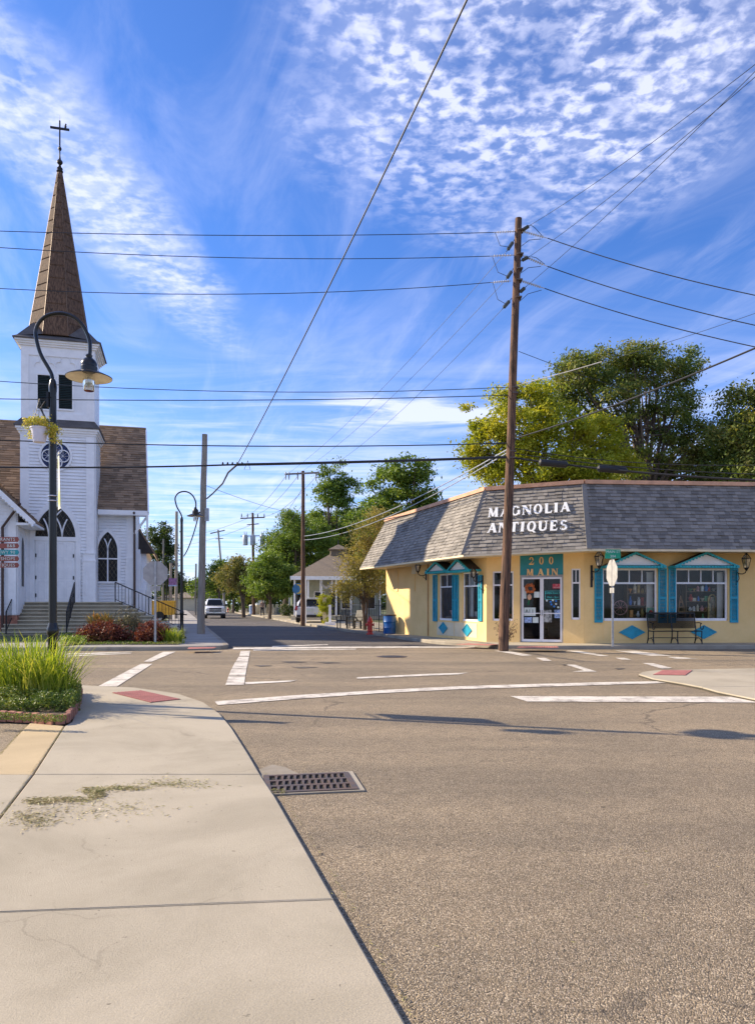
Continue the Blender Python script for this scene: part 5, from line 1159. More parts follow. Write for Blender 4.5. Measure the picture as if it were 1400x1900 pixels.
# nave roof
RO = .55; xre = on(N0, 275, 940, -RO)[0]; zri = on(N0, 274, 797, ND)[1]
def Wp(x, y, z): return N0 @ Vector((x, y, z))
shingle_face(Wp(TW-.2, -RO, ze), Wp(xre, -RO, ze), Wp(xre-.25, ND, zri), Wp(TW-.2, ND, zri), 36, .30, M['church_shingle'], 'roof_shingles', church, .02, .02)
shingle_face(Wp(xle, -RO, ze), Wp(TW-.2, -RO, ze), Wp(TW-.2, ND, zri), Wp(xle, ND, zri), 36, .45, M['church_shingle'], 'roof_shingles', church, .02, .02)
m_ = MB(N0); m_.add([(xle, 2*ND+RO, ze), (xre-1.9, 2*ND+RO, ze), (xre-.3, ND, zri-.01), (xle, ND, zri-.01)], [(0, 1, 2, 3)]); m_.build('roof_back', M['church_shingle'], church)
m_ = MB(N0); m_.xz([(xr-.02, ze), (xr-.01, ze)], 0, 0) if False else None
m_ = MB(N0); m_.yz([(0, ze), (2*ND, ze), (ND, zri-.25)], xr-.02, xr+.01); m_.build('gable_wall', M['white'], church)
m_ = MB(N0); m_.box(TW+.05, xre, -RO-.03, -RO, ze-.22, ze+.0); m_.box(TW+.05, xre, -RO, -.06, ze-.24, ze-.222); m_.beam((xre, -RO, ze-.12), (xre-.25, ND, zri-.12), .06, .24); m_.build('fascia', M['white_trim'], church)
m_ = MB(N0); m_.tube([(xle, ND, zri+.02), (xre-.25, ND, zri+.02)], .07, 5); m_.build('ridge_cap', M['church_shingle'], church)
m_ = MB(N0); xq = xr+.02; m_.yz([(-RO+.02, ze-.25), (-RO+.12, ze-.25), (.3, ze-1.3), (.1, ze-1.3)], xre-.10, xre-.03); m_.beam((xr+.05, -.2, ze-1.1), (xre-.1, -.3, ze-.3), .07, .1); m_.box(xre-.08, xre, -RO, -RO+.12, ze-1.0, ze-.24); m_.build('eave_bracket', M['white_trim'], church)
xdp = on(N0, 249.5, 1000, -.2)[0]; zd0 = on(N0, 249, 1138, -.2)[1]; m_ = MB(N0); m_.tube([(xdp, -RO-.08, ze-.1), (xdp, -.2, ze-.4), (xdp, -.2, zd0)], .055, 6); m_.build('downpipe', M['brown_pipe'], church)
# rear wing with lower dark roof, seen past the street side
E0 = N0 @ Matrix.Translation(Vector((xr-1.0, 2*ND-1, 0)))
m_ = MB(E0); m_.box(-3, 1.4, 0, 9, 0, 4.5); m_.build('rear_wing_wall', M['white'], church)
shingle_face(E0 @ Vector((1.9, -.3, 4.2)), E0 @ Vector((1.9, 9.3, 4.2)), E0 @ Vector((-.8, 9.3, 8.5)), E0 @ Vector((-.8, -.3, 8.5)), 24, .35, M['church_shingle'], 'roof_shingles', church, .02, .02)
m_ = MB(E0); m_.xz([(1.9, 4.2), (-.8, 8.5), (-3.5, 4.2)], -.28, -.2); m_.build('gable_wall', M['dark_shingle'], church)
# street-side wall: sloping buttress
m_ = MB(N0); m_.yz([(.2, .1), (2.2, .1), (2.0, FZ+1.9), (.6, FZ+2.6)], xr+.051, xr+.30); m_.box(xr+.0, xr+.55, .35, 7.5, .1, FZ+.6); m_.build('side_buttress', M['white'], church)
# left wing (projects forward)
WV = -2.0; LW = CH @ Matrix.Translation(Vector((0, WV, 0))); xw = on(LW, 31, 1000)[0]; wze = on(LW, 60, 940, -.35)[1]
wl = 8.4; wxc = xw-wl/2
m_ = MB(LW); m_.box(xw-wl, xw, .001, 7, .95, wze); m_.xz([(xw-wl, wze+.001), (xw, wze+.001), (wxc, wze+wl/2*.98)], .001, 7); m_.build('left_wing_wall', M['white'], church)
m_ = MB(LW); m_.box(xw-wl, xw+.02, -.02, 7, .1, .949); m_.build('brick_base', M['brick'], church)
def gable_hole(z): return None
m_ = MB(LW); z = 1.0
while z < wze+wl/2*.9:
    xa = xw-wl if z < wze else xw-wl+(z-wze)/.98; xb = xw-.3 if z < wze else xw-(z-wze)/.98
    if xb > xa: m_.hexa([(xa, -.028, z), (xb, -.028, z), (xb, 0, z), (xa, 0, z), (xa, -.008, z+.144), (xb, -.008, z+.144), (xb, 0, z+.144), (xa, 0, z+.144)])
    z += .145
z = 1.0
while z < wze-.1:
    m_.hexa([(xw, .3, z), (xw+.028, .3, z), (xw+.028, 2.0, z), (xw, 2.0, z), (xw, .3, z+.144), (xw+.008, .3, z+.144), (xw+.008, 2.0, z+.144), (xw, 2.0, z+.144)]); z += .145
m_.build('siding', M['white'], church, kind='stuff')
m_ = MB(LW); m_.box(xw-.34, xw+.03, -.05, -.029, .98, wze); m_.box(xw+.001, xw+.05, -.05, .3, .98, wze); m_.build('corner_board', M['white_trim'], church)
WMx = frame(LW @ Vector((xw, 0, 0)), ey); Mside = WMx @ Matrix.Diagonal((1, -1, 1, 1))
ap = arch_pts(1.15, .22, wze-1.7, .5); m_ = MB(WMx); m_.xz(([(.93, 2.2), (1.37, 2.2)]+ap[::-1]), -.04, -.029); 
m_.v = [tuple(v) for v in m_.v]; m_.build('lancet_window', M['leaded'], church)
wov = .75; sl = .98
zlo = wze-wov*sl+.1; xlo = xw+wov; zr_ = wze+wl/2*sl+.1
shingle_face(LW @ Vector((xlo, -.45, zlo)), LW @ Vector((xlo, 7, zlo)), LW @ Vector((wxc, 7, zr_)), LW @ Vector((wxc, -.45, zr_)), 34, .35, M['church_shingle'], 'roof_shingles', church, .02, .02)
m_ = MB(LW); m_.add([(xw-wl-wov, 7, zlo), (xw-wl-wov, -.45, zlo), (wxc, -.45, zr_), (wxc, 7, zr_)], [(0, 1, 2, 3)]); m_.build('roof_back', M['church_shingle'], church)
m_ = MB(LW)
for s in (1, -1):
    xe = xlo if s > 0 else xw-wl-wov; n = 44; top_ = []; bt_ = []
    m_.beam((xe, -.46, zlo-.10), (wxc, -.46, zr_-.10), .08, .2, up=(0, -1, 0)) if False else m_.beam((xe, -.46, zlo-.12), (wxc, -.46, zr_-.12), .05, .2, up=(s*-.7, 0, .7))
    for i in range(n):
        k = (i+.5)/n; x = xe+(wxc-xe)*k; z = zlo-.26+(zr_-zlo)*k; m_.lathe([(.0, -.07), (.07, 0), (.0, .07)], 6, (x, -.46, z))
m_.box(xw+.06, xlo+.02, -.40, 2.2, zlo-.16, zlo-.06); m_.build('bargeboard', M['white_trim'], church)
m_ = MB(LW); xg = on(LW, 3.5, 1100, -.25)[0]; xg2, zg2 = on(LW, 38, 935, -.30); zg = on(LW, 3.5, 978, -.25)[1]; m_.tube([(xg2, -.40, zg2), (xg2-.1, -.3, zg2-.1), (xg, -.14, zg), (xg, -.14, .15)], .06, 6); m_.build('downpipe', M['brown_pipe'], church)
m_ = MB(LW); m_.tube([(xw-.9, -.06, wze-.6), (xw-.9, -.35, wze+.15)], .05, 5); m_.box(xw-.95, xw-.85, -.4, -.03, wze+.15, wze+.25); m_.build('eave_bracket', M['white_trim'], church)
# steps ------------------------------------------------------------------
ns = 9; zt = FZ; z0_ = .12; rise = (zt-z0_)/ns
lands_l = on(CH, 42, 1118)[0]-.15
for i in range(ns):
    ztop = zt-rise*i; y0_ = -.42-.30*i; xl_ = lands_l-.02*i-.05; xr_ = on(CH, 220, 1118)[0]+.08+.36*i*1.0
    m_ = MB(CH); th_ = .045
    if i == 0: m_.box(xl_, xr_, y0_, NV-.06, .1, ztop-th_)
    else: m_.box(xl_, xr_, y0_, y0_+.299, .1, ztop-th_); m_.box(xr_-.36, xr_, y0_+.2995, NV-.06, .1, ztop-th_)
    sp_ = m_.build('step', M['riser_shade'], church); m_ = MB(CH)
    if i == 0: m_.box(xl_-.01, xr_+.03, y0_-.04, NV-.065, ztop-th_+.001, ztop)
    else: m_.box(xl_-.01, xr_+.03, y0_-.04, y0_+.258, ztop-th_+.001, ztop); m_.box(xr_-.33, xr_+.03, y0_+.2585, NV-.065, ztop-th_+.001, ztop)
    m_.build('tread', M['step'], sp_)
def rail(pa, pb, post_h, n, parent=None, bal=True):
    m_ = MB(); a, b = Vector(pa), Vector(pb); up = Vector((0, 0, post_h))
    m_.tube([a+up, b+up], .028, 6); m_.tube([a+Vector((0, 0, .12)), b+Vector((0, 0, .12))], .016, 5); m_.tube([a, a+up], .026, 6); m_.tube([b, b+up], .026, 6); m_.tube([(a+b)/2, (a+b)/2+up], .022, 6)
    for i in range(1, n): p = a.lerp(b, i/n); m_.tube([p+Vector((0, 0, .12)), p+up], .011, 4)
    return m_.build('handrail', M['black'], church)
def st(x, i): return CH @ Vector((x, -.45-.30*i-.0, zt-rise*i))
rail(st(lands_l+.12, 0), st(lands_l+.08, 8.6), .92, 14); xc_ = on(CH, 141, 1090)[0]; rail(st(xc_, .3), st(xc_, 8.6), .92, 14)
a_ = CH @ Vector((on(CH, 214, 1100, .3)[0], .2, zt)); b_ = a_+ex*3.1+Vector((0, 0, -(zt-.2))); b_ = CH @ Vector((on(CH, 214, 1100, .3)[0]+3.0, .2, .15)); rail(a_, b_, .92, 20)

# ================================================================== LAMP POSTS
def lamp_post(base, label, s=1.0, flip=1, basket=False, grp='black gooseneck street lamps', rot=0):
    k = 10.95/F*s; t = thing('street_lamp', label, 'street lamp', base, rot, grp); 
    Lm = rotz(base, rot)
    def q(px, py): return (flip*(px-98)*k, 0, EYE-base[2]+(HY-py)*k if s == 1.0 else (EYE-base[2])+(HY-py)*k)
    hz = lambda py: EYE-.045+(HY-py)*10.95/F
    def Q(px, py): return (flip*(px-98)*10.95/F, 0, hz(py))
    m_ = MB(Lm); m_.lathe([(.17, 0), (.17, .06), (.13, .10), (.10, .2), (.075, .35), (.068, .62), (.068, .90), (.082, .93), (.085, 1.0), (.075, 1.03), (.064, 1.07), (.058, 1.09)], 16); m_.build('base', M['black_gloss'], t, smooth=True)
    m_ = MB(Lm); m_.lathe([(.056, 1.05), (.050, hz(735)), (.056, hz(730)), (.058, hz(722)), (.044, hz(712)), (.03, hz(708))], 14); m_.build('post', M['black_gloss'], t, smooth=True)
    pts = [Q(97, 715), Q(96, 700), Q(88, 684), Q(77, 665), Q(70, 645), Q(66, 622), Q(71, 605), Q(84, 592), Q(100, 586.5), Q(116, 586), Q(133, 591), Q(148, 602), Q(159, 618), Q(166, 637), Q(167, 655), Q(165.5, 668)]
    # resample with catmull-rom
    P_ = [Vector(p) for p in pts]; sm = []
    for i in range(len(P_)-1):
        p0 = P_[max(i-1, 0)]; p1 = P_[i]; p2 = P_[i+1]; p3 = P_[min(i+2, len(P_)-1)]
        for j in range(4):
            u = j/4; sm.append(.5*((2*p1)+(-p0+p2)*u+(2*p0-5*p1+4*p2-p3)*u*u+(-p0+3*p1-3*p2+p3)*u**3))
    sm.append(P_[-1]); MB(Lm).tube(sm, .027, 10).build('gooseneck', M['black_gloss'], t, smooth=True)
    c = Q(165, 668); zc = lambda py: hz(py)
    m_ = MB(Lm); m_.lathe([(.035, zc(662)), (.05, zc(664)), (.045, zc(668)), (.09, zc(673)), (.115, zc(679)), (.11, zc(684)), (.12, zc(686)), (.115, zc(694)), (.09, zc(694.5))], 18, (c[0], 0, 0)); hd = m_.build('lamp_head', M['black_gloss'], t, smooth=True)
    m_ = MB(Lm); m_.lathe([(.10, zc(693)), (.20, zc(697)), (.325, zc(704.5)), (.322, zc(706))], 28, (c[0], 0, 0), False); m_.build('shade', M['black'], hd, smooth=True)
    m_ = MB(Lm); m_.lathe([(.318, zc(705.8)), (.19, zc(698.3)), (.09, zc(694.8))], 28, (c[0], 0, 0), False); m_.build('shade_lining', M['lamp_inner'], hd, smooth=True)
    m_ = MB(Lm); m_.lathe([(.085, zc(700)), (.085, zc(708)), (.078, zc(728)), (.068, zc(730)), (.0, zc(730))], 16, (c[0], 0, 0)); m_.build('glass_jar', M['lampglass'], hd, smooth=True)
    MB(Lm).lathe([(.02, zc(702)), (.035, zc(712)), (.03, zc(720)), (.004, zc(725))], 10, (c[0], 0, 0)).build('bulb', M['insulator'], hd, smooth=True)
    return t, Lm, Q
lb = P(98, HY, 10.95); lb.z = .08
lp, Lm, Q = lamp_post(lb, 'tall black gooseneck street lamp in the grassy planter, with a hanging flower basket')
m_ = MB(Lm)
for py in (925, 934): m_.lathe([(.066, Q(0, py)[2]-.008), (.068, Q(0, py)[2]), (.066, Q(0, py)[2]+.008)], 12)
m_.build('steel_band', M['chrome'], lp)
m_ = MB(Lm); z1_ = Q(0, 748)[2]; m_.tube([(0, 0, z1_), (-.10, -.03, z1_-.02), (-.16, -.04, z1_-.12), (-.07, -.05, z1_-.3), (0, -.04, z1_-.35)], .014, 6); m_.tube([(0, 0, z1_+.1), (.06, -.05, z1_-.3), (.10, -.05, z1_-.5)], .012, 6); m_.box(-.075, -.04, -.05, .05, z1_-.1, z1_+.12)
zb_ = Q(0, 835)[2]; m_.tube([(0, 0, zb_), (-.22, .57, zb_+.01)], .012, 6); zb2 = Q(0, 946)[2]; m_.tube([(0, 0, zb2-.01), (-.22, .57, zb2-.01)], .012, 6); m_.build('bracket_arm', M['black'], lp)
# basket
bc = Lm @ Vector((-.07, -.28, Q(0, 833)[2])); bk = thing('hanging_basket', 'white hanging pot of yellow and pink flowers on the planter street lamp', 'flower basket', bc, 0)
m_ = MB(Matrix.Translation(bc)); m_.lathe([(.08, 0), (.115, .19), (.125, .195), (.125, .21), (.105, .21), (.10, .19)], 16); m_.build('pot', M['pot'], bk, smooth=True)
m_ = MB(Matrix.Translation(bc))
for a in (0, 2.1, 4.2): m_.tube([(.115*math.cos(a), .115*math.sin(a), .2), (.0, .0, .62)], .004, 4)
m_.tube([(0, 0, .62), (.07, .28, .72)], .006, 4); m_.build('hanger_wire', M['black'], bk)
lobes = [(bc.x+.0, bc.y, bc.z+.27, .13, .12, .10), (bc.x+.17, bc.y, bc.z+.18, .12, .1, .10), (bc.x-.13, bc.y, bc.z+.26, .09, .1, .08), (bc.x+.22, bc.y, bc.z+.06, .07, .06, .10), (bc.x-.14, bc.y, bc.z+.1, .04, .05, .08)]
p_, _ = clump_points(lobes, 60, 1500, .06, .3); np_mesh('foliage', leaf_quads(p_, .017), 4, L['basket'], bk)
# banner, seen edge-on
bn0 = Lm @ Vector((0, .03, Q(0, 946)[2])); 
bt = thing('banner', 'narrow cloth banner on the planter street lamp, seen edge on', 'banner', bn0)
m_ = MB(Lm); zz0, zz1 = Q(0, 944)[2], Q(0, 836)[2]; n = 14
for i in range(n):
    y0_, y1_ = .08+.52*i/n, .08+.52*(i+1)/n; f1 = lambda y: .035+.022*math.sin(y*9); q_ = lambda y, k_: (.06+f1(y)*k_-.385*y, y*.92); m_.add([q_(y0_, 1)+(zz0,), q_(y1_, 1)+(zz0,), q_(y1_, .6)+(zz1,), q_(y0_, .6)+(zz1,)], [(0, 1, 2, 3), (3, 2, 1, 0)])
m_.v = m_.v; m_.build('banner_cloth', pm('banner_cloth', (.62, .6, .72), .8, col2=(.35, .4, .1), scale=3), bt)
b2_ = G(337, 1185, .12)
l2, _, _ = lamp_post(b2_, 'black gooseneck street lamp on the church pavement beside the grey utility pole')
b3_ = G(309, 1148, .12); lamp_post(b3_, 'distant black gooseneck street lamp beyond the yellow trailer')
# ================================================================== WAYFINDING SIGN
sp_ = P(-22, HY, 10.5); sp_.z = .1; t = thing('direction_sign', 'post of small red and teal direction boards at the left edge over the planter', 'sign', sp_)
m_ = MB(Matrix.Translation(sp_)); m_.tube([(0, 0, 0), (0, 0, 2.45)], .035, 8); m_.build('post', M['black'], t)
for i, (s_, mt) in enumerate((('RESTAURANTS', 'red_board'), ('B&B', 'red_board'), ('HWY 90', 'teal_board'), ('CAFE/SHOPS', 'red_board'), ('ANTIQUES', 'red_board'))):
    pz = (HY-(1001.5+i*11.9))*10.5/F+EYE-sp_.z; Mx = Matrix.Translation(sp_); hw = .40; xr_ = (35.5-(-22))*10.5/F; xl_ = xr_-.80
    m_ = MB(Mx); m_.xz([(xl_, pz-.034), (xr_, pz-.034), (xr_+.018, pz), (xr_, pz+.034), (xl_, pz+.034)], -.05, -.035); bd = m_.build('board', M[mt], t)
    text_mesh('lettering', s_, .062, M['paper'], bd, Mx @ Matrix.Translation(Vector((xr_-.03, -.054, pz-.002))), .001, align='RIGHT', space=1.12)

# ================================================================== PLANTER
pz = .03
pe = [Vector((-9.5, 9.3, 0)), G(0, 1338, pz), G(60, 1341, pz), G(100, 1345, pz), G(122, 1343, pz), G(138, 1325, pz), G(147, 1305, pz), G(149, 1288, pz)]
pl = thing('planter', 'brick edged planter bed at the near left corner', 'planter', G(60, 1310, pz))
m_ = MB(); pe2 = pe+[Vector((-6.0, 12.6, 0)), Vector((-9.5, 12.6, 0))]; m_.prism(ccw([tuple(p[:2]) for p in pe2]), .02, .10); m_.build('soil', M['soil'], pl)
pts = [p.copy() for p in pe]; acc = []; 
for a, b in zip(pts[:-1], pts[1:]):
    n = max(1, round((Vector(b[:2])-Vector(a[:2])).length/.105))
    if a is pts[0]: continue
    for i in range(n): acc.append((a.lerp(b, i/n), a.lerp(b, (i+1)/n)))
a0 = pe[1]; dv = Vector((-1, .02, 0)).normalized()
for i in range(6): acc.append((a0+dv*.105*(i+1), a0+dv*.105*i))
bm = MB().box(-.05, .05, -.045, .045, 0, .135); bsh = None
for i, (a, b) in enumerate(acc):
    c_ = (a+b)/2; u_ = (b-a); ang = math.atan2(u_.y, u_.x)+random.uniform(-.06, .06); w_ = min(.098, u_.length*.94)/2
    m_ = MB(rotz((c_.x, c_.y, 0), ang) @ Matrix.Rotation(random.uniform(-.10, .10), 4, 'X') @ Matrix.Rotation(random.uniform(-.05, .05), 4, 'Y')); z1_ = .145+random.uniform(-.012, .012); m_.add([(-w_, -.03, .03), (w_, -.03, .03), (w_, .03, .03), (-w_, .03, .03), (-w_, -.03, z1_-.008), (w_, -.03, z1_-.008), (w_, .03, z1_-.008), (-w_, .03, z1_-.008), (-w_+.008, -.022, z1_), (w_-.008, -.022, z1_), (w_-.008, .022, z1_), (-w_+.008, .022, z1_)],
        [(3, 2, 1, 0), (0, 1, 5, 4), (1, 2, 6, 5), (2, 3, 7, 6), (3, 0, 4, 7), (4, 5, 9, 8), (5, 6, 10, 9), (6, 7, 11, 10), (7, 4, 8, 11), (8, 9, 10, 11)]); m_.build('brick', M['brick'], pl)
gc = P(62, HY, 10.55); gc.z = .1
og = thing('ornamental_grass', 'tall bright yellow green ornamental grass clump in the near planter', 'grass plant', gc)
bl = np.concatenate([blades((gc.x+.0, gc.y, .1), .45, .35, 430, .75, 1.32, .021, 1.1, .75), blades((gc.x-.55, gc.y+.2, .1), .40, .35, 260, .7, 1.2, .021, 1.1, .75), blades((gc.x+.28, gc.y-.05, .1), .28, .25, 230, .6, 1.1, .019, 1.2, 1.2)])
np_mesh('blades', bl, 4, L['blade'], og)
def cover(name, label, poly_fn, n, zr, size, m, cat='ground cover'):
    pts = np.array([poly_fn() for _ in range(n)]); pts[:, 2] += RNG.uniform(0, zr, n); o_ = np_mesh(name, leaf_quads(pts, size, .4 if zr > .02 else .95, .45 if zr > .02 else .16), 4, m, kind='stuff'); o_['label'] = label; o_['category'] = cat; return o_
def rp():
    while True:
        py = random.uniform(1278, 1323); px = random.uniform(-40, 148)
        lim = 150 if py < 1305 else 150-(py-1305)*.85
        if px < lim-1: break
    p = G(px, py, .10); edge = max(0, 1-(1337-py)/10); return (p.x, p.y+.05, .08+.07*math.sin(p.x*5.1+p.y*2)*math.sin(p.y*6.3+1)+.03*math.sin(p.x*17+p.y*11))
cover('ground_cover', 'low dark green mat of trailing leaves over the brick planter edge', rp, 17000, .20, .022, L['cover'])
def rp2():
    px = random.uniform(-30, 118); p = G(px, 1338+.04*px, .12); return (p.x+random.uniform(-.02, .02), p.y-.03+random.uniform(0, .12), .13)
cover('ground_cover', 'fringe of small leaves spilling over the planter bricks', rp2, 1100, .08, .014, L['cover'])
# clippings and litter
def rc():
    c = random.choice(((130, 1484, 42, 5), (175, 1467, 20, 5), (230, 1463, 38, 4), (75, 1487, 25, 5), (320, 1455, 70, 8), (170, 1500, 120, 18), (60, 1520, 40, 15), (180, 1475, 14, 5))); p = G(c[0]+random.gauss(0, c[2]*.6), c[1]+random.gauss(0, c[3]*.6), zs+.003); return (p.x, p.y, zs+.004)
cover('grass_clippings', 'scattered dry grass clippings lying on the near pavement', rc, 3800, .004, .018, L['clip'], 'clippings')
def rr(): 
    k = random.random()
    if k < .45: t_ = random.random(); p = G(1215+185*t_+random.gauss(0, 5), 1261+37*t_+random.gauss(0, 1.2), 0); return (p.x, p.y, .012)
    if k < .6: p = G(random.uniform(500, 530), random.uniform(1470, 1478), 0); return (p.x, p.y, .02)
    if k < .8: t_ = random.random(); p = G(480+280*t_**1.0, 1432+468*t_**1.15, 0); return (p.x+.01+abs(random.gauss(0, .012)), p.y, .006)
    p = G(random.uniform(400, 1400), random.uniform(1240, 1800), 0); return (p.x, p.y, .008)
cover('leaf_litter', 'dry leaf litter along the kerbs and over the road', rr, 1100, .01, .011, L['clip'], 'leaf litter')
def rj():
    k = random.random()
    t_ = random.random(); q = G(120-120*t_, 1347+170*t_, zs); 
    if k < .4: q = G(50-50*t_, 1345+55*t_, zs)
    return (q.x+random.gauss(0, .006), q.y+random.gauss(0, .006), zs-.004)
cover('joint_debris', 'brown plant debris filling the diagonal pavement joints', rj, 1500, .007, .009, L['clip'], 'leaf litter')

# ================================================================== BED IN FRONT OF CHURCH
def bedpt(px, d=25.6): p = P(px, HY, d); p.z = .12; return p
m_ = MB(); q = ccw([tuple(p[:2]) for p in (G(112, 1200, .12), G(150, 1196.5, .12), G(330, 1196.5, .12), G(338, 1190, .12), G(318, 1180, .12), G(120, 1184, .12))]); m_.prism(q, .1, .155); m_.build('plant_bed', M['soil'], kind='structure')
k_ = 25.6/F
shrub('left dark red bushy shrub in the bed before the church steps', bedpt(189), 42*k_, .6, 36*k_*.62, 9000, .045, L['redbush'], nclump=120)
shrub('right dark red bushy shrub in the bed, beside the stop sign post', bedpt(281, 25.4), 33*k_, .5, 38*k_*.62, 7500, .045, L['redbush'], nclump=100)
shrub('wispy tan and green shrub between the two dark red ones', bedpt(238, 26.4), 32*k_, .5, 58*k_*.62, 5500, .035, L['tanbush'])
def spiky(label, c, n, h, w, m, name='croton_plant'):
    t = thing(name, label, 'plant', c); np_mesh('leaves', blades(c, .12, .12, n, h*.5, h, w, .8, .8), 4, m, t); return t
c_ = bedpt(186, 26.5); c_.z = .5; t = thing('croton_plant', 'yellow and orange leafed croton rising behind the left red shrub', 'plant', bedpt(186, 26.5))
np_mesh('leaves', np.concatenate([blades((c_.x+dx, c_.y, .62), .12, .1, 60, .3, .72, .07, .9, .8) for dx in (-.25, 0, .25, .1)]), 4, L['croton'], t); MB().tube([tuple(bedpt(186, 26.5)), (c_.x, c_.y, .6)], .02, 5).build('stem', M['bark'], t)
t = thing('lily_clump', 'bright green strappy plant at the right end of the church bed', 'plant', bedpt(318, 25.2)); p_ = bedpt(318, 25.2)
np_mesh('leaves', np.concatenate([blades((p_.x, p_.y, .13), .3, .2, 260, .3, .75, .022, .9, .8), blades((p_.x+.25, p_.y-.1, .13), .2, .2, 120, .2, .5, .02, .9, .9)]), 4, L['blade'], t)
def rb_():
    px = random.uniform(112, 160); p = G(px, random.uniform(1186, 1197), .13); return (p.x, p.y, .14)
cover('ground_cover', 'low light green leaves at the left end of the church bed', rb_, 900, .25, .05, L['green'])
def rb2():
    px = random.uniform(130, 335); p = G(px, random.uniform(1190, 1197), .13); return (p.x, p.y, .15)
cover('bed_grass', 'short yellowish grass along the front of the church bed', rb2, 3000, .05, .03, L['cover'])

# ================================================================== SIGNS
def octagon(Mx, w, z, y0, y1):
    r = w/2/math.cos(R(22.5)); return [(r*math.cos(R(22.5+45*k)), z+r*math.sin(R(22.5+45*k))) for k in range(8)]
d_ = 24.6; s1_ = P(288, HY, d_); s1_.z = .12; t = thing('stop_sign', 'grey back of a stop sign in the flower bed left of the street', 'stop sign', s1_, R(6)); Mx = WM[t]
zc = EYE-.12+(HY-1064)*d_/F
MB(Mx).box(-.035, .035, -.02, .02, 0, zc+.40).build('post', M['steel'], t); m_ = MB(Mx); o8 = octagon(Mx, .78, zc, 0, 0); m_.xz(o8, .022, .028); m_.build('sign_plate', M['alum'], t)
m_ = MB(Mx); m_.xz([(p[0]*.985, zc+(p[1]-zc)*.985) for p in o8], .029, .031); m_.build('sign_face', M['red'], t)
zc2 = EYE-.12+(HY-1092)*d_/F; MB(Mx).box(-.16, .16, .022, .027, zc2-.08, zc2+.08).build('small_plate', M['alum'], t)
s2_ = G(1136, 1200.5, .12); d_ = s2_.y; t = thing('stop_sign', 'stop sign seen edge on before the shop, under green street name plates', 'stop sign', s2_); Mx = WM[t]; S2 = Matrix.Translation(s2_) @ Matrix.Rotation(R(-84), 4, 'Z')
zc = EYE-.12+(HY-1063)*d_/F; zt_ = EYE-.12+(HY-1036)*d_/F
MB(Mx).box(-.03, .03, -.02, .02, 0, zt_).build('post', M['steel'], t); o8 = octagon(S2, .80, zc, 0, 0); MB(S2).xz(o8, -.026, -.022).build('sign_plate', M['alum'], t); MB(S2).xz([(p[0]*.98, zc+(p[1]-zc)*.98) for p in o8], -.021, -.019).build('sign_face', M['red'], t)
MB(S2).box(-.16, .16, -.026, -.022, zc-.62, zc-.46).build('small_plate', M['alum'], t)
for k, (zz_, txt, rot_) in enumerate((((HY-1024)*d_/F+EYE-.12, 'MAIN ST', 0), ((HY-1032.5)*d_/F+EYE-.12, '304', 0))):
    Sx = Matrix.Translation(s2_) @ Matrix.Rotation(R(4 if k == 0 else -8), 4, 'Z'); b_ = MB(Sx).box(-.235, .235, -.03-.004*k, -.025-.004*k, zz_-.07, zz_+.07).build('street_name_plate', M['green_sign'], t)
    text_mesh('lettering', txt, .115, M['paper'], b_, Sx @ Matrix.Translation(Vector((0, -.034-.004*k, zz_-.003))), .001)
# ================================================================== BENCH
bA = G(1211, 1194.5, .12); bB = G(1300, 1195.5, .12); bu = Vector((1, .06, 0)).normalized(); bl_ = 1.62; bo = Vector((bA.x-.12, 24.62, .12)); t = thing('park_bench', 'black iron park bench under the shop windows', 'bench', bo); Bm = frame(bo, bu)
m_ = MB(Bm); H1, Hs = 1.0, .42
for i in range(15): z = Hs+.10+(H1-Hs-.12)*i/14; y = .41+.22*(z-Hs); m_.tube([(.02, y, z), (bl_-.02, y, z)], .0125, 4)
m_.build('back_slats', M['black'], t, kind='stuff'); m_ = MB(Bm)
for i in range(11): y = .02+.40*i/10; m_.tube([(.02, y, Hs-.01*math.sin(i*.3)), (bl_-.02, y, Hs-.01*math.sin(i*.3))], .009, 4)
m_.build('seat_slats', M['black'], t, kind='stuff'); m_ = MB(Bm); m_.beam((-.02, .54, H1+.01), (bl_+.02, .54, H1+.01), .03, .05); m_.build('top_rail', M['black'], t)
for x in (0.0, bl_/2, bl_):
    m_ = MB(Bm); m_.tube([(x, .50, 0), (x, .42, .2), (x, .41, Hs), (x, .54, H1)], .019, 6); m_.tube([(x, -.02, 0), (x, .02, .22), (x, .0, Hs), (x, .41, Hs)], .019, 6)
    m_.tube([(x, .0, .04), (x, .1, .16), (x, .24, .19), (x, .38, .16), (x, .48, .04)], .013, 5); m_.build('leg_frame', M['black'], t)
for x in (0.0, bl_):
    m_ = MB(Bm); m_.tube([(x, .46, .68), (x, .2, .70), (x, .05, .68)]+[(x, .0+.11*math.cos(R(a)), .58+.10*math.sin(R(a))) for a in range(80, -200, -30)], .016, 6); m_.build('armrest', M['black'], t)
MB(Bm).tube([(0, .24, .2), (bl_, .24, .2)], .012, 5).build('stretcher', M['black'], t)

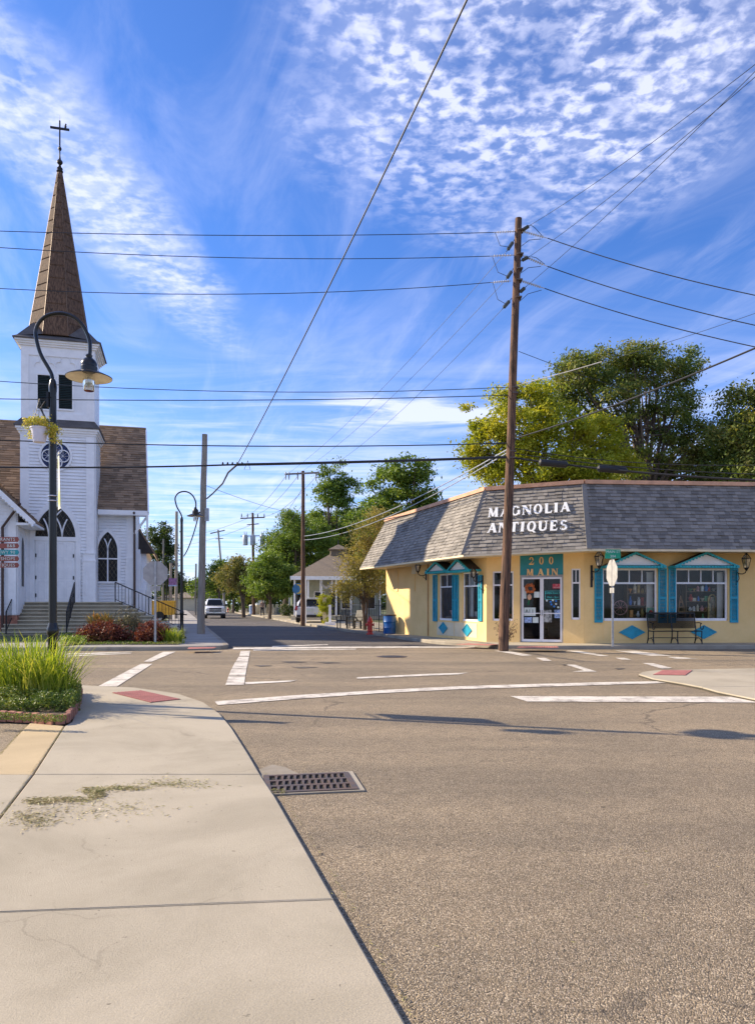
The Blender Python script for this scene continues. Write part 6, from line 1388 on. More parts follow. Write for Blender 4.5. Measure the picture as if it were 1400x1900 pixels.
# ================================================================== POLES AND WIRES
def pole(base, top_, r0, r1, mat, label, grp=None, name='utility_pole'):
    t = thing(name, label, 'utility pole', base, 0, grp); a = Vector(base); b = Vector(top_); n = 9; pts = [a.lerp(b, i/(n-1))+Vector((random.uniform(-.012, .012), 0, 0)) for i in range(n)]; pts[0].z -= .1
    MB().tube(pts, [r0+(r1-r0)*i/(n-1) for i in range(n)], 14).build('shaft', M[mat], t, smooth=True); return t
pb = G(933, 1201.5, .12); D1 = pb.y; pt_ = P(962, 405, D1)
up_main = pole(pb, pt_, .155, .10, 'wood_brown', 'tall leaning brown wooden utility pole on the kerb before the shop doors')
def wire(a, b, r, sag, name, label, mat='wire_thin', n=14, cat='wire', grp=None, a2=None):
    a, b = Vector(a), Vector(b); pts = [a.lerp(b, i/n)-Vector((0, 0, sag*4*(i/n)*(1-i/n))) for i in range(n+1)]
    o_ = MB().tube(pts, r, 5, False).build(name, M[mat]); return tag(o_, label, cat, grp)
def insul(a, b, parent, dark=False, discs=7):
    a, b = Vector(a), Vector(b); m_ = MB(); m_.tube([a, b], .012, 5); u = (b-a).normalized(); 
    if dark: m_.tube([a.lerp(b, .25), a.lerp(b, .3), a.lerp(b, .8), a.lerp(b, .85)], [.02, .055, .055, .02], 8)
    else:
        for i in range(discs): p = a.lerp(b, .15+.65*i/(discs-1)); m_.tube([p-u*.008, p+u*.008], .042, 8)
    m_.build('insulator', M['insulator_dark' if dark else 'insulator'], parent)
at = lambda px, py, d=None: P(px, py, d or D1)
for py in (428, 474, 523): pass
ins = [((957, 429), (915, 431)), ((953, 473), (908, 475)), ((948, 521), (909, 524))]
for k, (a_, b_) in enumerate(ins): insul(at(*a_), at(*b_), up_main)
for (a_, b_) in (((964, 430), (984, 417)), ((962, 486), (983, 475)), ((960, 546), (976, 531)), ((955, 443), (939, 467)), ((952, 498), (938, 519)), ((949, 553), (931, 574))): insul(at(*a_), at(*b_, D1-.15), up_main, True)
ins2 = [((966, 428), (1016, 442)), ((967, 473), (1015, 494)), ((964, 520), (1010, 535))]
for a_, b_ in ins2: insul(at(*a_), at(*b_, D1-.3), up_main, False, 9)
names_h = ('highest', 'second highest', 'third')
for k, (a_, b_, c_) in enumerate((((915, 431), (-60, 426.5), .35), ((908, 475), (-60, 455), .3), ((909, 524), (-60, 531.5), .1))):
    wire(at(*a_), P(b_[0], b_[1], 21.0), .011, .12+.08*k, 'power_line', f'{names_h[k]} of the three power lines running left from the pole insulators', grp='power lines to the left')
for k, (a_, b_) in enumerate((((1016, 442), (1440, 556)), ((1015, 494), (1440, 612)), ((1010, 535), (1440, 652)))): wire(at(*a_, D1-.3), P(b_[0], b_[1], 19), .014, .12, 'power_line', f'{names_h[k]} of the three power lines running down to the right of the pole', grp='power lines to the right')
for k, (a_, b_) in enumerate((((984, 417), (1440, 88)), ((983, 475), (1440, 108)), ((976, 531), (1440, 92)))): wire(at(*a_, D1-.15), P(b_[0], b_[1], 12.5), .0065, .12, 'power_line', f'{("uppermost", "middle", "lowest")[k]} of three thin lines rising to the upper right corner', grp='thin lines to the upper right')
P2b = G(562, 1158.6, .12); D2 = P2b.y; P2t = P(562, 874, D2)
for k, (a_, b_) in enumerate((((939, 467), (530, 882)), ((938, 519), (550, 881)), ((931, 574), (590, 880)))): wire(at(*a_), P(b_[0], b_[1], D2), .007, .5, 'power_line', f'thin line from the brown pole down to the {("left", "middle", "right")[k]} end of the next pole\'s crossarm', grp='lines between the first two poles')
for k, (a_, b_, c_) in enumerate((((918, 431), (943, 458), 0), ((913, 476), (940, 512), 0), ((914, 525), (938, 564), 0), ((984, 417), (1006, 438), 0), ((985, 476), (1010, 490), 0), ((1003, 443), (966, 457), 0), ((1003, 494), (962, 509), 0), ((1004, 538), (960, 562), 0))):
    a_, b_ = at(*a_), at(*b_, D1-.2); MB().tube([a_, a_.lerp(b_, .5)+Vector((-.05, 0, -.18 if k < 3 else .08)), b_], .009, 5).build('jumper_wire', M['wire_thin'], up_main)
m_ = MB()
for py in (428, 473, 521, 500, 553, 720, 730, 838, 850): c_ = at(962-(py-405)*.0365, py); m_.box(c_.x-.02, c_.x+.16, c_.y-.14, c_.y+.14, c_.z-.02, c_.z+.02)
m_.build('hardware', M['iron_grate'], up_main)
for k, (a_, b_, r_, sg, lb_, mt) in enumerate((
    ((948, 718), (-60, 703), .011, .25, 'single thin line left of the pole just above the twisted cable', 'wire_thin'),
    ((948, 733), (-60, 739), .013, .10, 'twisted cable running left from the middle of the brown pole', 'wire'),
    ((945, 822), (-60, 814), .017, .15, 'thin black cable running left above the thick telephone bundle', 'wire'))):
    wire(at(*a_), P(b_[0], b_[1], 21), r_, sg, 'overhead_cable', lb_, mt)
J = P(440, 862, 21.9)
m1 = at(942, 848); wire(m1, J, .042, .02, 'cable_bundle', 'thick black telephone cable bundle left of the brown pole', 'wire', cat='cable'); wire(J, P(-60, 866, 21.2), .026, .05, 'cable_bundle', 'thinner black telephone cable crossing before the church steeple', 'wire', cat='cable')
wire(m1, P(1440, 893, 19.5), .032, .1, 'cable_bundle', 'thick black telephone cable bundle right of the brown pole', 'wire', cat='cable'); wire(at(944, 840), P(1440, 881, 19.5), .013, .12, 'overhead_cable', 'thin cable just above the thick bundle on the right', 'wire')
wire(at(944, 830), P(1440, 862, 19.5), .011, .2, 'overhead_cable', 'sagging thin cable over the shop roof at the right', 'wire')
for k, (px, py) in enumerate(((1026, 860), (1135, 871))):
    c_ = P(px, py, D1-.9-k*.5); m_ = MB(); m_.tube([c_+Vector((-.42, 0, .03)), c_+Vector((-.38, 0, .03)), c_+Vector((.38, .0, -.03)), c_+Vector((.42, 0, -.03))], [.05, .10, .10, .05], 10); tag(m_.build('splice_case', M['wire'], smooth=True), f'black cylindrical cable splice case, the {("nearer one to", "farther one from")[k]} the brown pole', 'splice case', 'splice cases on the cable')
wire(at(950, 815), P(1460, 620, 13.5), .020, .12, 'overhead_cable', 'black cable rising steeply to the right edge from the brown pole', 'wire')
wire(at(952, 716), at(1116, 671, 21), .013, .02, 'guy_wire', 'pale guy wire rising a short way right of the brown pole', 'insulator'); wire(at(1116, 671, 21), P(1460, 560, 16), .006, .05, 'guy_wire', 'thin guy wire continuing up to the right edge', 'wire_thin')
wire(at(962, 652), P(1440, 800, 30), .009, .2, 'overhead_cable', 'thin cable leaving the brown pole and passing behind the tree', 'wire')
wire(at(944, 832), P(563, 995, D2), .02, .5, 'overhead_cable', 'upper of two pale cables sloping to the second pole', 'steel'); wire(at(944, 838), P(563, 1002, D2), .018, .6, 'overhead_cable', 'lower of two pale cables sloping to the second pole', 'steel')
wire(P(875, -20, 8.0), J, .012, .15, 'guy_wire', 'long diagonal black wire falling from the top of the view to the cable junction', 'wire')
m_ = MB(); 
for i in range(5): c_ = J+Vector(((i-3)*.14, 0, .03)); m_.ball(c_, .03, .03, .05, 6, 4)
m_.tube([J+Vector((.3, 0, .1)), J+Vector((.2, 0, -.15)), J+Vector((.38, 0, -.15)), J+Vector((.3, 0, .12))], .008, 4); tag(m_.build('cable_clamp', M['wire']), 'cluster of clamps where the diagonal wire meets the telephone cable', 'clamp')
GPb = G(372.5, 1176, .12); D3 = GPb.y; GPt = P(379.5, 806, D3); gpole = pole(GPb, GPt, .17, .115, 'wood_grey', 'bare grey wooden utility pole on the church side of the street')
m_ = MB(); c_ = P(383, 955, D3-.2); m_.box(c_.x-.06, c_.x+.10, c_.y-.05, c_.y+.05, c_.z-.28, c_.z+.28); m_.build('terminal_box', M['transformer'], gpole)
K = P(384, 925, D3); q1 = J+(K-J)*.12+Vector((-.25, 0, -.25)); m_ = MB(); P_ = [J, J.lerp(K, .15)+Vector((-.08, 0, -.02)), J.lerp(K, .45)+Vector((.08, 0, .0)), J.lerp(K, .8)+Vector((.05, 0, 0)), K]; tag(MB().tube(P_, .03, 6).build('drop_cable', M['wire']), 'black cable dropping from the clamps to the grey pole', 'cable')
wire(P(370, 950, D3), P(341, 1032, D3+4), .028, .25, 'drop_cable', 'black cable curving down from the grey pole behind the street lamp', 'wire', cat='cable')
wire(P(382, 901, D3), P(540, 952, D2+2), .010, .1, 'overhead_cable', 'thin cable from the grey pole to the green trees', 'wire')
pl2 = pole(P2b, P2t, .155, .10, 'wood_brown', 'brown wooden pole with one crossarm beside the parked white car')
m_ = MB(); a_, b_ = P(528, 880, D2), P(592, 877, D2-.3); m_.beam(a_, b_, .10, .10); m_.build('crossarm', M['wood_grey'], pl2)
for px in (530, 536, 552, 586): c_ = P(px, 882, D2-.1); MB().lathe([(.03, -.28), (.045, -.1), (.05, .1), (.03, .22)], 6, tuple(c_)).build('insulator', M['steel'], pl2)
P3b = G(471, 1141, .12); D4 = P3b.y; P3t = P(468.5, 952, D4); pl3 = pole(P3b, P3t, .20, .13, 'wood_brown', 'distant brown pole carrying three grey transformers')
MB().beam(P(446, 962, D4-.2), P(491, 960, D4-.2), .13, .13).build('crossarm', M['wood_brown'], pl3); MB().beam(P(458, 974, D4-.2), P(480, 972, D4-.2), .1, .1).build('crossarm', M['wood_brown'], pl3)
for px in (455, 469, 487):
    c_ = P(px, 1011, D4-.6); MB().lathe([(.26, -.05), (.30, 0), (.30, 1.05), (.26, 1.12), (.05, 1.2)], 14, tuple(c_)).build('transformer', M['transformer'], pl3, smooth=True)
    for dx in (-.12, .12): MB().lathe([(.04, 0), (.06, .15), (.03, .4)], 6, (c_.x+dx, c_.y, c_.z+1.15)).build('bushing', M['insulator'], pl3)
MB().beam(P(446, 995, D4-.25), P(494, 994, D4-.25), .1, .1).build('mounting_bracket', M['steel'], pl3)
for px in (448, 459, 478, 490): MB().lathe([(.05, 0), (.07, .2), (.03, .45)], 6, tuple(P(px, 960, D4-.2))).build('insulator', M['insulator_dark'], pl3)
d5 = 105; p4 = pole(Vector(((418-CX)/F*d5, d5, 0)), P(404.5, 983, d5), .17, .11, 'wood_grey', 'far leaning pole with a small crossarm above the street trees'); MB().beam(P(390, 990, d5), P(417, 984, d5), .14, .14).build('crossarm', M['wood_grey'], p4); MB().beam(P(400, 1000, d5), P(414, 999, d5), .1, .1).build('crossarm', M['wood_grey'], p4)
for (px, yt, yb, lb_, w_) in ((327.5, 949, 1148, 'tall thin pole just left of the second street lamp', .15), (303, 1000, 1140, 'pole behind the yellow trailer, nearest the church', .14), (317, 1045, 1150, 'short brown pole behind the small shop sign', .13), (363.5, 1046, 1140, 'far thin pole at the end of the street', .12)):
    g_ = G(px-1, yb, .12); pole(g_, P(px, yt, g_.y), w_, w_*.8, 'wood_grey', lb_)
for i, (ya, yb) in enumerate(((962, 985), (975, 1000), (1062, 1075), (1075, 1090), (1085, 1102))):
    wire(P(469+(i-2)*5, ya, D4), P(340, yb+12, 130), .02, .3, 'power_line', ('thin far power line crossing above the pickup truck', 'thin far power line below the far leaning pole arm', 'upper far cable over the street end', 'middle far cable over the street end', 'lowest far cable over the street end')[i], 'wire_thin')
for i, (a_, b_) in enumerate((((530, 884), (446, 960)), ((552, 884), (469, 955)), ((590, 880), (491, 958)), ((562, 905), (475, 1005)), ((562, 935), (478, 1018)))): wire(P(*a_, D2), P(*b_, D4), .014, .6, 'power_line', ('left', 'middle', 'right', 'upper secondary', 'lower secondary')[i]+' line between the crossarm pole and the transformer pole')
# vine shrub at the base of the brown pole
c_ = pb+Vector((.12, .35, 0)); t = thing('vine_plant', 'straggly purple and brown plant growing round the base of the brown pole', 'plant', c_); 
m_ = MB(); ends = []
for i in range(26):
    a = random.uniform(0, 6.28); h = random.uniform(.35, 1.0); e_ = c_+Vector((math.cos(a)*random.uniform(.15, .42), math.sin(a)*.25, h)); m_.tube([c_, c_.lerp(e_, .5)+Vector((0, 0, .12)), e_], [.01, .007, .003], 4); ends += [(tuple(c_.lerp(e_, k))) for k in (.5, .7, .85, 1.0)]
m_.build('stems', M['bark'], t); pp = np.array(ends)[RNG.integers(0, len(ends), 900)]+RNG.normal(size=(900, 3))*.04; np_mesh('leaves', leaf_quads(pp, .022), 4, leafmat('leaves_purple', [(.10, .03, .05), (.20, .08, .06), (.14, .12, .05), (.35, .12, .10)], .2), t)

# ================================================================== STREET FURNITURE
h0 = G(686, 1177.5, .12); 
def hydrant(base, label):
    t = thing('fire_hydrant', label, 'hydrant', base, 0, 'red fire hydrants'); Mx = Matrix.Translation(base)
    m_ = MB(Mx); m_.lathe([(.16, 0), (.16, .04), (.105, .05), (.10, .12), (.13, .14), (.13, .17), (.10, .18), (.10, .50), (.135, .52), (.135, .56), (.115, .58), (.10, .66), (.06, .72), (.03, .735), (.03, .78)], 16); m_.build('barrel', M['red'], t, smooth=True)
    for (dx, dy) in ((-1, 0), (1, 0), (0, -1)):
        MB(Mx).tube([(0, 0, .42), (dx*.13, dy*.13, .42), (dx*.14, dy*.14, .42), (dx*.19, dy*.19, .42)], [.05, .05, .07, .07], 10).build('nozzle', M['red'], t, smooth=True)
    return t
hy = hydrant(h0, 'red fire hydrant on the shop pavement beside the blue drum')
copy_tree(hy, G(423, 1136, .12)+Vector((.0, 0, 0)), 0, 'small far red fire hydrant to the right of the white pickup')
b0_ = G(722.5, 1176.3, .12); t = thing('blue_drum', 'blue plastic drum bin against the shop side wall', 'bin', b0_); Mx = Matrix.Translation(b0_)
MB(Mx).lathe([(.24, 0), (.27, .03), (.275, .25), (.285, .27), (.275, .29), (.275, .52), (.285, .54), (.275, .56), (.27, .78), (.25, .80)], 20).build('barrel', M['blue'], t, smooth=True); MB(Mx).lathe([(.285, .79), (.29, .83), (.27, .845), (.02, .86)], 20).build('lid', M['plastic'], t)
def iron_chair(base, rot, label):
    t = thing('garden_chair', label, 'chair', base, rot, 'black garden chairs'); Mx = WM[t]
    MB(Mx).box(-.28, .28, -.28, .28, .38, .44).build('seat', M['black'], t)
    m_ = MB(Mx)
    for i in range(6): x = -.24+.096*i; m_.hexa([(x-.03, .25, .44), (x+.03, .25, .44), (x+.03, .28, .44), (x-.03, .28, .44), (x-.03, .40, .98), (x+.03, .40, .98), (x+.03, .43, .98), (x-.03, .43, .98)])
    m_.build('backrest', M['black'], t)
    for sx in (-1, 1):
        for sy in (-1, 1): MB(Mx).box(sx*.26-.025, sx*.26+.025, sy*.25-.025, sy*.25+.025, 0, .38).build('leg', M['black'], t)
        MB(Mx).box(sx*.30-.045, sx*.30+.045, -.32, .26, .60, .63).build('armrest', M['black'], t); MB(Mx).box(sx*.30-.02, sx*.30+.02, -.30, -.25, .38, .60).build('arm_post', M['black'], t)
    return t
iron_chair(G(637, 1166, .12), R(-15), 'black garden chair, the left one before the iron fence'); iron_chair(G(657, 1167, .12), R(-50), 'black garden chair turned sideways, the right one before the iron fence')
# iron fence
f0, f1 = G(598, 1158, .12)+Vector((0, 2.5, 0)), A+Vector((-.15, -.3, 0)); f0 = G(640, 1161, .12)+Vector((0, 1.0, 0)); t = thing('iron_fence', 'black iron garden fence between the chairs and the shop wall', 'fence', f0); n = 26
for i in range(n+1):
    p = f0.lerp(f1, i/n); MB().tube([p, p+Vector((0, 0, 1.35 if i % 6 else 1.5))], .012 if i % 6 else .028, 5).build('bar' if i % 6 else 'post', M['black'], t)
for z in (.15, .75, 1.25): MB().tube([f0+Vector((0, 0, z)), f1+Vector((0, 0, z))], .016, 5).build('rail', M['black'], t)
# picket / pale posts along the far right pavement and dark fence
t = thing('picket_fence', 'pale post and dark rail fence under the street trees', 'fence', G(430, 1133.5, .12)+Vector((1.6, 0, 0)))
fa, fb = G(432, 1134.5, .12)+Vector((2.2, 0, 0)), G(545, 1151, .12)+Vector((2.6, 1, 0)); n = 16
for i in range(n+1):
    p = fa.lerp(fb, i/n); MB(Matrix.Translation(p)).box(-.16, .16, -.16, .16, 0, 1.25).build('post', M['soffit'], t)
MB().beam(fa+Vector((0, 0, .45)), fb+Vector((0, 0, .45)), .05, .75).build('infill_panel', M['plastic'], t)
for (px, py, lb_, mt, h_) in ((447, 1139.5, 'small white and blue bin on the far right pavement', 'paper_blue', 1.0), (456, 1139.5, 'low pale stone block on the far right pavement', 'soffit', 1.1)):
    c_ = G(px, py, .12)+Vector((1.4, 0, 0)); t = thing('litter_bin' if mt == 'paper_blue' else 'stone_block', lb_, 'bin' if mt == 'paper_blue' else 'block', c_); MB(Matrix.Translation(c_)).lathe([(.30, 0), (.36, .05), (.36, h_), (.30, h_+.06)], 14 if mt == 'paper_blue' else 4).build('body', M[mt], t); MB(Matrix.Translation(c_)).lathe([(.38, h_+.061), (.34, h_+.16), (.05, h_+.2)], 14 if mt == 'paper_blue' else 4).build('lid' if mt == 'paper_blue' else 'cap', M['white_trim'], t)
c_ = G(476, 1142.5, .12)+Vector((.5, 0, 0)); t = thing('notice_post', 'small pale notice on a dark post near the walking person', 'sign', c_); MB(Matrix.Translation(c_)).tube([(0, 0, 0), (0, 0, 1.7)], .05, 6).build('post', M['black'], t); MB(Matrix.Translation(c_)).box(-.32, .32, -.08, -.055, 1.15, 1.65).build('board', M['paper'], t)
c_ = G(360, 1131, .12); t = thing('red_notice', 'tiny red sign far away between the grey pole and the street', 'sign', c_); MB(Matrix.Translation(c_)).tube([(0, 0, 0), (0, 0, 2.0)], .06, 6).build('post', M['steel'], t); MB(Matrix.Translation(c_)).box(-.5, .5, -.09, -.065, 1.1, 2.0).build('board', M['red'], t)
# ivy post
c_ = G(602, 1157, .12); t = thing('ivy_pillar', 'pillar covered in yellow green ivy beside the parked white car', 'plant', c_); MB(Matrix.Translation(c_)).box(-.12, .12, -.12, .12, 0, 1.75).build('post', M['soffit'], t)
lobes = [(c_.x, c_.y, c_.z+h, .42, .4, .4) for h in (.4, .8, 1.2, 1.55)]; p_, _ = clump_points(lobes, 60, 4500, .2, .6); np_mesh('foliage', leaf_quads(p_, .05), 4, L['yellowgreen'], t)
c_ = G(612, 1160, .12); t = thing('white_post', 'short white post standing beside the ivy pillar', 'post', c_); MB(Matrix.Translation(c_)).box(-.3, .3, -.2, .2, 0, .18).build('foot', M['white_trim'], t); MB(Matrix.Translation(c_)).box(-.08, .08, -.08, .08, .181, 1.25).build('shaft', M['white_trim'], t)
# moon sign
ms_ = P(553, 1093, 50); t = thing('moon_sign', 'round blue sign with a yellow crescent hanging by the house porch', 'sign', (ms_.x, ms_.y, .12)); Mx = Matrix.Translation(ms_); N = 24
MB(Mx).xz([(.38*math.cos(2*math.pi*k/N), .38*math.sin(2*math.pi*k/N)) for k in range(N)], 0, .05).build('disc', pm('sign_blue', (.06, .22, .42), .5), t)
cr_ = [(.32*math.cos(R(a)), .32*math.sin(R(a))) for a in range(-110, 111, 20)]+[(-.06+.20*math.cos(R(a)), .26*math.sin(R(a))) for a in range(100, -101, -20)]; MB(Mx).xz(cr_[::-1], -.03, -.006).build('crescent', pm('sign_yellow', (.80, .58, .10), .5), t)
MB().tube([(ms_.x+.5, ms_.y+.1, .12), (ms_.x+.5, ms_.y+.1, ms_.z+.7)], .04, 6).build('post', M['white_trim'], t)
# small shop sign left
ms_ = P(320, 1079, 60); t = thing('shop_sign', 'small purple and white hanging sign by the far poles left of the street', 'sign', (ms_.x, ms_.y, .12)); Mx = Matrix.Translation(ms_)
MB(Mx).box(-.30, .32, 0, .05, -.28, .26).build('board', pm('sign_purple', (.20, .10, .28), .5, var=.3, scale=6), t); MB(Mx).box(-.34, .36, -.01, .06, -.38, -.281).build('lower_board', M['paper_blue'], t); MB().tube([(ms_.x-.3, ms_.y+.1, .12), (ms_.x-.3, ms_.y+.1, ms_.z+.5)], .04, 6).build('post', M['black'], t)

# ================================================================== VEHICLES
def wheel(Mx, x, y, r, w, parent):
    m_ = MB(Mx @ Matrix.Translation(Vector((x, y, r))) @ Matrix.Rotation(R(90), 4, 'Y')); m_.lathe([(r*.62, -w/2), (r*.96, -w/2), (r, -w*.3), (r, w*.3), (r*.96, w/2), (r*.62, w/2)], 20); wh = m_.build('wheel', M['tyre'], parent, smooth=True)
    m_ = MB(Mx @ Matrix.Translation(Vector((x, y, r))) @ Matrix.Rotation(R(90), 4, 'Y')); m_.lathe([(r*.1, -w*.42), (r*.3, -w*.46), (r*.6, -w*.40), (r*.6, w*.40), (r*.3, w*.46), (r*.1, w*.42)], 14); m_.build('rim', M['chrome'], wh)
def loft(m_, secs):
    """secs: list of rings with equal point counts"""
    n = len(secs[0]); vs = [p for s in secs for p in s]; fs = [(i*n+k, i*n+(k+1) % n, (i+1)*n+(k+1) % n, (i+1)*n+k) for i in range(len(secs)-1) for k in range(n)]; fs += [tuple(range(n-1, -1, -1)), tuple(range((len(secs)-1)*n, len(secs)*n))]; m_.add(vs, fs)
def body_ring(y, w, z0, z1, tw=None, r=.1):
    tw = tw or w*.94; return [(-w+r*.6, y, z0), (w-r*.6, y, z0), (w, y, z0+r), (w, y, z0+(z1-z0)*.55), (tw, y, z1-r*.5), (tw-r, y, z1), (-tw+r, y, z1), (-tw, y, z1-r*.5), (-w, y, z0+(z1-z0)*.55), (-w, y, z0+r)]
# pickup facing the camera
c_ = G(399.5, 1148); c_.z = 0.006; ang = math.atan2(VPD.y, VPD.x)-math.pi/2
pk = thing('pickup_truck', 'white pickup truck driving towards the camera down the shaded street', 'pickup truck', c_, ang); Mx = WM[pk]
m_ = MB(Mx); loft(m_, [body_ring(-.0, .86, .55, 1.02), body_ring(.12, .95, .42, 1.10), body_ring(.5, .98, .38, 1.16), body_ring(1.35, .99, .38, 1.22), body_ring(3.2, .99, .38, 1.22), body_ring(5.2, .98, .42, 1.22), body_ring(5.35, .94, .5, 1.18)]); m_.build('body', M['carwhite'], pk, smooth=True)
m_ = MB(Mx); loft(m_, [body_ring(1.3, .88, 1.18, 1.24, .84), body_ring(1.85, .86, 1.18, 1.90, .68, .14), body_ring(2.9, .86, 1.18, 1.94, .68, .14), body_ring(3.25, .86, 1.18, 1.30, .80)]); m_.build('cab', M['carwhite'], pk, smooth=True)
m_ = MB(Mx); m_.add([(-.78, 1.30, 1.29), (.78, 1.30, 1.29), (.62, 1.735, 1.82), (-.62, 1.735, 1.82)], [(0, 1, 2, 3)]); m_.build('windscreen', M['carglass'], pk)
m_.v = []; m_ = MB(Mx)
for s in (-1, 1): m_.add([(s*.885, 1.62, 1.32), (s*.885, 2.95, 1.32), (s*.78, 2.75, 1.80), (s*.78, 1.95, 1.80)], [(0, 1, 2, 3), (3, 2, 1, 0)])
m_.build('side_window', M['carglass'], pk)
m_ = MB(Mx); m_.box(-.57, .57, -.05, .02, .66, 1.02); m_.build('grille', M['plastic'], pk); m_ = MB(Mx); m_.box(-.93, .93, -.08, -.051, .80, .85); m_.box(-.15, .15, -.10, -.081, .79, .86); m_.build('chrome_bar', M['chrome'], pk)
for s in (-1, 1):
    m_ = MB(Mx); m_.box(s*.75-.17, s*.75+.17, -.045, .05, .74, .96); m_.build('headlight', M['headlamp'], pk)
    m_ = MB(Mx); m_.box(s*1.12-.10, s*1.12+.10, 1.52, 1.60, 1.18, 1.40); m_.beam((s*.92, 1.58, 1.24), (s*1.04, 1.57, 1.27), .05, .05); m_.build('mirror', M['plastic'], pk)
    for y in (.95, 4.3): wheel(Mx, s*.86, y, .40, .26, pk)
m_ = MB(Mx); m_.box(-.95, .95, -.14, .06, .50, .64); m_.build('bumper', M['chrome'], pk); MB(Mx).box(-.9, .9, -.09, .3, .30, .499).build('lower_valance', M['plastic'], pk); MB(Mx).box(-.16, .16, -.155, -.141, .52, .62).build('number_plate', M['paper'], pk)
# SUV rear, parked in the drive
c_ = G(582, 1154.5); c_.z = .125; c_ = P(574, HY, 52); c_.z = .125; sv = thing('suv', 'white SUV parked beside the brown pole, seen from behind', 'car', c_, .02); Mx = WM[sv]
m_ = MB(Mx); loft(m_, [body_ring(0, .90, .42, 1.05), body_ring(.1, .96, .34, 1.12), body_ring(1.2, .98, .30, 1.12), body_ring(3.6, .98, .30, 1.10), body_ring(4.4, .95, .34, .98), body_ring(4.7, .85, .4, .86)]); m_.build('body', M['carwhite'], sv, smooth=True)
m_ = MB(Mx); loft(m_, [body_ring(.08, .90, 1.05, 1.12, .86), body_ring(.42, .88, 1.05, 1.66, .70, .12), body_ring(1.6, .88, 1.05, 1.74, .70, .12), body_ring(2.6, .88, 1.05, 1.68, .70, .12), body_ring(3.5, .88, 1.05, 1.12, .80)]); m_.build('cabin', M['carwhite'], sv, smooth=True)
MB(Mx).add([(-.78, .085, 1.17), (.78, .085, 1.17), (.64, .345, 1.59), (-.64, .345, 1.59)], [(0, 1, 2, 3)]).build('rear_window', M['carglass'], sv)
for s in (-1, 1):
    MB(Mx).hexa([(s*.90-.14, -.03, .86), (s*.90+.06, -.03, .86), (s*.90+.06, .3, .86), (s*.90-.14, .3, .86), (s*.90-.06, -.02, 1.16), (s*.90+.06, -.02, 1.16), (s*.90+.06, .3, 1.16), (s*.90-.06, .3, 1.16)]).build('tail_light', M['tail'], sv)
    for y in (.85, 3.7): wheel(Mx, s*.87, y, .37, .24, sv)
MB(Mx).box(-.9, .9, -.08, .1, .36, .55).build('bumper', M['plastic'], sv); MB(Mx).box(-.24, .24, -.035, -.02, .80, .93).build('number_plate', M['paper'], sv); MB(Mx).box(-.7, .7, .2, .42, 1.67, 1.71).build('spoiler', M['carwhite'], sv)
# distant dark car
c_ = G(352, 1131.5); c_.z = .006; fc = thing('car', 'small dark car far down the left side of the street', 'car', c_, ang); Mx = WM[fc]
m_ = MB(Mx); loft(m_, [body_ring(0, .82, .35, .78), body_ring(.3, .88, .3, .88), body_ring(3.8, .88, .3, .92), body_ring(4.4, .8, .35, .85)]); m_.build('body', M['cardark'], fc, smooth=True); m_ = MB(Mx); loft(m_, [body_ring(1.1, .82, .85, .92, .76), body_ring(1.8, .80, .85, 1.40, .62), body_ring(3.0, .8, .85, 1.40, .62), body_ring(3.8, .82, .85, .95, .76)]); m_.build('cabin', M['carglass'], fc, smooth=True)
for s in (-1, 1):
    for y in (.8, 3.5): wheel(Mx, s*.8, y, .31, .2, fc)
    MB(Mx).box(s*.62-.14, s*.62+.14, -.03, .05, .58, .72).build('headlight', M['headlamp'], fc)
# yellow trailer
c_ = G(291, 1152, .12); tr_ = thing('equipment_trailer', 'yellow equipment trailer parked behind the church railing', 'trailer', c_, R(10)); Mx = WM[tr_]
MB(Mx).box(-1.05, 1.3, 0, 1.5, .45, 1.45).build('tub', M['yellow'], tr_); MB(Mx).box(-1.08, 1.33, -.04, 1.54, 1.451, 1.55).build('rim', M['yellow'], tr_)
for i in range(4): MB(Mx).box(-.9+i*.65, -.82+i*.65, -.06, -.001, .46, 1.44).build('rib', M['yellow'], tr_)
for y in (-.14, 1.64): m_ = MB(Mx @ Matrix.Translation(Vector((.2, y, .36))) @ Matrix.Rotation(R(90), 4, 'X')); m_.lathe([(.2, -.1), (.34, -.1), (.36, -.05), (.36, .05), (.34, .1), (.2, .1)], 18); m_.build('wheel', M['tyre'], tr_, smooth=True)
MB(Mx).box(-1.07, -1.0, -.05, -.0, .5, .75).build('tail_light', M['tail'], tr_); MB(Mx).tube([(1.3, .7, .5), (2.2, .7, .45)], .05, 6).build('drawbar', M['black'], tr_)

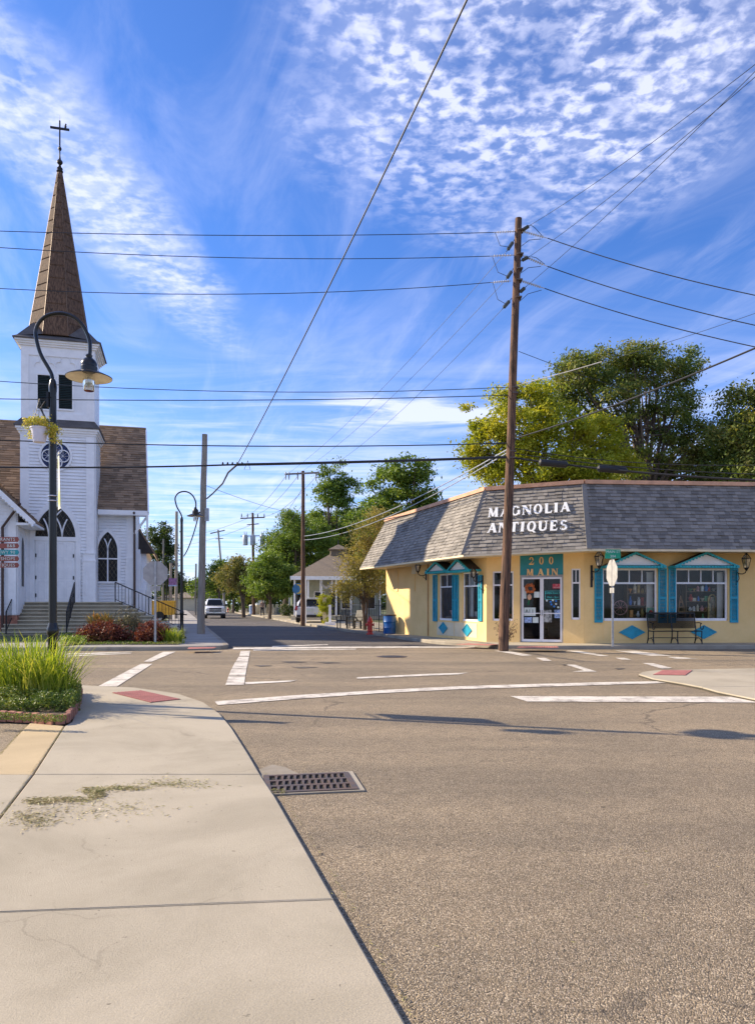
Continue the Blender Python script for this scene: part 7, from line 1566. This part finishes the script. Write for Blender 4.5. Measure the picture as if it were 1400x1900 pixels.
# ================================================================== PERSON
def person(base, label):
    t = thing('person', label, 'person', base, R(-10)); 
    J_ = {'pel': (0, 0, .92), 'sp': (0, .01, 1.15), 'ch': (0, 0, 1.34), 'nk': (0, 0, 1.46), 'hd': (0, -.01, 1.56), 'ht': (0, -.01, 1.68), 'sl': (-.17, 0, 1.40), 'el': (-.23, .06, 1.14), 'hl': (-.22, -.04, .90), 'sr': (.17, 0, 1.40), 'er': (.22, -.02, 1.14), 'hr': (.20, -.16, .95),
          'tl': (-.09, 0, .88), 'kl': (-.10, -.12, .50), 'fl': (-.10, -.04, .09), 'tol': (-.10, -.20, .04), 'tr': (.09, 0, .88), 'kr': (.10, .04, .49), 'fr': (.10, .22, .12), 'tor': (.10, .12, .03)}
    def sk(name, keys, edges, rad, mat, root):
        me = bpy.data.meshes.new(name); ks = list(keys); me.from_pydata([J_[k] for k in ks], [(ks.index(a), ks.index(b)) for a, b in edges], []); o = bpy.data.objects.new(name, me); C.objects.link(o); o.parent = t
        md = o.modifiers.new('skin', 'SKIN'); sv_ = me.skin_vertices[0].data
        for i, k in enumerate(ks): sv_[i].radius = rad[k]; sv_[i].use_root = (k == root)
        o.modifiers.new('sub', 'SUBSURF').levels = 2; o.modifiers['sub'].render_levels = 2; me.materials.append(mat); return o
    r = {'pel': (.14, .10), 'sp': (.11, .09), 'ch': (.14, .10), 'nk': (.045, .045), 'hd': (.075, .085), 'ht': (.06, .07), 'sl': (.055, .055), 'el': (.038, .038), 'hl': (.03, .025), 'sr': (.055, .055), 'er': (.038, .038), 'hr': (.03, .025), 'tl': (.085, .085), 'kl': (.06, .06), 'fl': (.04, .04), 'tol': (.035, .03), 'tr': (.085, .085), 'kr': (.06, .06), 'fr': (.04, .04), 'tor': (.035, .03)}
    ed = [('pel', 'sp'), ('sp', 'ch'), ('ch', 'nk'), ('nk', 'hd'), ('hd', 'ht'), ('ch', 'sl'), ('sl', 'el'), ('el', 'hl'), ('ch', 'sr'), ('sr', 'er'), ('er', 'hr'), ('pel', 'tl'), ('tl', 'kl'), ('kl', 'fl'), ('fl', 'tol'), ('pel', 'tr'), ('tr', 'kr'), ('kr', 'fr'), ('fr', 'tor')]
    sk('body', J_, ed, r, M['skin'], 'pel')
    r2 = {k: (v[0]*1.14+.008, v[1]*1.14+.008) for k, v in r.items()}
    ks = ['sp', 'pel', 'ch', 'sl', 'sr', 'el', 'er']; sk('shirt', ks, [e_ for e_ in ed if e_[0] in ks and e_[1] in ks], r2, M['shirt'], 'sp')
    ks = ['pel', 'tl', 'tr', 'kl', 'kr', 'fl', 'fr']; sk('trousers', ks, [e_ for e_ in ed if e_[0] in ks and e_[1] in ks], r2, M['shorts'], 'pel')
    MB().ball((0, .02, 1.655), .088, .10, .085, 12, 8).build('hair', M['hair'], t, smooth=True, local=True); MB().box(-.10, .10, .10, .20, 1.05, 1.38).build('backpack', M['plastic'], t, local=True); return t
person(G(486.5, 1143.8, .12), 'person in a patterned shirt and dark trousers walking on the far right pavement')

# ================================================================== HOUSE BEYOND
HD = 62; hb = P(628, HY, HD); hb.z = .12; house = thing('house', 'old house with a hipped shingle roof, cupola and bunting on its porch', 'house', hb, R(6)); Hx = WM[house]
hx = lambda px, d=55: (px-628)/F*d
zE = EYE-.12+(HY-1070)*HD/F; zR = EYE-.12+(HY-1024)*HD/F
MB(Hx).box(-2.8, 3.6, 2.2, 9, 0, zE-.05).build('wall', M['house'], house)
m_ = MB(Hx); e0 = [(-3.9, -.2, zE), (4.2, -.2, zE), (4.2, 9.4, zE), (-3.9, 9.4, zE)]; r0, r1 = (-.3, 4.2, zR+.2), (1.0, 4.2, zR+.2)
m_.add([(p[0], p[1], p[2]-.12) for p in e0]+e0+[r0, r1], [(3, 2, 1, 0), (0, 1, 5, 4), (1, 2, 6, 5), (2, 3, 7, 6), (3, 0, 4, 7), (4, 5, 9, 8), (5, 6, 9), (6, 7, 8, 9), (7, 4, 8)]); m_.build('roof', M['house_roof'], house)
m_ = MB(Hx); m_.box(-3.95, 4.25, -.25, -.2, zE-.28, zE+.02); m_.box(-3.95, -3.9, -.2, 9.4, zE-.28, zE+.02); m_.build('fascia', M['white_trim'], house)
m_ = MB(Hx); m_.box(-.5, .9, 3.6, 4.8, zR-.1, zR+.45); cup = m_.build('cupola', M['house_roof'], house); MB(Hx).add([(-.7, 3.4, zR+.45), (1.1, 3.4, zR+.45), (1.1, 5, zR+.45), (-.7, 5, zR+.45), (.2, 4.2, zR+.95)], [(0, 1, 4), (1, 2, 4), (2, 3, 4), (3, 0, 4), (3, 2, 1, 0)]).build('cap', M['house_roof'], cup); MB(Hx).tube([(.2, 4.2, zR+.9), (.2, 4.2, zR+1.3)], .06, 6).build('vent_pipe', M['black'], cup)
for x in (-3.6, -2.5, -1.4, -.2, 1.0, 2.2, 3.4): MB(Hx).box(x-.07, x+.07, .0, .14, .35, zE-.13).build('porch_post', M['white_trim'], house)
MB(Hx).box(-3.9, 3.7, -.1, 2.2, 0, .35).build('porch_floor', M['step'], house); 
for (a_, b_) in ((-1.9, -1.1), (.4, 1.2), (2.4, 3.2)):
    w = MB(Hx).box(a_-.06, b_+.06, 2.15, 2.199, .85, 2.35).build('window', M['white_trim'], house); MB(Hx).box(a_, b_, 2.13, 2.149, .91, 2.29).build('pane', M['carglass'], w)
MB(Hx).box(-.6, .2, 2.14, 2.19, .35, 2.4).build('door', M['plastic'], house)
m_ = MB(Hx)
for i in range(5):
    x0_ = -1.5+i*.95; n = 10
    for j in range(n):
        t0, t1 = j/n, (j+1)/n; f = lambda t_: zE-.25-.55*4*t_*(1-t_); m_.add([(x0_+t0*.95, -.05, f(t0)), (x0_+t1*.95, -.05, f(t1)), (x0_+t1*.95, -.07, f(t1)-.22), (x0_+t0*.95, -.07, f(t0)-.22)], [(0, 1, 2, 3), (3, 2, 1, 0)])
m_.build('bunting', M['cloth_white'], house)
for x in (-1.5, -.55, .4): MB(Hx).hexa([(x-.08, -.1, zE-1.3), (x+.08, -.1, zE-1.3), (x+.08, -.06, zE-1.3), (x-.08, -.06, zE-1.3), (x-.04, -.1, zE-.3), (x+.04, -.1, zE-.3), (x+.04, -.06, zE-.3), (x-.04, -.06, zE-.3)]).build('drape', M['cloth_white'], house)
hb2 = P(602, HY, 82); hb2.z = .12; house2 = thing('house', 'far green sided house with a veranda behind the street trees', 'house', hb2, R(8)); Hx = WM[house2]
MB(Hx).box(-3.5, 4.5, 1.5, 8, 0, 3.6).build('wall', pm('green_siding', (.22, .27, .17), .8), house2); MB(Hx).add([(-4.2, 0, 3.5), (5.2, 0, 3.5), (5.2, 8.5, 3.5), (-4.2, 8.5, 3.5), (.5, 4, 5.4)], [(0, 1, 4), (1, 2, 4), (2, 3, 4), (3, 0, 4), (3, 2, 1, 0)]).build('roof', M['house_roof'], house2)
for x in (-3.8, -1.8, .2, 2.2, 4.2): MB(Hx).box(x-.08, x+.08, .2, .36, 0, 3.49).build('porch_post', M['white_trim'], house2)
for x in (-2.6, .9, 3.0): w = MB(Hx).box(x-.5, x+.5, 1.45, 1.499, .8, 2.6).build('window', M['white_trim'], house2); MB(Hx).box(x-.42, x+.42, 1.43, 1.449, .88, 2.52).build('pane', M['carglass'], w)
# low buildings at end of the street
bb = P(345, HY, 150); bb.z = 0; t = thing('far_building', 'low pale building at the far end of the street', 'building', bb); MB(WM[t]).box(-6, 3, 0, 8, 0, 2.6).build('wall', M['soffit'], t); MB(WM[t]).add([(-6.5, -.5, 2.6), (3.5, -.5, 2.6), (3.5, 8.5, 2.6), (-6.5, 8.5, 2.6), (-1.5, 4, 3.8)], [(0, 1, 4), (1, 2, 4), (2, 3, 4), (3, 0, 4), (3, 2, 1, 0)]).build('roof', M['house_roof'], t)

# ================================================================== TREES
def gb(px, d, z=.1): p = P(px, HY, d); p.z = z; return p
tree('large tree with dark oak leaves rising behind the shop, the tallest on the right', gb(1200, 47), px_lobes([(1075, 700, 55, 40), (1180, 690, 60, 48), (1260, 690, 50, 50), (1230, 780, 70, 60), (1130, 760, 60, 50), (1300, 830, 60, 55), (1200, 860, 90, 40), (1050, 740, 40, 45), (1330, 890, 60, 35), (1140, 660, 40, 18), (1215, 655, 18, 22)], 47), 62000, .10, L['oak'], .38, 300, .62, limbs=44, shell=.35)
tree('yellow green tree in front of the dark oak, beside the brown pole', gb(1010, 42), px_lobes([(905, 770, 45, 40), (960, 800, 55, 55), (1040, 800, 60, 55), (1110, 820, 55, 50), (930, 860, 55, 45), (1020, 870, 80, 40), (1090, 880, 60, 35), (890, 830, 30, 50), (980, 740, 50, 32), (1150, 860, 40, 30)], 42), 50000, .10, L['yellowgreen'], .3, 230, .6, limbs=26, shell=.4)
tree('dark leafy tree at the right edge behind the shop roof', gb(1400, 44), px_lobes([(1385, 760, 42, 45), (1365, 820, 50, 50), (1420, 830, 60, 70), (1440, 760, 50, 50), (1375, 885, 60, 35)], 44), 26000, .12, L['oak'], .3, 130, .8, limbs=18)
tree('green tree with a rounded top left of the shop roof, behind the brown shrub', gb(750, 60), px_lobes([(755, 870, 42, 28), (720, 900, 40, 35), (780, 905, 36, 36), (745, 950, 60, 40), (790, 950, 26, 30), (700, 960, 45, 45), (760, 1000, 60, 45), (712, 1030, 50, 45)], 60), 28000, .15, L['green'], .32, 190, .7, limbs=20)
tree('taller ragged green tree rising behind the crossarm pole', gb(620, 80), px_lobes([(622, 880, 30, 22), (605, 915, 28, 26), (650, 915, 32, 28), (625, 960, 52, 40), (590, 985, 40, 34), (665, 985, 38, 42), (640, 1020, 50, 34)], 80), 21000, .15, L['green'], .3, 150, .7, limbs=20)
tree('broad bright green street tree left of the house', gb(548, 76), px_lobes([(545, 1000, 38, 42), (580, 1010, 45, 36), (520, 1040, 38, 34), (540, 1065, 48, 30), (535, 960, 18, 20)], 76), 26000, .13, L['green'], .22, 130, .75, limbs=16)
tree('drooping green street tree right of the transformer pole', gb(500, 68), px_lobes([(500, 1062, 34, 32), (480, 1078, 28, 26), (525, 1080, 30, 26), (505, 1095, 42, 16)], 68), 15000, .12, L['green'], .16, 90, .6)
tree('broad green tree filling the gap between the street trees and the house', gb(528, 86), px_lobes([(530, 1010, 42, 40), (505, 1045, 34, 34), (560, 1040, 40, 40), (540, 1080, 40, 24), (575, 985, 30, 34)], 86), 20000, .17, L['green'], .3, 120, .9)
tree('green tree directly behind the house roof and cupola', gb(660, 84), px_lobes([(650, 985, 44, 40), (690, 1000, 40, 44), (620, 1010, 34, 34), (665, 1040, 60, 34), (600, 960, 24, 24)], 84), 22000, .17, L['green'], .3, 130, .9)
L['olive'] = leafmat('leaves_olive', [(.10, .12, .03), (.17, .18, .05), (.25, .23, .08), (.30, .20, .10)])
tree('low leafy tree beyond the pickup truck, right of the leaning pole', gb(432, 112), px_lobes([(432, 1082, 24, 22), (450, 1092, 22, 18), (418, 1095, 20, 16)], 112), 7000, .2, L['green'], .2, 60, .9)
tree('low leafy tree closing the gap under the transformer pole', gb(468, 100), px_lobes([(468, 1085, 26, 24), (490, 1098, 24, 18), (455, 1100, 20, 16)], 100), 8000, .18, L['oak'], .2, 60, .9)
tree('dense green tree behind the far green sided house', gb(540, 98), px_lobes([(530, 1070, 40, 34), (560, 1080, 40, 30), (505, 1085, 30, 26)], 98), 12000, .2, L['green'], .3, 80, 1.1)
tree('thin leaved olive street tree left of the transformer pole', gb(452, 76), px_lobes([(450, 1060, 30, 24), (430, 1075, 26, 22), (465, 1082, 26, 22), (440, 1050, 20, 14)], 76), 13000, .12, L['olive'], .13, 80, .7, stems=3)
tree('dark green street tree above the pickup truck', gb(408, 92), px_lobes([(405, 1062, 24, 18), (392, 1078, 20, 20), (420, 1080, 26, 20), (408, 1050, 14, 10)], 92), 9000, .14, L['green'], .16, 70, .8)
tree('brown and yellow autumn crape myrtle over the iron fence', gb(676, 38), px_lobes([(690, 990, 26, 40), (672, 1035, 34, 42), (700, 1050, 28, 45), (650, 1070, 26, 28), (680, 1090, 42, 26), (703, 960, 16, 26), (640, 1100, 22, 20)], 38), 16000, .055, L['autumn'], .06, 170, .42, stems=4, limbs=34)
tree('dark evergreen tree behind the church, at its right end', gb(304, 95), px_lobes([(295, 990, 20, 22), (310, 1010, 18, 26), (290, 1030, 26, 30), (305, 1060, 26, 30), (320, 1080, 14, 20)], 95), 14000, .16, L['dark'], .25, 90, .8)
for i, (px, py, rx, ry, d, lb_, m) in enumerate(((347, 1092, 16, 14, 170, 'far dark tree just right of the second street lamp', 'dark'), (375, 1090, 16, 20, 140, 'far light green tree behind the grey pole', 'green'), (330, 1098, 14, 14, 190, 'far dark tree on the left of the street end', 'dark'), (362, 1104, 14, 10, 230, 'farthest tree closing the street', 'dark'), (312, 1100, 12, 12, 170, 'far dark tree behind the small shop sign', 'dark'), (392, 1098, 14, 14, 160, 'far tree hidden behind the pickup truck', 'green'))):
    tree(lb_, gb(px, d), px_lobes([(px, py, rx, ry), (px-5, py+6, rx*.8, ry*.7), (px+5, py+5, rx*.8, ry*.7)], d), 3500, .28, L[m], .2, 40, 1.1)
# trees beyond the frame and behind buildings that close the horizon
far = []
for i in range(46):
    px = -900+i*75; 
    if 290 < px < 400: continue
    d = random.uniform(120, 170); k = d/F; far.append((gb(px, d), d))
mbp = []
for c_, d in far:
    h = random.uniform(6, 10); p_, _ = clump_points([(c_.x, c_.y, h*.55, random.uniform(6, 9), 5, h*.5), (c_.x+4, c_.y, h*.4, 6, 5, h*.42)], 60, 1500, 1.8, .5); mbp.append(leaf_quads(p_, .55))
wd = np_mesh('distant_wood', np.concatenate(mbp), 4, L['dark'], kind='stuff'); wd['label'] = 'distant belt of dark trees along the horizon'; wd['category'] = 'wood'
shrub('round grey green shrub on the verge left of the brown crossarm pole', G(533, 1147, .12)+Vector((.8, 0, 0)), .75, .6, .85, 3500, .06, L['dark']); shrub('smaller dark shrub on the verge near the walking person', G(510, 1143, .12)+Vector((1.2, 0, 0)), .85, .6, .8, 3000, .06, L['dark'])
tree('unseen oak tree added left of the church to shade the pavement', Vector((-27.5, 35.2, .1)), [(-27, 34.6, 8.2, 3.4, 2.6, 3.2), (-25.5, 33.2, 9.2, 2.6, 1.8, 2.4), (-29, 36, 7, 3, 3, 3)], 12000, .16, L['oak'], .35, 90, .9)  # oak outside the view, added so its shadow falls on the church pavement
